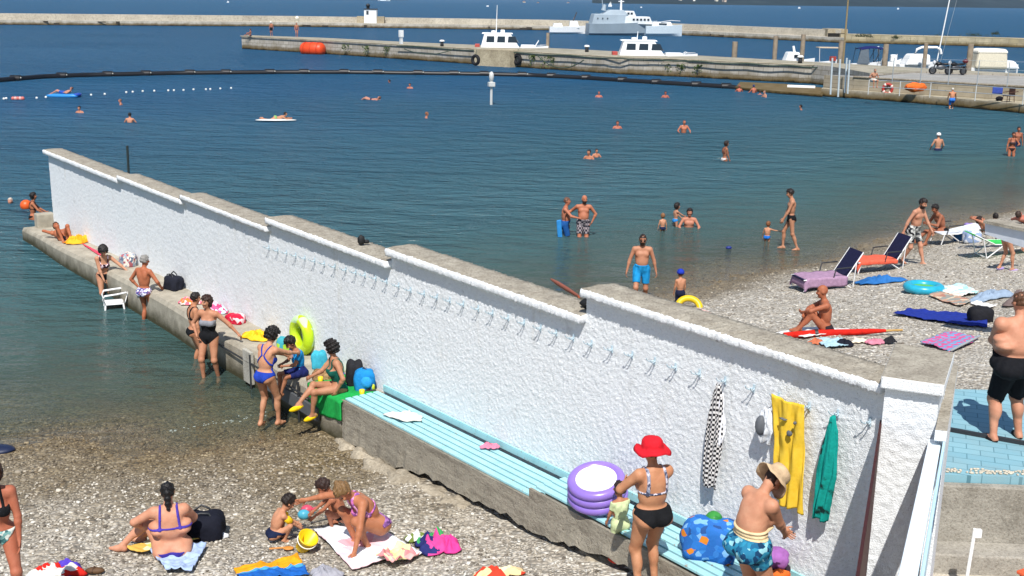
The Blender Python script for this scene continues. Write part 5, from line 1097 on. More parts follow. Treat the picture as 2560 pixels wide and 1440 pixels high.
# swimmers
SW = [(200, 265, 282, 170, 'short', '14100f', 'b57a60', 'dark haired swimmer left of centre of the float line, facing away', 1.7), (303, 247, 262, 100, 'crop', '7a5a4a', 'b8765c', 'reddish swimmer raising an arm just below the float line', 1.7), (325, 282, 306, 5, 'short', '120e0d', 'bd866a', 'black haired swimmer seen from behind showing bare shoulders, left half of the bay', 1.75),
      (28, 494, 507, 180, 'crop', 'c9b8a8', 'b8806a', 'pale headed swimmer at the far left beyond the orange ball', 1.7), (975, 199, 207, 90, 'short', '2a1d18', 'a0685a', 'swimmer just inside the boom, furthest from the beach', 1.7), (1025, 208, 221, 170, 'short', '1a1412', 'b57058', 'swimmer inside the boom left of the marker post', 1.7),
      (1065, 280, 295, -80, 'short', '8a5a3c', 'b8765c', 'red haired swimmer doing breaststroke left of the marker post', 1.7), (1497, 228, 243, 180, 'crop', '6a3a2c', 'b5604c', 'sunburnt swimmer with a white shoulder strap inside the boom', 1.7), (1663, 228, 244, 180, 'short', '2a1814', 'a8503c', 'reddish swimmer inside the boom, right of the one with the strap', 1.7),
      (1912, 226, 243, 110, 'crop', '8a6a5a', 'c08a74', 'pale swimmer at the corner of the low jetty', 1.7), (2003, 262, 275, 90, 'short', '14100f', '8a5f4c', 'dark haired swimmer low in the water below the quay corner', 1.7), (1543, 302, 321, 185, 'short', '3a1f18', 'b0604a', 'sunburnt bather with shoulders out of the water in mid bay', 1.7),
      (1709, 300, 332, 182, 'crop', '6a3c2c', 'b0684a', 'sunburnt man chest deep in mid bay facing the beach', 1.74), (1473, 374, 397, 150, 'short', '1f1410', 'b0704f', 'taller of two bathers close together in mid bay', 1.7), (1490, 372, 393, 200, 'short', '2a1a12', 'bd8060', 'smaller of two bathers close together in mid bay', 1.3),
      (1848, 213, 229, 0, 'short', '8a4a3a', 'b4543c', 'red skinned bather holding on to the left end of the low jetty', 1.7), (1884, 212, 232, 20, 'short', '2a3c6a', 'b4604a', 'bather in a blue cap climbing out at the low jetty', 1.7), (1900, 226, 236, 0, 'short', '33241c', 'b06850', 'bather between the blue capped one and the pale swimmer at the jetty', 1.7)]
for x, y0, y1, f, hst, hcol_, sk, lab, H_ in SW:
    l = wade(x, y0, x, y1, H_); person(lab, l, f, H_, 'm', 1.0, col=sk, hair=(hst, hcol_), res=.024, fingers=False, facedetail=False, pose=dict(hR=(.30, .34, 1.12), hL=(-.30, .34, 1.12), eR=(.7, -.5, -.7), eL=(-.7, -.5, -.7)), wear=[('briefs', NAVY)])
p = G(928, 250, -.02)
person('swimmer floating flat on the water in the middle of the bay', (p[0], p[1], -.1), 75, 1.7, 'm', 1.0, col='b5806c', hair=('short', '6a4a3a'), res=.024, fingers=False, facedetail=False, pose=dict(pel=(0, 0, .1), lean=(0, -1, .02), ptilt=(0, -1, .0), fR=(.12, .8, 0), fL=(-.1, .82, 0), hR=(.5, -.4, .08), hL=(-.5, -.4, .08)), wear=[('briefs', NAVY)])
PRONE = dict(pel=(0, 0, .12), lean=(0, 1, .25), ptilt=(0, 1, .02), hd=(0, -40), fR=(.12, -.84, .08), fL=(-.12, -.84, .08), kR=(.1, 0, -1), kL=(-.1, 0, -1), hR=(.3, .9, .08), hL=(-.3, .9, .08), tR=(0, -1, -.2), tL=(0, -1, -.2))
p = G(690, 302, 0)
person('dark haired swimmer lying face down on a white board', (p[0], p[1], .06), -82, 1.6, 'f', .95, col='b5805f', hair=('short', '17110e'), res=.02, fingers=False, facedetail=False, pose=PRONE, wear=[('briefs', '7fae6a')])
p = G(160, 241, 0)
person('person lying on the blue airbed by the float line', (p[0], p[1], .14), 95, 1.7, 'm', 1.05, col='b8806a', hair=('crop', '5a4438'), res=.024, fingers=False, facedetail=False, pose=dict(pel=(0, 0, .12), lean=(0, -1, .35), ptilt=(0, -1, .1), fR=(.12, .82, .05), fL=(-.12, .84, .05), kR=(0, 0, 1), kL=(0, 0, 1), hR=(.3, -.1, .15), hL=(-.3, -.1, .15)), wear=[('trunks', '2a4fa0', .6)])
l = wade(1814, 353, 1811, 402, 1.72); person('slim bather in a white bikini bottom standing far out in mid bay', l, -75, 1.72, 'f', .9, col='8f5a3c', hair=('bob', '2a1a14'), res=.02, fingers=False, pose=dict(hR=(.15, .2, .85), hL=(-.15, .2, .9)), wear=[('bikini_bottom', 'cfc8c4'), ('bikini_top', '5a2a24')])
l = wade(2345, 333, 2344, 376, 1.74); person('man in a white cap standing waist deep at the right of the bay', l, 8, 1.74, 'm', 1.05, col='b58468', hair=('crop', '4a3428'), res=.02, fingers=False, pose=dict(hR=(.3, .2, .95), hL=(-.3, .2, .95)), wear=[('cap', 'f0f0ee'), ('briefs', NAVY)])
l = wade(2528, 330, 2527, 390, 1.7); person('tanned bather in a dark patterned bikini wading at the right edge of the bay', l, 170, 1.7, 'f', 1.05, col='9a5434', hair=('short', '2a1a14'), res=.02, fingers=False, pose=dict(hR=(.25, .1, .85), hL=(-.2, .3, 1.15)), wear=[('bikini_bottom', '3a2a2a'), ('bikini_top', '4a3a3a')])
l = wade(2540, 317, 2541, 366, 1.74); person('dark haired bather half hidden behind the one in the patterned bikini', l, 178, 1.74, 'm', 1, col='8f4c30', hair=('short', '17110e'), res=.022, fingers=False, wear=[('trunks', NAVY, .6)])
# ------------------------------------------------------------------ towels, bags, garments, toys
def top_z(x, y):
    s = (x - WE[0]) * WN[0] + (y - WE[1]) * WN[1]; t = (x - WE[0]) * WD[0] + (y - WE[1]) * WD[1]
    return s, t
def onto(px, py, lift=0.0):                       # ground, ledge or bench under a pixel
    for z0 in (None,):
        for _ in range(1):
            pass
    z = .7
    for _ in range(30):
        p = G(px, py, z); s, t = top_z(p[0], p[1])
        zz = ledz(t) if t < 18.7 else (np.interp(t, [18.72, 23.55], [.79, .92]) if t < 23.58 else np.interp(t, [23.6, 28.3], [1.08, 1.13])); z = float(zz)
    p = G(px, py, z); s, t = top_z(p[0], p[1])
    if -1.0 < s < .9 and -.3 < t < 28.5 and not (s < -.85 and t > 18.7):
        s2 = min(max(s, -.62), -.22); p = p + WN * (s2 - s); p[2] = z + lift; return p
    p = GT(px, py); p[2] += lift; return p
def surfz(x, y):
    s, t = top_z(x, y)
    if -.8 < s < .05 and -.3 < t < 28.5: return ledz(t) if t < 18.7 else float(np.interp(t, [18.72, 23.55], [.79, .92]) if t < 23.58 else np.interp(t, [23.6, 28.3], [1.08, 1.13]))
    if x > 4.2 and 10.5 < y < 14.5: return 1.93
    return T(x, y)
def fold(x, y, sd, a):
    n1 = mnoise.noise(Vector((x * 2.6 + sd * 3.1, y * 2.6, sd))); n2 = 1 - abs(mnoise.noise(Vector((x * 5.5 + sd, y * 5.5 - sd, sd * 2)))) * 2; n3 = mnoise.noise(Vector((x * 15, y * 15, sd)))
    return a * (.9 * n1 + .8 * max(n2, 0) ** 3 + .35 * n3)
def towel(name, quad, mats, label, cat='towel', wr=.018, seed=0, group=None, split=None, n=32):
    Q = [onto(*q) for q in quad]; c = sum(Q) / 4; r = root(name, (c[0], c[1], c[2]), label, cat, group); m = MB()
    def fn(u, v):
        e = .03 * math.sin(u * 11 + seed) * math.sin(v * 9 + seed * 2)
        p = (Q[0] * (1 - u) + Q[1] * u) * (1 - v) + (Q[3] * (1 - u) + Q[2] * u) * v; d = (Q[1] - Q[0]) * e * .5; p = p + d
        return (p[0], p[1], surfz(p[0], p[1]) + .03 + wr + 1.5 * fold(p[0], p[1], seed, wr))
    m.grid(fn, n, n)
    if split:
        k = 0
        for j in range(n):
            for i in range(n): m.mi[k] = split(i / n, j / n); k += 1
    m.build('cloth', mats, r, solid=.012); return r
def heap(name, px, py, rx, ry, h, mats, label, cat='cloth', seed=0, rot=0, group=None, lift=0, part='cloth', fine=1.0):
    c = onto(px, py); r = root(name, c, label, cat, group); m = MB(); rr = random.Random(seed); ph = [rr.uniform(0, 6.28) for _ in range(8)]; nr, nt_ = 14, 48; vs = []
    cr, sr = math.cos(rot), math.sin(rot)
    for i in range(nr + 1):
        rho = i / nr
        for j in range(nt_):
            th = 2 * math.pi * j / nt_; k = 1 + .16 * math.sin(2 * th + ph[0]) + .12 * math.sin(3 * th + ph[1]) + .07 * math.sin(7 * th + ph[2])
            x0, y0 = rx * rho * k * math.cos(th), ry * rho * k * math.sin(th); x, y = c[0] + x0 * cr - y0 * sr, c[1] + x0 * sr + y0 * cr
            f = .62 + .22 * math.sin(x0 * 21 * fine + ph[3] + 5 * y0) + .2 * abs(math.sin(y0 * 17 * fine + x0 * 12 + ph[4])) + .14 * math.sin((x0 + y0) * 37 * fine + ph[5])
            f = .55 + .5 * mnoise.noise(Vector((x * 5 * fine + seed, y * 5 * fine, seed))) + .45 * max(0, 1 - 2.2 * abs(mnoise.noise(Vector((x * 7 * fine, y * 7 * fine + seed, 3))))) ** 2 + .2 * mnoise.noise(Vector((x * 22, y * 22, seed)))
            z = surfz(c[0] + (x - c[0]) * .9, c[1] + (y - c[1]) * .9) + .03 + lift + h * (1 - rho ** 2.2) * f + .008 * math.sin(9 * th + ph[6]); vs.append((x, y, z))
    fs = [(i * nt_ + j, i * nt_ + (j + 1) % nt_, (i + 1) * nt_ + (j + 1) % nt_, (i + 1) * nt_ + j) for i in range(nr) for j in range(nt_)]
    m.add(vs, fs, True)
    if isinstance(mats, list) and len(mats) > 1:
        for q, f in enumerate(fs):
            i, j = divmod(q, nt_); th = j / nt_; m.mi[q] = int((th * len(mats) + .35 * math.sin(i * .6 + ph[0])) % len(mats))
    m.build(part, mats, r, solid=.01); return r
def bag(name, px, py, sx, sy, sz, mat, label, cat='bag', seed=0, rot=0, handles=None, lift=0, extra=None, onground=True):
    c = onto(px, py); c[2] += lift; r = root(name, c, label, cat); m = MB(); m.ell((0, 0, 0), (sx * .95, sy * .95, sz), 28, .06, seed, -sz * .72, 4); cr, sr = math.cos(rot), math.sin(rot)
    m.v = [(c[0] + x * cr - y * sr, c[1] + x * sr + y * cr, c[2] + z + sz * .7) for x, y, z in m.v]; m.build('bag_body', mat, r)
    if handles:
        for sg in (-1, 1):
            m = MB(); m.tube([(c[0] + cr * x - sr * sg * sy * .4, c[1] + sr * x + cr * sg * sy * .4, c[2] + sz * (1.45 + zz)) for x, zz in ((-sx * .5, -.1), (-sx * .42, .35), (-sx * .1, .55 + .1 * sg), (sx * .25, .4), (sx * .45, -.1))], .014, 6); m.build('handle', handles, r)
    return r
WT = CL('e8e6e2'); PINKT = CL('d86a80')
# ledge, seaward end first
towel('beach_mat', ((168, 582), (205, 602), (245, 594), (208, 572)), CL('d8a05a'), 'thin yellow ochre mat under the sunbather on the ledge', 'mat', .008, 1)
heap('orange_towel', 238, 603, .36, .26, .22, PRINT(['e8971e', 'efa92c', 'd88418'], 6), 'bright orange towel heaped on the ledge beside the sunbather', 'towel', 2, .5)
towel('coral_mat', ((212, 618), (262, 650), (312, 634), (258, 606)), CL('d5485e'), 'flat coral pink mat on the ledge between the orange towel and the patterned bag', 'mat', .008, 3)
bag('patterned_bag', 343, 664, .20, .17, .20, PRINT(['8f9aa8', 'c8b0a0', '5c6b80', 'a05a62', 'd8d2c8'], 18), 'grey and rose patterned beach bag on the ledge behind the grey haired bather', seed=4)
towel('folded_towel', ((372, 690), (392, 702), (412, 694), (392, 682)), CL('d9c3a6'), 'small folded beige towel on the ledge right of the patterned bag', 'towel', .02, 5)
bag('black_bag', 433, 724, .24, .15, .19, CL('20222c'), 'black sports bag with handles on the ledge against the wall', seed=6, rot=-.6, handles=DK)
heap('pink_towel', 474, 760, .22, .2, .12, PRINT(['d9667a', 'e8a0a8', 'd87a3a', 'e6d2cc'], 14), 'pink and orange patterned towel on the ledge left of the dark haired women', 'towel', 7)
heap('pink_towel', 566, 775, .30, .2, .16, PRINT(['cf4470', 'e8b8c6', 'd85a86', 'b8d4e2'], 12), 'pink and white patterned towel on the ledge right of the woman in the black swimsuit', 'towel', 8, -.8)
bag('red_bag', 601, 806, .21, .15, .11, PRINT(['c91f3c', 'd2304a', 'b81a34', 'e0c4c8'], 12), 'red bag with pale spots lying on the ledge above the yellow towel', seed=9, rot=-.7)
heap('yellow_towel', 640, 845, .34, .22, .13, PRINT(['e0ad1a', 'e8bb2c', 'cf9a14'], 8), 'crumpled golden yellow towel on the ledge left of the woman in the blue swimsuit', 'towel', 10, -.6)
# lime swim ring standing against the wall
c = onto(793, 878); c = np.array(c) + WN * .02; r = root('swim_ring', c, 'lime green swim ring with aqua patches standing upright against the white wall', 'swim ring')
ax = WD; ctr = c + WN * .10 + np.array([0, 0, .36])
MB().loop([ctr + .27 * (ax * math.cos(u) + np.array([0, 0, 1.0]) * math.sin(u)) for u in np.linspace(0, 2 * math.pi, 24, endpoint=False)], .10, 12).build('ring', PRINT(['b6d426', 'c2de3a', 'aecb1c', 'bfe0a8'], 4.5, .35), r)
bag('aqua_bag', 838, 912, .14, .14, .18, CL('3fa6bc'), 'aqua blue bag on the ledge behind the boy', seed=11)
bag('lime_bag', 745, 868, .16, .12, .14, PRINT(['9fc63c', '3f9aa8', 'b4d050'], 8), 'lime and teal bag on the ledge behind the arm of the woman in blue', seed=12)
heap('printed_towel', 838, 935, .2, .17, .22, PRINT(['a9c34a', '2a5cb8', 'c8d68a', '4f93b8'], 9), 'lime green and blue printed towel on the ledge left of the woman in green', 'towel', 13)
bag('straw_basket', 806, 950, .19, .13, .10, PRINT(['8a6a48', '6f5238', 'a58460'], 20), 'brown straw bag on the ledge left of the woman in green', 'basket', 14)
bag('black_backpack', 906, 962, .15, .17, .26, CL('26272b'), 'dark grey backpack on the ledge behind the woman in green', 'backpack', 15, .2)
bp2 = bag('blue_backpack', 932, 974, .17, .15, .23, CL('1f7fbe'), 'bright blue backpack against the wall at the end of the turquoise bench', 'backpack', 16, .2)
L0 = np.array(bp2.location); MB().ell(L0 + np.array([.05, -.13, .2]), (.10, .05, .10), 12, .03, 1).build('front_pocket', CL('2f92d0'), bp2); MB().ell(L0 + np.array([.15, -.06, .10]), (.035, .05, .07), 8).build('side_pocket', CL('c4cc3a'), bp2)
MB().tube([L0 + np.array([-.03, -.02, .37]), L0 + np.array([0, -.03, .43]), L0 + np.array([.05, -.02, .37])], .012, 6).build('handle', DK, bp2)
# green towel under the woman: lies on the ledge and hangs over its front
r = root('green_towel', W3(18.2, -.6, .72), 'grass green towel draped over the ledge under the woman in the green swimsuit', 'towel'); m = MB()
def gt(u, v):
    t = 17.55 + 1.15 * u; k = v * 1.05; wv = .015 * math.sin(u * 19 + v * 4)
    if k < .62: return W3(t, -.14 - k + wv, ledz(t) + .045 + .012 * math.sin(u * 14 + v * 9))
    return W3(t + .06 * math.sin(u * 9), -.80 - .03 * abs(math.sin(u * 12)) - .01, ledz(t) + .045 - (k - .62) * (1.0 - .5 * abs(u - .5)))
m.grid(gt, 26, 26); m.build('cloth', CL('1f9a48'), r, solid=.012)
for i, (x, y, lab) in enumerate(((952, 978, 'black flip flop on the turquoise bench by the blue backpack'),)):
    c = onto(x, y); r = root('flip_flops', c, lab, 'footwear'); MB().ell(c + np.array([0, 0, .05]), (.13, .06, .025), 12).build('sole', DK, r); MB().tube([c + np.array([-.05, -.04, .06]), c + np.array([.03, 0, .1]), c + np.array([-.05, .04, .06])], .01, 5).build('strap', DK, r)
for x, y, lab in ((790, 962, 'small yellow cup on the ledge edge by the straw bag'), (905, 992, 'small yellow cup on the green towel')):
    c = onto(x, y, .03); r = root('yellow_cup', c, lab, 'cup'); MB().lathe([(.035, 0), (.045, .09), (.04, .09), (.03, .01)], c, 12).build('cup', M('e2c41c', .4), r)
# bench
heap('white_cloth', 1012, 1046, .30, .16, .07, CL('d9d2c8'), 'crumpled off white cloth lying across the slats of the bench', 'cloth', 17, -.2)
heap('pink_cloth', 1242, 1118, .12, .08, .07, CL('d97a92'), 'small pink cloth on the back slat of the bench', 'cloth', 18)
c = onto(1497, 1268); c[2] += .07; r = root('paddling_pool', c, 'purple three ring paddling pool with a white floor propped on the bench', 'paddling pool')
axp = nrm((-.12, -.24, .95)); a1 = nrm(np.cross(axp, (0, 1, 0))); a2 = np.cross(axp, a1); PU = M('8a6fc4', .3, .06, spec=.5); cc0 = c + np.array([-.02, .0, .10])
for k in range(3):
    cen = cc0 + axp * (.098 * k); MB().loop([cen + (.305 - .008 * k) * (a1 * math.cos(u) + a2 * math.sin(u)) for u in np.linspace(0, 6.2832, 36, endpoint=False)], .062, 12).build('air_ring', PU, r)
m = MB(); vs = [cc0 + axp * .25] + [cc0 + axp * (.235) + .285 * (a1 * math.cos(u) + a2 * math.sin(u)) for u in np.linspace(0, 6.2832, 36, endpoint=False)]; m.add(vs, [(0, i, i % 36 + 1) for i in range(1, 37)], True); m.build('floor', M('f2f1f5', .45, .03), r)
pb = bag('printed_bag', 1772, 1385, .31, .22, .24, PRINT(['2f74c4', '2a68b4', '3f86d0', '2f74c4', '2a68b4', 'd8842c', '3a7cc8', '2f6ab8', '2a4f8a', '2f6ab8', '7aaede', '2a68b4'], 15), 'big blue printed beach bag on the bench between the two women', seed=19, rot=-.3)
c = onto(1800, 1330); L0 = np.array(pb.location); r = root('green_ball', L0 + np.array([.03, .08, .38]), 'green and red ball sticking out of the top of the blue printed bag', 'ball'); MB().ell(L0 + np.array([.05, .1, .36]), (.10, .10, .10), 14).build('ball', PRINT(['2c7a38', '2c7a38', '3a8a40', 'c0323a'], 5, .4), r)
zt = 1.36; p = G(1935, 1395, zt); r = root('purple_towel', p, 'mauve towel bunched in a dark basket beside the bucket hat woman', 'towel'); m = MB(); m.ell(p, (.17, .13, .12), 24, .08, 20); m.build('cloth', CL('9a62a8'), r)
r = root('dark_basket', p - np.array([0, 0, .2]), 'dark basket holding a mauve towel and something orange at the bottom edge', 'basket'); m = MB(); m.lathe([(.12, -.34), (.18, -.1), (.17, -.1), (.11, -.33)], p, 18); m.build('basket_wall', M('2f2230', .8, .3, 20), r); MB().ell(p + np.array([.03, -.17, -.1]), (.11, .07, .06), 12, .06, 3).build('orange_lining', CL('d8682c'), r)
# garments on the hooks
def hang(name, top, bot, w0, w1, w2, mat, label, cat, s=-.11, seed=0, deep=.03, amp=.02, n=(30, 60), bulge=0):
    t0, z0 = onwall(*top, s); t1, z1 = onwall(*bot, s); r = root(name, W3(t0, s, z0), label, cat); m = MB(); rr = random.Random(seed); ph = rr.uniform(0, 6)
    def fn(u, v):
        w = np.interp(v, [0, .12, .55, 1], [w0, (w0 + w1) / 2, w1, w2]); t = t0 + (t1 - t0) * v + (u - .5) * w * (1 + .04 * math.sin(v * 9 + ph)); sv = s - deep * math.sin(u * math.pi) - amp * math.sin(u * 3 * 6.28 * (.7 + .3 * v) + ph + v * 2) * (.3 + .7 * v) - bulge * math.sin(v * 3.14)
        sv -= .016 * mnoise.noise(Vector((u * 5 + seed, v * 4, seed))) + .012 * (1 - abs(mnoise.noise(Vector((u * 7, v * 3.2 + seed, 2)))) * 2); z = z0 + (z1 - z0) * v + (.02 * math.sin(u * 9 + ph) + .012 * mnoise.noise(Vector((u * 12, seed, 0)))) * v + (0 if v else .02 * (abs(u - .5) * 2)); return W3(t, sv, z)
    m.grid(fn, *n); m.build('cloth', mat, r, solid=.012); return r
ck = CHECK('1c1c22', 'd8d6d4', 34)
hang('patterned_towel', (1799, 962), (1775, 1216), .05, .24, .20, ck, 'long black and white chequered towel hanging from a hook on the wall', 'towel', seed=1)
hang('white_shirt', (1806, 985), (1803, 1108), .03, .10, .06, CL('e4e6ee'), 'white cloth hanging behind the black and white towel', 'cloth', s=-.08, seed=2)
YD = NT('yellow_cotton'); v = YD.coord('World'); YDM = YD.surf(YD.ramp(YD.noise(v, 12), [(.3, srgb('dcb530')), (.7, srgb('e6c244'))]), .85, YD.bump(YD.noise(v, 40, 3), .2, .01), 0, .15)
yd = hang('yellow_dress', (1972, 1002), (1975, 1268), .40, .38, .37, YDM, 'yellow sleeveless dress with a small grey print hanging from two hooks', 'dress', seed=3, deep=.02, amp=.03)
for i, (x, y, w, h) in enumerate(((1957, 1048, .09, .022), (1972, 1084, .075, .06), (1986, 1058, .035, .035))):
    t, z = onwall(x, y, -.185); m = MB(); m.ell((0, 0, 0), (w / 2, .02, h / 2), 10, .12, i); R_ = np.stack([WD, WN, (0, 0, 1)], 1); o_ = W3(t, -.178, z); m.v = [tuple(o_ + R_ @ np.array(v_)) for v_ in m.v]; m.build('grey_print', M('5a5e62', .8, .3), yd)
hang('white_bag', (1922, 1022), (1914, 1104), .06, .22, .14, CL('d5d9de'), 'white cloth bag hanging left of the yellow dress', 'bag', s=-.09, seed=4, bulge=.03)
t, z = onwall(1905, 1062, -.14); r = root('grey_goggles', W3(t, -.15, z), 'dark grey swimming goggles pouch hanging beside the white cloth bag', 'pouch'); MB().ell(W3(t, -.16, z), (.06, .05, .11), 12, .05, 2).build('pouch', M('5c6066', .6), r)
te = NT('teal_cotton'); v = te.coord('World'); TEM = te.surf(te.mix(te.ramp(te.noise(v, 7, 3), [(.6, (0, 0, 0)), (.66, (1, 1, 1))]), srgb('14948a'), srgb('14302e')), .85, te.bump(te.noise(v, 20, 3), .4, .02), 0, .15)
hang('teal_shirt', (2087, 1042), (2052, 1294), .02, .25, .17, TEM, 'teal green garment with black print hanging nearest the pillar', 'shirt', seed=5, deep=.05)
# on and behind the coping
p = GY(903, 612, 17.6); s_, t_ = 0, 0
tt, z = onwall(903, 616, .15); p = W3(tt, .15, COPZ[3] + .15); r = root('black_shoes', p, 'black water shoes left on the coping halfway along the wall', 'footwear'); MB().ell(p + np.array([0, 0, .06]), (.06, .05, .085), 14, .08, 3).build('shoe', M('17181a', .7), r); MB().ell(p + np.array([.08, .03, .03]), (.06, .04, .035), 12, .06, 5).build('shoe', M('17181a', .7), r)
tt, z = onwall(1449, 757, .15); p = W3(23.42, .2, COPZ[4] + .16); r = root('black_pouch', p, 'small black pouch tucked where the coping steps up', 'pouch'); MB().ell(p + np.array([0, 0, .03]), (.11, .09, .07), 14, .08, 6).build('pouch', M('131416', .7), r)
a = GY(1378, 698, 18.5); b = GY(1448, 742, 15.2); r = root('red_oar', a, 'reddish brown oar sticking up behind the wall coping', 'oar'); MB().tube([a, a + (b - a) * .25, a + (b - a) * .6, b], [.015, .035, .035, .02], 8).build('oar', M('9a4c2a', .5, .2), r)
# front left beach
towel('printed_towel', ((312, 1378), (355, 1392), (520, 1352), (470, 1338)), PRINT(['c6c86a', '8fb4c8', 'd8d8b0', '4a5a6a', 'd0a850'], 8), 'yellow and blue printed towel under the woman with the ponytail', 'towel', .02, 21)
towel('pale_blue_shirt', ((375, 1388), (415, 1436), (480, 1438), (518, 1372)), CL('a5b9da'), 'pale blue shirt spread on the pebbles below the woman with the ponytail', 'shirt', .03, 22)
bag('black_bag', 512, 1345, .27, .2, .20, CL('191b26'), 'black rucksack lying on the pebbles beside the woman with the ponytail', 'bag', 23, .2, DK)
c = GT(558, 1345); r = root('crumpled_paper', c, 'small crumpled white paper on the pebbles right of the black rucksack', 'paper'); MB().ell(c + np.array([0, 0, .03]), (.07, .05, .04), 12, .12, 3).build('paper', M('e4e6e8', .7), r)
towel('white_towel', ((783, 1332), (880, 1430), (1055, 1392), (915, 1312)), PRINT(['e6ebf0', 'eceef2', 'e9c9cf', 'e8eef2', 'e3aab4', 'eaeff2'], 2.2), 'large white towel with faint pink patches under the crouching woman', 'towel', .015, 24, n=30)
towel('terry_towel', ((940, 1412), (985, 1428), (1050, 1400), (1000, 1378)), PRINT(['e0a8a4', 'ddd79c', 'd98a8c', 'e2dca8'], 7), 'pink and yellow towel crumpled on the corner of the white towel', 'towel', .06, 25)
heap('green_towel', 1082, 1372, .24, .2, .20, [CL('3f9a58'), CL('2a2f66'), CL('d2478e')], 'green, navy and pink clothes heaped on the pebbles right of the white towel', 'clothes', 26, .3)
heap('pink_beach_dress', 1122, 1372, .17, .2, .14, CL('d83f8c'), 'hot pink garment at the right of the heaped clothes', 'clothes', 27)
heap('white_blouse', 1040, 1352, .14, .1, .1, PRINT(['dcdcd8', '6a7a3a', 'e6e6e2'], 10), 'white and olive garment left of the heaped clothes', 'clothes', 28)
towel('orange_blue_towel', ((585, 1432), (600, 1462), (775, 1450), (745, 1402)), [CL('e29a1e'), CL('4a9cc8'), CL('1f5fb0')], 'orange and blue banded towel at the bottom edge', 'towel', .03, 29, split=lambda u, v: 0 if u < .42 else (1 if u < .56 else 2))
heap('grey_bag', 815, 1440, .2, .12, .12, CL('9a9aa2'), 'grey cloth bag with a strap at the bottom edge right of the banded towel', 'bag', 30)
heap('yellow_red_towel', 1240, 1440, .30, .15, .10, PRINT(['e6c896', 'd2402c', 'ecd8b0', 'dfa040'], 6), 'cream and red towel at the bottom edge below the bench', 'towel', 31)
heap('red_clothes', 138, 1440, .30, .12, .16, [CL('c8281f'), CL('d4d4cc')], 'red and white clothes at the bottom left edge beside the tanned woman', 'clothes', 32)
heap('purple_cloth', 176, 1432, .17, .12, .17, CL('5440b4'), 'violet cloth beside the red clothes at the bottom left edge', 'cloth', 33)
c = GT(756, 1378); r = root('yellow_bucket', c, 'yellow toy sand bucket lying tilted on the pebbles by the white towel', 'bucket'); YB = M('e0bc14', .35, .05)
m = MB(); m.lathe([(.085, 0), (.12, .20), (.128, .20), (.128, .215), (.11, .215), (.08, .015), (0, .015)], (0, 0, 0), 20); Rm = np.array(Matrix.Rotation(.5, 3, 'Y') @ Matrix.Rotation(.35, 3, 'X')); m.v = [tuple(c + np.array([0, 0, .05]) + Rm @ np.array(v_)) for v_ in m.v]; m.build('bucket_body', YB, r)
m = MB(); m.tube([tuple(c + np.array([0, 0, .05]) + Rm @ np.array((.12 * math.cos(u), -.04 - .09 * math.sin(u), .2 - .05 * math.sin(u)))) for u in np.linspace(0, 3.14, 12)], .007, 5); m.build('handle', M('e8e4d8', .4), r)
for x, y, col, lab in ((760, 1297, '4aa2bc', 'light blue toy watering can on the pebbles between the two children'), (768, 1285, 'c84a62', 'pink toy boat by the light blue toy watering can')):
    c = GT(x, y); r = root('beach_toy', c, lab, 'toy'); MB().ell(c + np.array([0, 0, .06]), (.085, .065, .07), 12, .05, 2).build('toy_body', M(col, .4), r); MB().tube([c + np.array([.06, 0, .06]), c + np.array([.15, -.03, .12])], [.02, .015], 6).build('spout', M(col, .4), r)
c = GT(700, 1378); r = root('orange_shovel', c, 'orange toy shovel on the pebbles left of the yellow bucket', 'toy'); MB().tube([c + np.array([-.13, 0, .03]), c + np.array([.05, .02, .04])], .012, 6).build('handle', M('c8843a', .5), r); MB().ell(c + np.array([.1, .02, .035]), (.07, .05, .015), 10).build('blade', M('c8843a', .5), r)
c = GT(238, 1436); r = root('brown_sandal', c, 'brown sandal on the pebbles at the bottom edge', 'footwear'); MB().ell(c + np.array([0, 0, .05]), (.12, .05, .04), 12, .06, 1).build('sole', M('5a4028', .7), r); MB().tube([c + np.array([-.02, -.05, .05]), c + np.array([0, 0, .1]), c + np.array([-.02, .05, .05])], .012, 5).build('strap', M('4a3220', .7), r)
p = G(6, 1130, 0); r = root('navy_air_mat', (p[0], p[1], 0), 'rounded navy blue float on the shallow water at the left edge', 'float'); MB().ell((p[0] - .08, p[1], .04), (.28, .17, .07), 18, .03, 1).build('float_body', M('1a2440', .5), r)
p = G(66, 521, 0); r = root('orange_ball', (p[0], p[1], 0), 'orange ball floating beside the woman at the end of the ledge', 'ball'); MB().ell((p[0], p[1], .10), (.19, .19, .19), 16).build('ball', M('d85a22', .4, .05), r)
p = G(1822, 622, 0); r = root('blue_toy', (p[0], p[1], 0), 'small dark blue toy floating near the shore', 'toy'); MB().ell((p[0], p[1], .03), (.09, .05, .05), 10, .06).build('toy_body', M('22307a', .5), r)
# white plastic chair in the water
c = G(286, 768, 0); ch = root('plastic_chair', (c[0], c[1], -.28), 'white plastic armchair standing in the shallow water', 'chair', rz=R(112)); PW = M('ecebea', .35, .03)
m = MB(); m.grid(lambda u, v: ((u - .5) * .44, (v - .5) * .42, .40 - .02 * math.sin(u * 3.14)), 8, 8); m.build('seat', PW, ch, False, solid=.025)
m = MB(); m.grid(lambda u, v: ((u - .5) * (.44 - .06 * v), -.22 - .13 * v - .03 * math.cos((u - .5) * 3), .42 + .42 * v - .05 * (2 * u - 1) ** 2 * v), 10, 8); m.build('backrest', PW, ch, False, solid=.022)
for sx_ in (-1, 1):
    for sy_ in (-1, 1): MB().tube([(sx_ * .21, sy_ * .19, .41), (sx_ * .25, sy_ * .24, -.05)], .024, 6).build('leg', PW, ch, False)
    MB().tube([(sx_ * .23, -.27, .66), (sx_ * .27, -.05, .64), (sx_ * .27, .2, .62), (sx_ * .25, .24, .54), (sx_ * .22, .2, .41)], .023, 6).build('armrest', PW, ch, False)
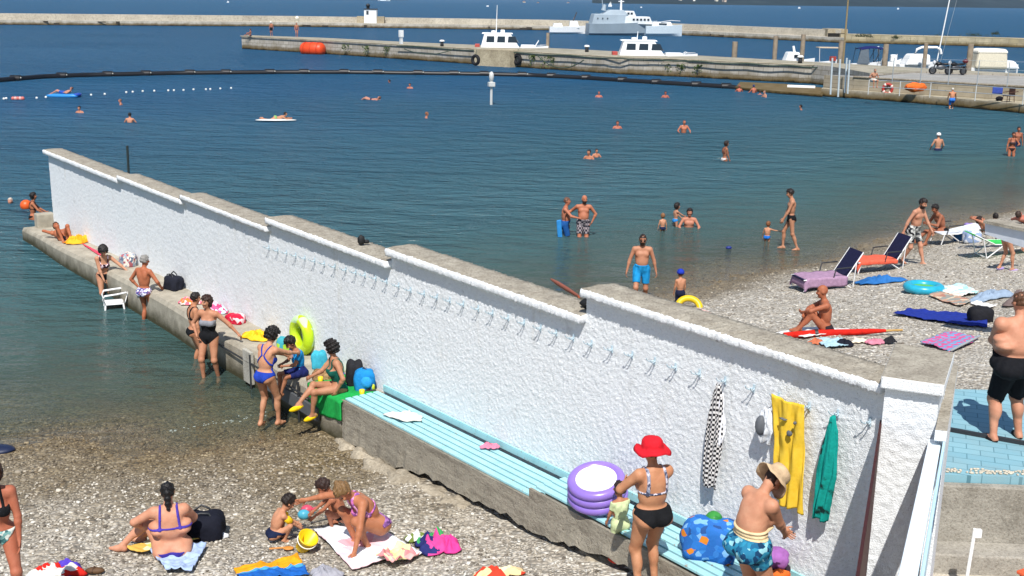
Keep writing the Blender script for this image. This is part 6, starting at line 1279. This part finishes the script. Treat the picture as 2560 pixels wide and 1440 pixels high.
a = GY(1396, 566, float(G(1410, 588)[1]) - .25); r = root('blue_bodyboard', a, 'blue bodyboard held upright in the water beside the sunburnt man', 'bodyboard'); MB().box(a + np.array([.05, 0, -.25]), (.15, .06, .9), (nrm((1, .25, .12)), nrm((-.25, 1, 0)), nrm((-.1, 0, 1)))).build('board', M('2f86c8', .4), r, bevel=.03)
# ------------------------------------------------------------------ right hand beach
LW = M('dedede', .4, .05)
def lounger(px, py, rz, col, label, ang=62, seatlen=1.1, back=.72, h=.27):
    c = GT(px, py); r = root('sun_lounger', c, label, 'sun lounger', None, rz); F_ = CL(col)
    ca, sa = math.cos(R(ang)), math.sin(R(ang))
    MB().box((0, -seatlen / 2, h), (.55, seatlen, .02)).build('seat_fabric', F_, r, False)
    MB().box((0, back / 2 * ca, h + back / 2 * sa), (.55, back, .022), ((1, 0, 0), (0, ca, sa), (0, -sa, ca))).build('back_fabric', F_, r, False)
    for sg in (-1, 1):
        x = sg * .29; MB().tube([(x, -seatlen, h), (x, 0, h), (x, back * ca, h + back * sa)], .016, 6).build('side_rail', LW, r, False)
        MB().tube([(x, -seatlen + .1, h), (x, -seatlen + .02, 0)], .016, 6).build('leg', LW, r, False); MB().tube([(x, -.25, h), (x, .2, 0)], .016, 6).build('leg', LW, r, False); MB().tube([(x, .2, .02), (x, back * .6 * ca, h + back * .6 * sa)], .014, 6).build('strut', LW, r, False)
        MB().tube([(x * 1.08, -.35, h), (x * 1.1, -.3, h + .24), (x * 1.1, .12, h + .26)], .018, 6).build('armrest', DK, r, False)
    MB().tube([(-.29, .2, .02), (.29, .2, .02)], .014, 6).build('cross_bar', LW, r, False)
    return r
def drape(name, lr, w, L, h, col, label, over=.22, seed=0):
    r = root(name, lr.location, label, 'towel'); rz = lr.rotation_euler.z; c, s = math.cos(rz), math.sin(rz); m = MB()
    def fn(u, v):
        a = (u - .5) * (w + 2 * over); x = max(-w / 2, min(w / 2, a)); dz = max(0, abs(a) - w / 2); y = -L * v + .02; z = h + .03 - dz + .008 * math.sin(v * 17 + u * 8 + seed); x += math.copysign(.03 + .012 * math.sin(v * 21 + seed), a) * (dz > 0)
        if v > .93: z -= (v - .93) * 3.2
        return (lr.location[0] + x * c - y * s, lr.location[1] + x * s + y * c, lr.location[2] + max(z, .02))
    m.grid(fn, 24, 24); m.build('cloth', CL(col), r, solid=.01); return r
l1 = lounger(2096, 716, R(-74), '1d1f3a', 'navy reclining lounger with a lilac towel over its seat', 56)
drape('lilac_towel', l1, .6, 1.12, .28, '9f8099', 'dusty lilac towel draped over the seat of the navy lounger')
l2 = lounger(2222, 672, R(-74), '1d1f3a', 'navy reclining lounger with a coral towel, behind the one with the lilac towel', 58)
drape('coral_towel', l2, .58, 1.14, .28, 'd85f48', 'coral red towel on the seat of the rear navy lounger', .1, 3)
heap('blue_towel', 2198, 708, .50, .30, .16, CL('2c68a8'), 'mid blue towel dropped on the pebbles behind the lilac lounger', 'towel', 41, -.2, fine=.6)
c = GT(2308, 730); r = root('swim_ring', c, 'blue swim ring with a green seat lying on the pebbles', 'swim ring')
MB().loop([c + np.array([.34 * math.cos(u), .30 * math.sin(u), .10]) for u in np.linspace(0, 6.2832, 24, endpoint=False)], .10, 10).build('ring', M('2aa0bc', .3), r); MB().ell(c + np.array([0, 0, .10]), (.30, .26, .05), 16).build('seat', M('62b83c', .35), r)
towel('print_towel', ((2335, 728), (2395, 748), (2450, 735), (2395, 714)), PRINT(['bfe0e2', 'e6e8e4', '9fd0d8', 'e0c8b8'], 6), 'pale aqua printed towel spread right of the swim ring', 'towel', .02, 42)
towel('patterned_mat', ((2320, 742), (2400, 768), (2430, 756), (2350, 734)), PRINT(['b8927c', '8f8f88', 'c8b8a0', 'a87868'], 8), 'faded brown patterned mat below the pale aqua towel', 'mat', .012, 43)
heap('grey_cloth', 2475, 748, .42, .24, .18, CL('8a9cb0'), 'blue grey cloth heaped right of the pale aqua towel', 'cloth', 44, .2, fine=.6)
towel('white_mat', ((2425, 762), (2470, 776), (2490, 770), (2445, 756)), WT, 'narrow white cloth in front of the blue grey heap', 'cloth', .012, 45)
towel('blue_mat', ((2232, 790), (2270, 776), (2465, 790), (2468, 824)), CL('23348a'), 'long royal blue beach mat on the pebbles left of the heavy man', 'mat', .015, 46)
bag('black_bag', 2448, 806, .22, .20, .18, CL('212125'), 'round black bag on the end of the royal blue mat', 'bag', 47)
towel('chequered_towel', ((2300, 862), (2372, 884), (2446, 850), (2375, 836)), CHECK('c85a8a', '6f9cc0', 9), 'pink and blue chequered towel behind the pillar', 'towel', .014, 48)
a = onto(2378, 884); b = onto(2448, 848); r = root('parasol_pole', a, 'silver parasol pole lying along the chequered towel', 'pole'); MB().tube([a + np.array([0, 0, .06]), b + np.array([0, 0, .06])], .02, 6).build('pole', M('c4c6ca', .3, metal=.5), r)
heap('brown_towel', 2556, 758, .40, .3, .22, CL('70625f'), 'grey brown towel at the right edge beyond the heavy man', 'towel', 49)
towel('white_towel', ((1932, 838), (2010, 850), (2150, 836), (2060, 822)), WT, 'white towel on the pebbles under the bald man', 'towel', .015, 50)
towel('aqua_towel', ((2035, 856), (2065, 876), (2125, 868), (2095, 850)), CL('a9c9d6'), 'pale blue towel in front of the red parasol', 'towel', .02, 51)
a = onto(1958, 851); b = onto(2213, 840); d = nrm(b - a); r = root('red_parasol', a, 'closed red parasol with a wooden shaft lying in front of the bald man', 'parasol'); up = np.array([0, 0, .10])
MB().tube([a + up, a + up + (b - a) * .3, a + up + (b - a) * .85, b + up], [.05, .075, .05, .03], 10).build('canopy', CL('c22318'), r); MB().tube([b + up, b + up + d * .3], .022, 6).build('shaft', M('b08a4c', .6), r); k = a + (b - a) * .32 + up; MB().tube([k - d * .03, k + d * .03], .085, 10).build('strap', DK, r)
for x, y, sx_, h, col, lab, sd in ((2040, 862, .16, .08, 'b8694a', 'rust coloured cloth under the left part of the red parasol', 52), (2112, 866, .17, .10, '191b26', 'black swimwear on the pale blue towel', 53), (2186, 860, .20, .07, 'c27a8c', 'dusty pink cloth below the tip of the red parasol', 54), (2224, 860, .11, .10, '26262a', 'black bathing shoes at the far right of the bald man things', 55), (2150, 858, .14, .05, 'dfd0b8', 'cream and pink printed cloth between the black swimwear and the dusty pink cloth', 56)):
    heap('beach_cloth', x, y, sx_, sx_ * .6, h, CL(col), lab, 'cloth', sd)
c = GT(1722, 790); c[2] = .25; p = G(1722, 770, .3); r = root('swim_ring', (p[0], p[1], .1), 'yellow swim ring held at the side of the child in the blue cap', 'swim ring')
MB().loop([p + np.array([.25 * math.cos(u), .14 * math.sin(u), .19 * math.sin(u)]) for u in np.linspace(0, 6.2832, 24, endpoint=False)], .075, 10).build('ring', M('d8b81a', .35, .08), r)
towel('pale_pink_mat', ((1720, 778), (1770, 800), (1800, 800), (1750, 776)), CL('e2b9ae'), 'pale pink mat at the waterline just behind the wall', 'mat', .012, 58)
# shore group on the right
l3 = lounger(2378, 606, R(-80), 'c9cdd2', 'white sun lounger on which the deeply tanned man sits', 12, .5, 1.1, .30)
l4 = lounger(2470, 640, R(97), '3fbf5a', 'bright green sun lounger with a raised head end', 24, 1.5, .62, .36)
for x, y, sx_, sz_, col, lab, sd in ((2424, 580, .20, .16, '8a78b0', 'lilac bag by the head of the green lounger', 61), (2430, 606, .26, .2, '8fa2c4', 'blue and white bag in front of the head of the green lounger', 62), (2396, 602, .14, .14, '2f5f94', 'blue bag on the pebbles beside the white lounger', 63), (2265, 612, .12, .1, '9fc4a8', 'pale green bag by the feet of the tanned man', 64)):
    bag('beach_bag', x, y, sx_, sx_ * .7, sz_, PRINT([col, col, 'd4d6da'], 9) if sd == 62 else CL(col), lab, 'bag', sd)
c = GT(2538, 640); r = root('green_ball', c, 'bright green ball lying under the white board', 'ball'); MB().ell(c + np.array([0, 0, .5]), (.14, .14, .14), 14).build('ball', M('3fbf62', .35), r)
A = GY(2476, 556, 19.0); B = GY(2640, 590, 18.0); A2 = GY(2476, 583, 19.0); B2 = GY(2640, 640, 18.0); wb = root('white_board_fence', (B[0], B[1], T(B[0], B[1])), 'white board fence with a gravelly top jutting in at the right edge', 'fence')
dd = nrm(B - A); nn_ = np.cross(dd, (0, 0, 1)); m = MB(); off = nn_ * .05; m.add([A - off, B - off, B2 - off, A2 - off, A + off * 3, B + off * 3, B2 + off * 3, A2 + off * 3], [(0, 1, 2, 3), (7, 6, 5, 4), (0, 4, 5, 1), (1, 5, 6, 2), (2, 6, 7, 3), (3, 7, 4, 0)]); m.build('board', M('cfd4dc', .6, .05), wb)
m = MB(); m.box((A + B) / 2 + off + np.array([0, 0, .03]), (float(np.linalg.norm(B - A)), .3, .05), (dd, np.cross(dd, (0, 0, 1)), (0, 0, 1))); m.build('top_cap', COPE, wb)
for k in (1.03, ): q = A + (B - A) * k; MB().tube([q, (q[0], q[1], T(q[0], q[1]) - .1)], .06, 8).build('post', WHT, wb)
# quay things
c = GY(2219, 222, G(2219, 231, .6)[1] - .12); r = root('lifebuoy', c, 'red and white lifebuoy hung on the quay wall', 'lifebuoy'); m = MB(); m.loop([c + .34 * (np.array([.9, -.3, 0]) * math.cos(u) + np.array([0, 0, 1]) * math.sin(u)) for u in np.linspace(0, 6.2832, 20, endpoint=False)], .1, 8); m.build('ring', M('a8342c', .5), r)
for u in (.6, 2.2, 3.8, 5.3): q = c + .34 * (np.array([.9, -.3, 0]) * math.cos(u) + np.array([0, 0, 1]) * math.sin(u)); MB().ell(q, (.12, .13, .12), 8).build('white_band', M('d8c8c0', .5), r)
c = GY(2287, 218, G(2287, 237, .6)[1] - .3); r = root('orange_cover', c, 'orange tarpaulin cover bundled over the quay wall beside the lifebuoy', 'cover'); MB().ell(c, (.72, .26, .34), 26, .13, 4).build('tarpaulin', CL('dd6a2e'), r)
c = G(2520, 255, .6); r = root('folding_chair', c, 'dark brown folding chair with a blue towel on the bathing walkway', 'chair', rz=.3); BRN = M('4a3026', .6)
MB().box((0, 0, .42), (.6, .5, .05)).build('seat', BRN, r, False); MB().box((.33, .1, .68), (.06, .55, .55)).build('backrest', BRN, r, False)
for sx_ in (-1, 1):
    for sy_ in (-1, 1): MB().tube([(sx_ * .27, sy_ * .2, .42), (sx_ * .3, sy_ * .24, 0)], .025, 5).build('leg', BRN, r, False)
    MB().tube([(-.25, sx_ * .28, .64), (.5, sx_ * .28, .72)], .03, 5).build('armrest', BRN, r, False)
q = np.array(c) + np.array([-.75, .1, .75]); r = root('blue_towel', q, 'blue towel hung beside the folding chair on the walkway', 'towel'); m = MB(); m.grid(lambda u, v: (q[0] - .35 + .7 * u, q[1] + .03 * math.sin(u * 9), q[2] - .25 + .5 * v), 8, 4); m.build('cloth', CL('3c4f9a'), r, solid=.02)
bagp = G(2498, 252, .6); r = root('black_bag', bagp, 'black bag on the bathing walkway by the folding chair', 'bag'); MB().ell(bagp + np.array([0, 0, .15]), (.26, .16, .17), 12, .06, 2).build('bag_body', CL('1a1a1e'), r)
def moto(px, py, rz, label, box):
    c = G(px, py, 1.57); r = root('motorbike', c, label, 'motorbike', None, rz); K = M('17181c', .4); G_ = M('4a4d52', .35, metal=.4)
    for y in (-.62, .62):
        m = MB(); m.loop([(0, y + .24 * math.cos(u), .30 + .24 * math.sin(u)) for u in np.linspace(0, 6.2832, 18, endpoint=False)], .065, 7); w = m.build('wheel', K, r, False); MB().tube([(-.04, y, .3), (.04, y, .3)], .17, 12).build('rim', G_, w, False)
    MB().ell((0, .02, .55), (.16, .42, .2), 12, .06, 1).build('engine', G_, r, False); MB().ell((0, .2, .82), (.17, .3, .15), 12, .03).build('tank', K, r, False); MB().ell((0, -.35, .82), (.15, .4, .09), 12).build('seat', K, r, False)
    MB().tube([(0, .62, .3), (0, .42, .95)], .045, 6).build('fork', G_, r, False); MB().tube([(-.36, .3, 1.02), (0, .42, 1.0), (.36, .3, 1.02)], .025, 6).build('handlebar', K, r, False); MB().ell((0, .55, .92), (.15, .12, .17), 10).build('headlight', M('c9ccd0', .3), r, False)
    MB().ell((0, -.62, .62), (.1, .26, .06), 10).build('mudguard', K, r, False)
    if box: MB().ell((0, -.72, 1.05), (.24, .22, .18), 12).build('top_box', M(box, .4), r, False)
moto(2351, 186, R(80), 'black motorbike parked on the quay, left of the one with the red top box', None); moto(2388, 187, R(96), 'black motorbike with a dark red top box parked on the quay', '5c1820')

# thin foam line where a ripple reaches the left beach
fpx = ((425, 1079), (480, 1070), (540, 1060), (590, 1050), (640, 1041), (665, 1040)); m = MB(); rr = random.Random(8)
for a_, b_ in zip(fpx[:-1], fpx[1:]):
    for k in range(7):
        u = rr.random(); q = G(a_[0] + (b_[0] - a_[0]) * u, a_[1] + (b_[1] - a_[1]) * u + rr.gauss(0, 3), 0); m.ell((q[0], q[1], .006), (rr.uniform(.008, .03), rr.uniform(.006, .012), .006), 6)
tag(m.build('foam', M('aab4ad', .6, .05)), kind='stuff')

p = G(690, 303, 0); r = root('white_swim_board', (p[0], p[1], 0), 'white swim board under the swimmer lying face down', 'swim board'); d = nrm((math.sin(R(82)), math.cos(R(82)), 0)); m = MB()
m.ell((0, 0, 0), (1.15, .30, .05), 20); m.v = [(p[0] + x * d[0] - y * d[1], p[1] + x * d[1] + y * d[0], z + .07) for x, y, z in m.v]; m.build('board', M('e8e8e2', .4, .04), r)
p = G(160, 242, 0); r = root('blue_airbed', (p[0], p[1], 0), 'bright blue airbed floating by the buoy line with a person on it', 'airbed'); m = MB()
for k in range(4): m.ell((p[0], p[1] - .3 + .2 * k, .08), (1.05, .13, .11), 16, 0, 0, None, 4)
m.build('air_mattress', M('2a86cc', .35, .05), r); MB().ell((p[0] + .95, p[1], .16), (.2, .38, .11), 14, 0, 0, None, 3).build('headrest', M('2446a8', .35, .05), r)
# ------------------------------------------------------------------ boats
WP = M('eceeee', .3, .04); GLS = M('1f2c38', .15, .1); SHIPG = M('9aa8b2', .5, .08, .6)
def hull(r, L, W, z0, zs, mat, bowrise=.35, name='hull', yaw=0, at=(0, 0)):
    st = np.linspace(0, 1, 14); vs = []; fs = []
    for u in st:
        w = W / 2 * (1 - max(0, (u - .45) / .55) ** 2.2) * (.88 + .12 * min(1, u * 4)); z = zs + bowrise * u * u; x = -L / 2 + L * u
        vs += [(x - (.1 * L * (u ** 3) if 0 else 0), -w, z), (x, -w * .86, z0 + (z - z0) * .35), (x, -w * .3, z0), (x, w * .3, z0), (x, w * .86, z0 + (z - z0) * .35), (x, w, z), (x, 0, z + .02)]
    for i in range(13):
        for j in range(7): fs.append((i * 7 + j, i * 7 + (j + 1) % 7, i * 7 + 7 + (j + 1) % 7, i * 7 + 7 + j))
    fs += [tuple(range(7)), tuple(range(91, 98))[::-1]]
    m = MB(); m.add(vs, fs, False); return m.build(name, mat, r, False)
def tap(m, x0, x1, w, z0, z1, fr, bk, ws=.85):     # tapered cabin block, fr/bk are the slopes of front and back
    m.add([(x0, -w / 2, z0), (x1, -w / 2, z0), (x1, w / 2, z0), (x0, w / 2, z0), (x0 + bk, -w / 2 * ws, z1), (x1 - fr, -w / 2 * ws, z1), (x1 - fr, w / 2 * ws, z1), (x0 + bk, w / 2 * ws, z1)], [(3, 2, 1, 0), (4, 5, 6, 7), (0, 1, 5, 4), (1, 2, 6, 5), (2, 3, 7, 6), (3, 0, 4, 7)]); return m
def cabin_boat(px, ytop, ydeck, Y, xw, label, mast, rz=0, kind=0):
    c = GY(px, ydeck, Y); s = Y / FPX; zd = c[2]; L = xw * s; r = root('cabin_boat', (c[0], Y, 0), label, 'boat', 'white cabin boats at the stone pier', rz); hc_ = (ydeck - ytop) * s
    hull(r, L * 1.1, L * .34, -.3, zd - .12, WP); W = L * .27
    x0, x1 = -L * .50, L * .12; zt = zd + hc_
    MB_ = tap(MB(), x0, x1, W, zd - .15, zt, L * .16, L * .06); MB_.build('cabin', WP, r, False, bevel=.06)
    nwin = 3
    for sd in (-1,):
        for k in range(nwin):
            a = x0 + L * .09 + k * L * .165; b = a + L * .125; z0 = zd + hc_ * .38; z1 = zd + hc_ * .82; y0 = sd * (W / 2 * (1 - .15 * .55) + .012); y1 = sd * (W / 2 * (1 - .15 * .9) + .012); sk = L * .03 if k == 2 else .0
            m = MB(); m.add([(a, y0, z0), (b + sk, y0, z0), (b - sk * .3, y1, z1), (a + L * .01, y1, z1)], [(0, 1, 2, 3)]); m.build('window', GLS, r, False, solid=.02)
    m = MB(); m.add([(x1 - L * .03, -W * .4, zd + hc_ * .35), (x1 - L * .03, W * .4, zd + hc_ * .35), (x1 - L * .125, W * .37, zd + hc_ * .85), (x1 - L * .125, -W * .37, zd + hc_ * .85)], [(0, 1, 2, 3)]); m.v = [(x + .03, y, z) for x, y, z in m.v]; m.build('windscreen', GLS, r, False, solid=.02)
    tap(MB(), x0 + L * .02, x1 - L * .12, W * .92, zt - .01, zt + .09, .1, .05).build('cabin_roof', WP, r, False, bevel=.03)
    MB().lathe([(0, 0), (.28, .03), (.28, .2), (0, .24)], (x0 + L * .2, 0, zt + .09), 14).build('radar_dome', WP, r, False); MB().box((x0 + L * .34, 0, zt + .25), (.45, .3, .32)).build('roof_light', WP, r, False, bevel=.05)
    MB().tube([(x0 + L * .24, .1, zt), (x0 + L * .25, .1, zt + mast)], [.06, .03], 6).build('mast', WP, r, False); MB().tube([(x0 + L * .16, -.2, zt), (x0 + L * .16, -.2, zt + mast * .5)], .02, 5).build('aerial', DK, r, False)
    tap(MB(), L * .12, L * .38, W * .7, zd - .1, zd + hc_ * .22, .35, .05).build('foredeck_hatch', WP, r, False, bevel=.04)
    for sg in (-1, 1): MB().tube([(L * .33, sg * W * .28, zd), (L * .40, sg * W * .25, zd + hc_ * (.55 if kind == 0 else .3))], .035, 6).build('bow_post', WP, r, False)
    MB().tube([(L * .25, -W * .42, zd + .25), (L * .42, -W * .25, zd + .3), (L * .52, 0, zd + .34), (L * .42, W * .25, zd + .3)], .02, 5).build('rail', LW, r, False)
    MB().box((x0 - L * .05, 0, zd + .15), (.5, W * .6, .4)).build('stern_gear', M('a8443c', .6), r, False, bevel=.05)
    return r
cabin_boat(1282, 86, 119, 127, 158, 'white cabin boat with a tall mast moored behind the stone pier, nearer the beacon hut', 3.0)
cabin_boat(1640, 104, 139, 114, 185, 'white cabin boat with big side windows moored behind the pier, nearer the grey ship', .9, 0, 1)
# grey patrol ship
c = G(1555, 88, 0); Y = float(c[1]); s = Y / FPX; sh = root('patrol_ship', (c[0], Y, 0), 'grey and white patrol ship moored at the outer breakwater', 'ship', rz=.12)
hull(sh, 172 * s, 5.0, -.6, 27 * s, M('8f9ea8', .5, .08, .6), .7); tap(MB(), -80 * s, 15 * s, 4.0, 26 * s, 50 * s, 10 * s, 6 * s, .9).build('superstructure', SHIPG, sh, False, bevel=.1); tap(MB(), -55 * s, 10 * s, 3.4, 49 * s, 60 * s, 12 * s, 22 * s, .85).build('upper_deck', SHIPG, sh, False, bevel=.1)
SW_ = M('cfd4d6', .5, .06)
tap(MB(), 0, 70 * s, 4.2, 27 * s, 45 * s, 8 * s, 2 * s, .92).build('wheelhouse', SW_, sh, False, bevel=.1); tap(MB(), -12 * s, 30 * s, 3.0, 44 * s, 58 * s, 6 * s, 4 * s, .9).build('bridge', SW_, sh, False, bevel=.1)
for k in range(5): MB().box(((22 + 9 * k) * s, -2.06, 38 * s), (5 * s, .12, 4.5 * s)).build('window', GLS, sh, False)
for k in range(4): MB().box(((-6 + 8 * k) * s, -1.48, 52 * s), (5 * s, .12, 4.5 * s)).build('window', GLS, sh, False)
for k in range(3): MB().box(((-66 + 12 * k) * s, -2.0, 40 * s), (2.5 * s, .12, 2.5 * s)).build('porthole', GLS, sh, False)
MB().tube([(-5 * s, 0, 55 * s), (-5 * s, 0, 108 * s)], [.25, .12], 8).build('mast', WP, sh, False); MB().tube([(-48 * s, 0, 58 * s), (-45 * s, 0, 72 * s)], [.5, .3], 8).build('funnel', SHIPG, sh, False); MB().tube([(-48 * s, .5, 58 * s), (-52 * s, .5, 90 * s)], .08, 6).build('aerial_mast', SHIPG, sh, False)
MB().box((-5 * s, 0, 80 * s), (14 * s, .15, .15)).build('yard', WP, sh, False)
def small_boat(px, y, xw, label, rz=0, mat=WP, parts=(), name='motor_boat', Yo=None, fb=.8, z_off=0, group=None):
    c = G(px, y, 0) if Yo is None else GY(px, y, Yo); Y = float(c[1]); s = Y / FPX; r = root(name, (c[0], Y, 0), label, 'boat', group, rz); hull(r, xw * s, xw * s * .34, -.3, fb, mat, .3); return r, s
r, s = small_boat(1418, 84, 88, 'small white boat with a dark derrick moored left of the grey patrol ship', 0.05, fb=1.3); tap(MB(), -35 * s, -12 * s, 1.8, 1.2, 2.0, .2, .1).build('cabin', WP, r, False); tap(MB(), 5 * s, 28 * s, 1.8, 1.2, 2.5, .4, .1).build('cabin', WP, r, False); MB().tube([(8 * s, 0, 1.3), (22 * s, 0, 4.2)], .1, 6).build('derrick', M('4a3a34', .7), r, False)
r, s = small_boat(1658, 90, 92, 'white and blue launch with raised bow moored right of the grey patrol ship', .1, M('c9d6dd', .45), fb=1.9); tap(MB(), -30 * s, 20 * s, 1.8, 1.9, 2.7, .4, .2).build('cabin', WP, r, False); MB().tube([(-10 * s, -.9, 2.7), (15 * s, -.9, 3.0), (40 * s, -.1, 2.9)], .06, 5).build('rail', LW, r, False); MB().box((-5 * s, -.95, 2.3), (20 * s, .08, .3)).build('window', GLS, r, False)
def pedge(x): return float(G(x, np.interp(x, [1400, 1700, 2060, 2300, 2620], [121, 136, 156, 170, 187]), PZ)[1])
def hb_(px, ytop, ydeck, Y): return GY(px, ytop, Y)[2], GY(px, ydeck, Y)[2]
Y = pedge(1990) + 3; zt, zd = hb_(1990, 122, 150, Y); r, s = small_boat(1993, 150, 86, 'low white motor boat with a rounded cabin between two wooden piles', 0, Yo=Y, fb=zd - .1); tap(MB(), -34 * s, 18 * s, 1.6, zd - .15, zd + .75, .7, .3).build('cabin', WP, r, False, bevel=.1); MB().box((-2 * s, -.82, zd + .4), (22 * s, .05, .25)).build('window', GLS, r, False); MB().tube([(-8 * s, 0, zd + .7), (-12 * s, 0, zd + 1.3)], .12, 6).build('arch', WP, r, False)
Y = pedge(2170) + 3; zt, zd = hb_(2170, 112, 158, Y); r, s = small_boat(2172, 158, 88, 'motor boat with a navy blue canopy and a white arch behind the pier', 0, Yo=Y, fb=zd - .05)
m = MB(); m.grid(lambda u, v: (-30 * s + 64 * s * u, (v - .5) * 1.7, zd + 36 * s + 5 * s * math.sin(u * 3.14) - 4 * s * (2 * v - 1) ** 2), 10, 6); m.build('canopy', CL('1c2258'), r, False, solid=.03)
for x0, x1 in ((-34, -29), (-10, 6), (18, 14)):
    for sg in (-1, 1): MB().tube([(x0 * s, sg * .8, zd), (x1 * s, sg * .8, zd + 37 * s)], .03, 5).build('canopy_frame', GLS, r, False)
for sg in (-1, 1): MB().tube([(20 * s, sg * .85, zd), (30 * s, sg * .85, zd + 22 * s), (26 * s, sg * .8, zd + 40 * s)], .09, 6).build('arch', WP, r, False)
m = MB(); m.add([(-36 * s, -.86, zd), (-5 * s, -.86, zd), (-10 * s, -.82, zd + 34 * s), (-28 * s, -.82, zd + 34 * s)], [(0, 1, 2, 3)]); m.build('side_screen', M('5f6a74', .5), r, False, solid=.01)
Y = pedge(2295) + 3; zt, zd = hb_(2295, 118, 160, Y); r, s = small_boat(2292, 160, 92, 'motor boat under a white cover with a white tube arch', 0, Yo=Y, fb=zd - .05); tap(MB(), -36 * s, 26 * s, 1.9, zd - .1, zd + 24 * s, 3 * s, 14 * s, .9).build('cover', CL('e2e4e4'), r, False, bevel=.15)
MB().tube([(-14 * s, -.7, zd + 22 * s), (-10 * s, -.7, zd + 36 * s), (2 * s, -.7, zd + 41 * s), (38 * s, -.7, zd + 41 * s), (47 * s, -.7, zd + 36 * s), (50 * s, -.7, zd + 26 * s)], .11, 8).build('arch', WP, r, False)
Y = pedge(2475) + 3; zt, zd = hb_(2475, 122, 168, Y); r, s = small_boat(2480, 168, 128, 'motor boat under a tall beige cover at the right end of the pier', 0, Yo=Y, fb=zd - .05); tap(MB(), -52 * s, 28 * s, 2.0, zd - .1, zd + 40 * s, 4 * s, 6 * s, .9).build('cover', CL('cfc8b4'), r, False, bevel=.2); tap(MB(), -50 * s, 28 * s, 2.05, zd + 34 * s, zd + 45 * s, 6 * s, 8 * s, .85).build('cover_top', CL('e0dcd0'), r, False, bevel=.2); tap(MB(), 26 * s, 62 * s, 1.6, zd - .1, zd + 17 * s, 14 * s, 4 * s, .8).build('foredeck', WP, r, False, bevel=.2)
Y = pedge(2232) + 2.6; zt, zd = hb_(2232, 135, 155, Y); r, s = small_boat(2236, 155, 34, 'tiny white dinghy with an outboard between two larger covered boats', 0, Yo=Y, fb=zd); MB().box((-4 * s, 0, zd + .35), (.5, .4, .6)).build('outboard', WP, r, False, bevel=.08); MB().tube([(5 * s, 0, zd), (5 * s, 0, zd + .7)], .04, 5).build('post', LW, r, False)
Y = pedge(2066) + 2.6; zt, zd = hb_(2066, 119, 150, Y); r, s = small_boat(2068, 150, 60, 'small open boat with a pale sun roof on thin posts behind the ladder poles', 0, Yo=Y, fb=zd - .2); MB().box((0, 0, zd + 30 * s), (52 * s, 1.2, .08)).build('sun_roof', M('c9b69a', .6), r, False)
for x in (-22, 22): MB().tube([(x * s, -.5, zd - .2), (x * s * 1.1, -.5, zd + 30 * s)], .03, 5).build('roof_post', LW, r, False)
MB().box((12 * s, -.2, zd + .15), (.5, .5, .4)).build('red_locker', M('a03a2c', .6), r, False)
# masts
b = GY(2107, 170, pedge(2107) + 4); tp = GY(2125, -60, b[1]); r = root('tall_pole', (b[0], b[1], 0), 'tall brown pole rising out of the top of the picture behind the ladder poles', 'pole'); MB().tube([(b[0], b[1], -1), tp], [.10, .07], 8).build('pole', M('8a7a58', .7, .2), r)
b = GY(2341, 160, pedge(2341) + 3.5); tp = GY(2386, -60, b[1]); r = root('leaning_mast', (b[0], b[1], 0), 'thin white leaning sailing mast rising behind the motorbikes', 'mast'); MB().tube([b - (tp - b) * .2, tp], .05, 6).build('mast', WP, r); MB().tube([b + np.array([.3, 0, 0]), tp + np.array([.75, 0, 0])], .015, 4).build('stay', GALV, r)
# far craft
for i, (x, y, w, h, lab) in enumerate(((570, 5, 5, 4, 'tiny white speedboat far out at the upper left'), (1219, 15, 6, 3, 'tiny white motor boat far out above the first cabin boat'), (960, 1, 30, 3, 'long white ship far out at the top edge above the beacon hut'), (1603, 18, 4, 3, 'tiny white boat right of the patrol ship bridge far out'), (1998, 20, 6, 4, 'tiny white boat close to the far shore left of the tall pole'), (2245, 22, 5, 4, 'tiny white boat close to the far shore left of the leaning mast'))):
    c = G(x, y + 1.5, 0); c = GY(x, y + 2, min(c[1], 2400)); s = c[1] / FPX; r = root('distant_boat', (c[0], c[1], 0), lab, 'boat', 'far away white boats'); hull(r, w * s, w * s * .3, -.3, max(.5, h * s * .5), WP); tap(MB(), -w * s * .3, w * s * .15, w * s * .2, h * s * .4, h * s, .2, .1).build('cabin', WP, r, False)
c = G(1525, 17, 0); s = c[1] / FPX; r = root('sailing_boat', c, 'tiny white sailing boat far out beside the mast of the grey ship', 'boat'); hull(r, 9 * s, 2.5 * s, -.3, 1.0, WP); m = MB(); m.add([(0, 0, 1.2), (4 * s, 0, 1.2), (.4, 0, 13 * s)], [(0, 1, 2)]); m.add([(-.2, 0, 1.2), (-4 * s, 0, 1.2), (-.1, 0, 11 * s)], [(0, 1, 2)]); m.build('sail', M('f0f0ee', .6), r, False, solid=.05)
# ------------------------------------------------------------------ the air between here and the far shore
hz = NT('air'); pvn = hz.n('VolumePrincipled'); pvn.inputs['Color'].default_value = (.55, .70, .95, 1); pvn.inputs['Density'].default_value = .00007; pvn.inputs['Anisotropy'].default_value = .1; hz.l(pvn.outputs[0], hz.out.inputs['Volume'])
hzo = MB().box((500, 4000, 240), (8000, 9000, 500)).build('haze', hz.m); tag(hzo, kind='stuff')
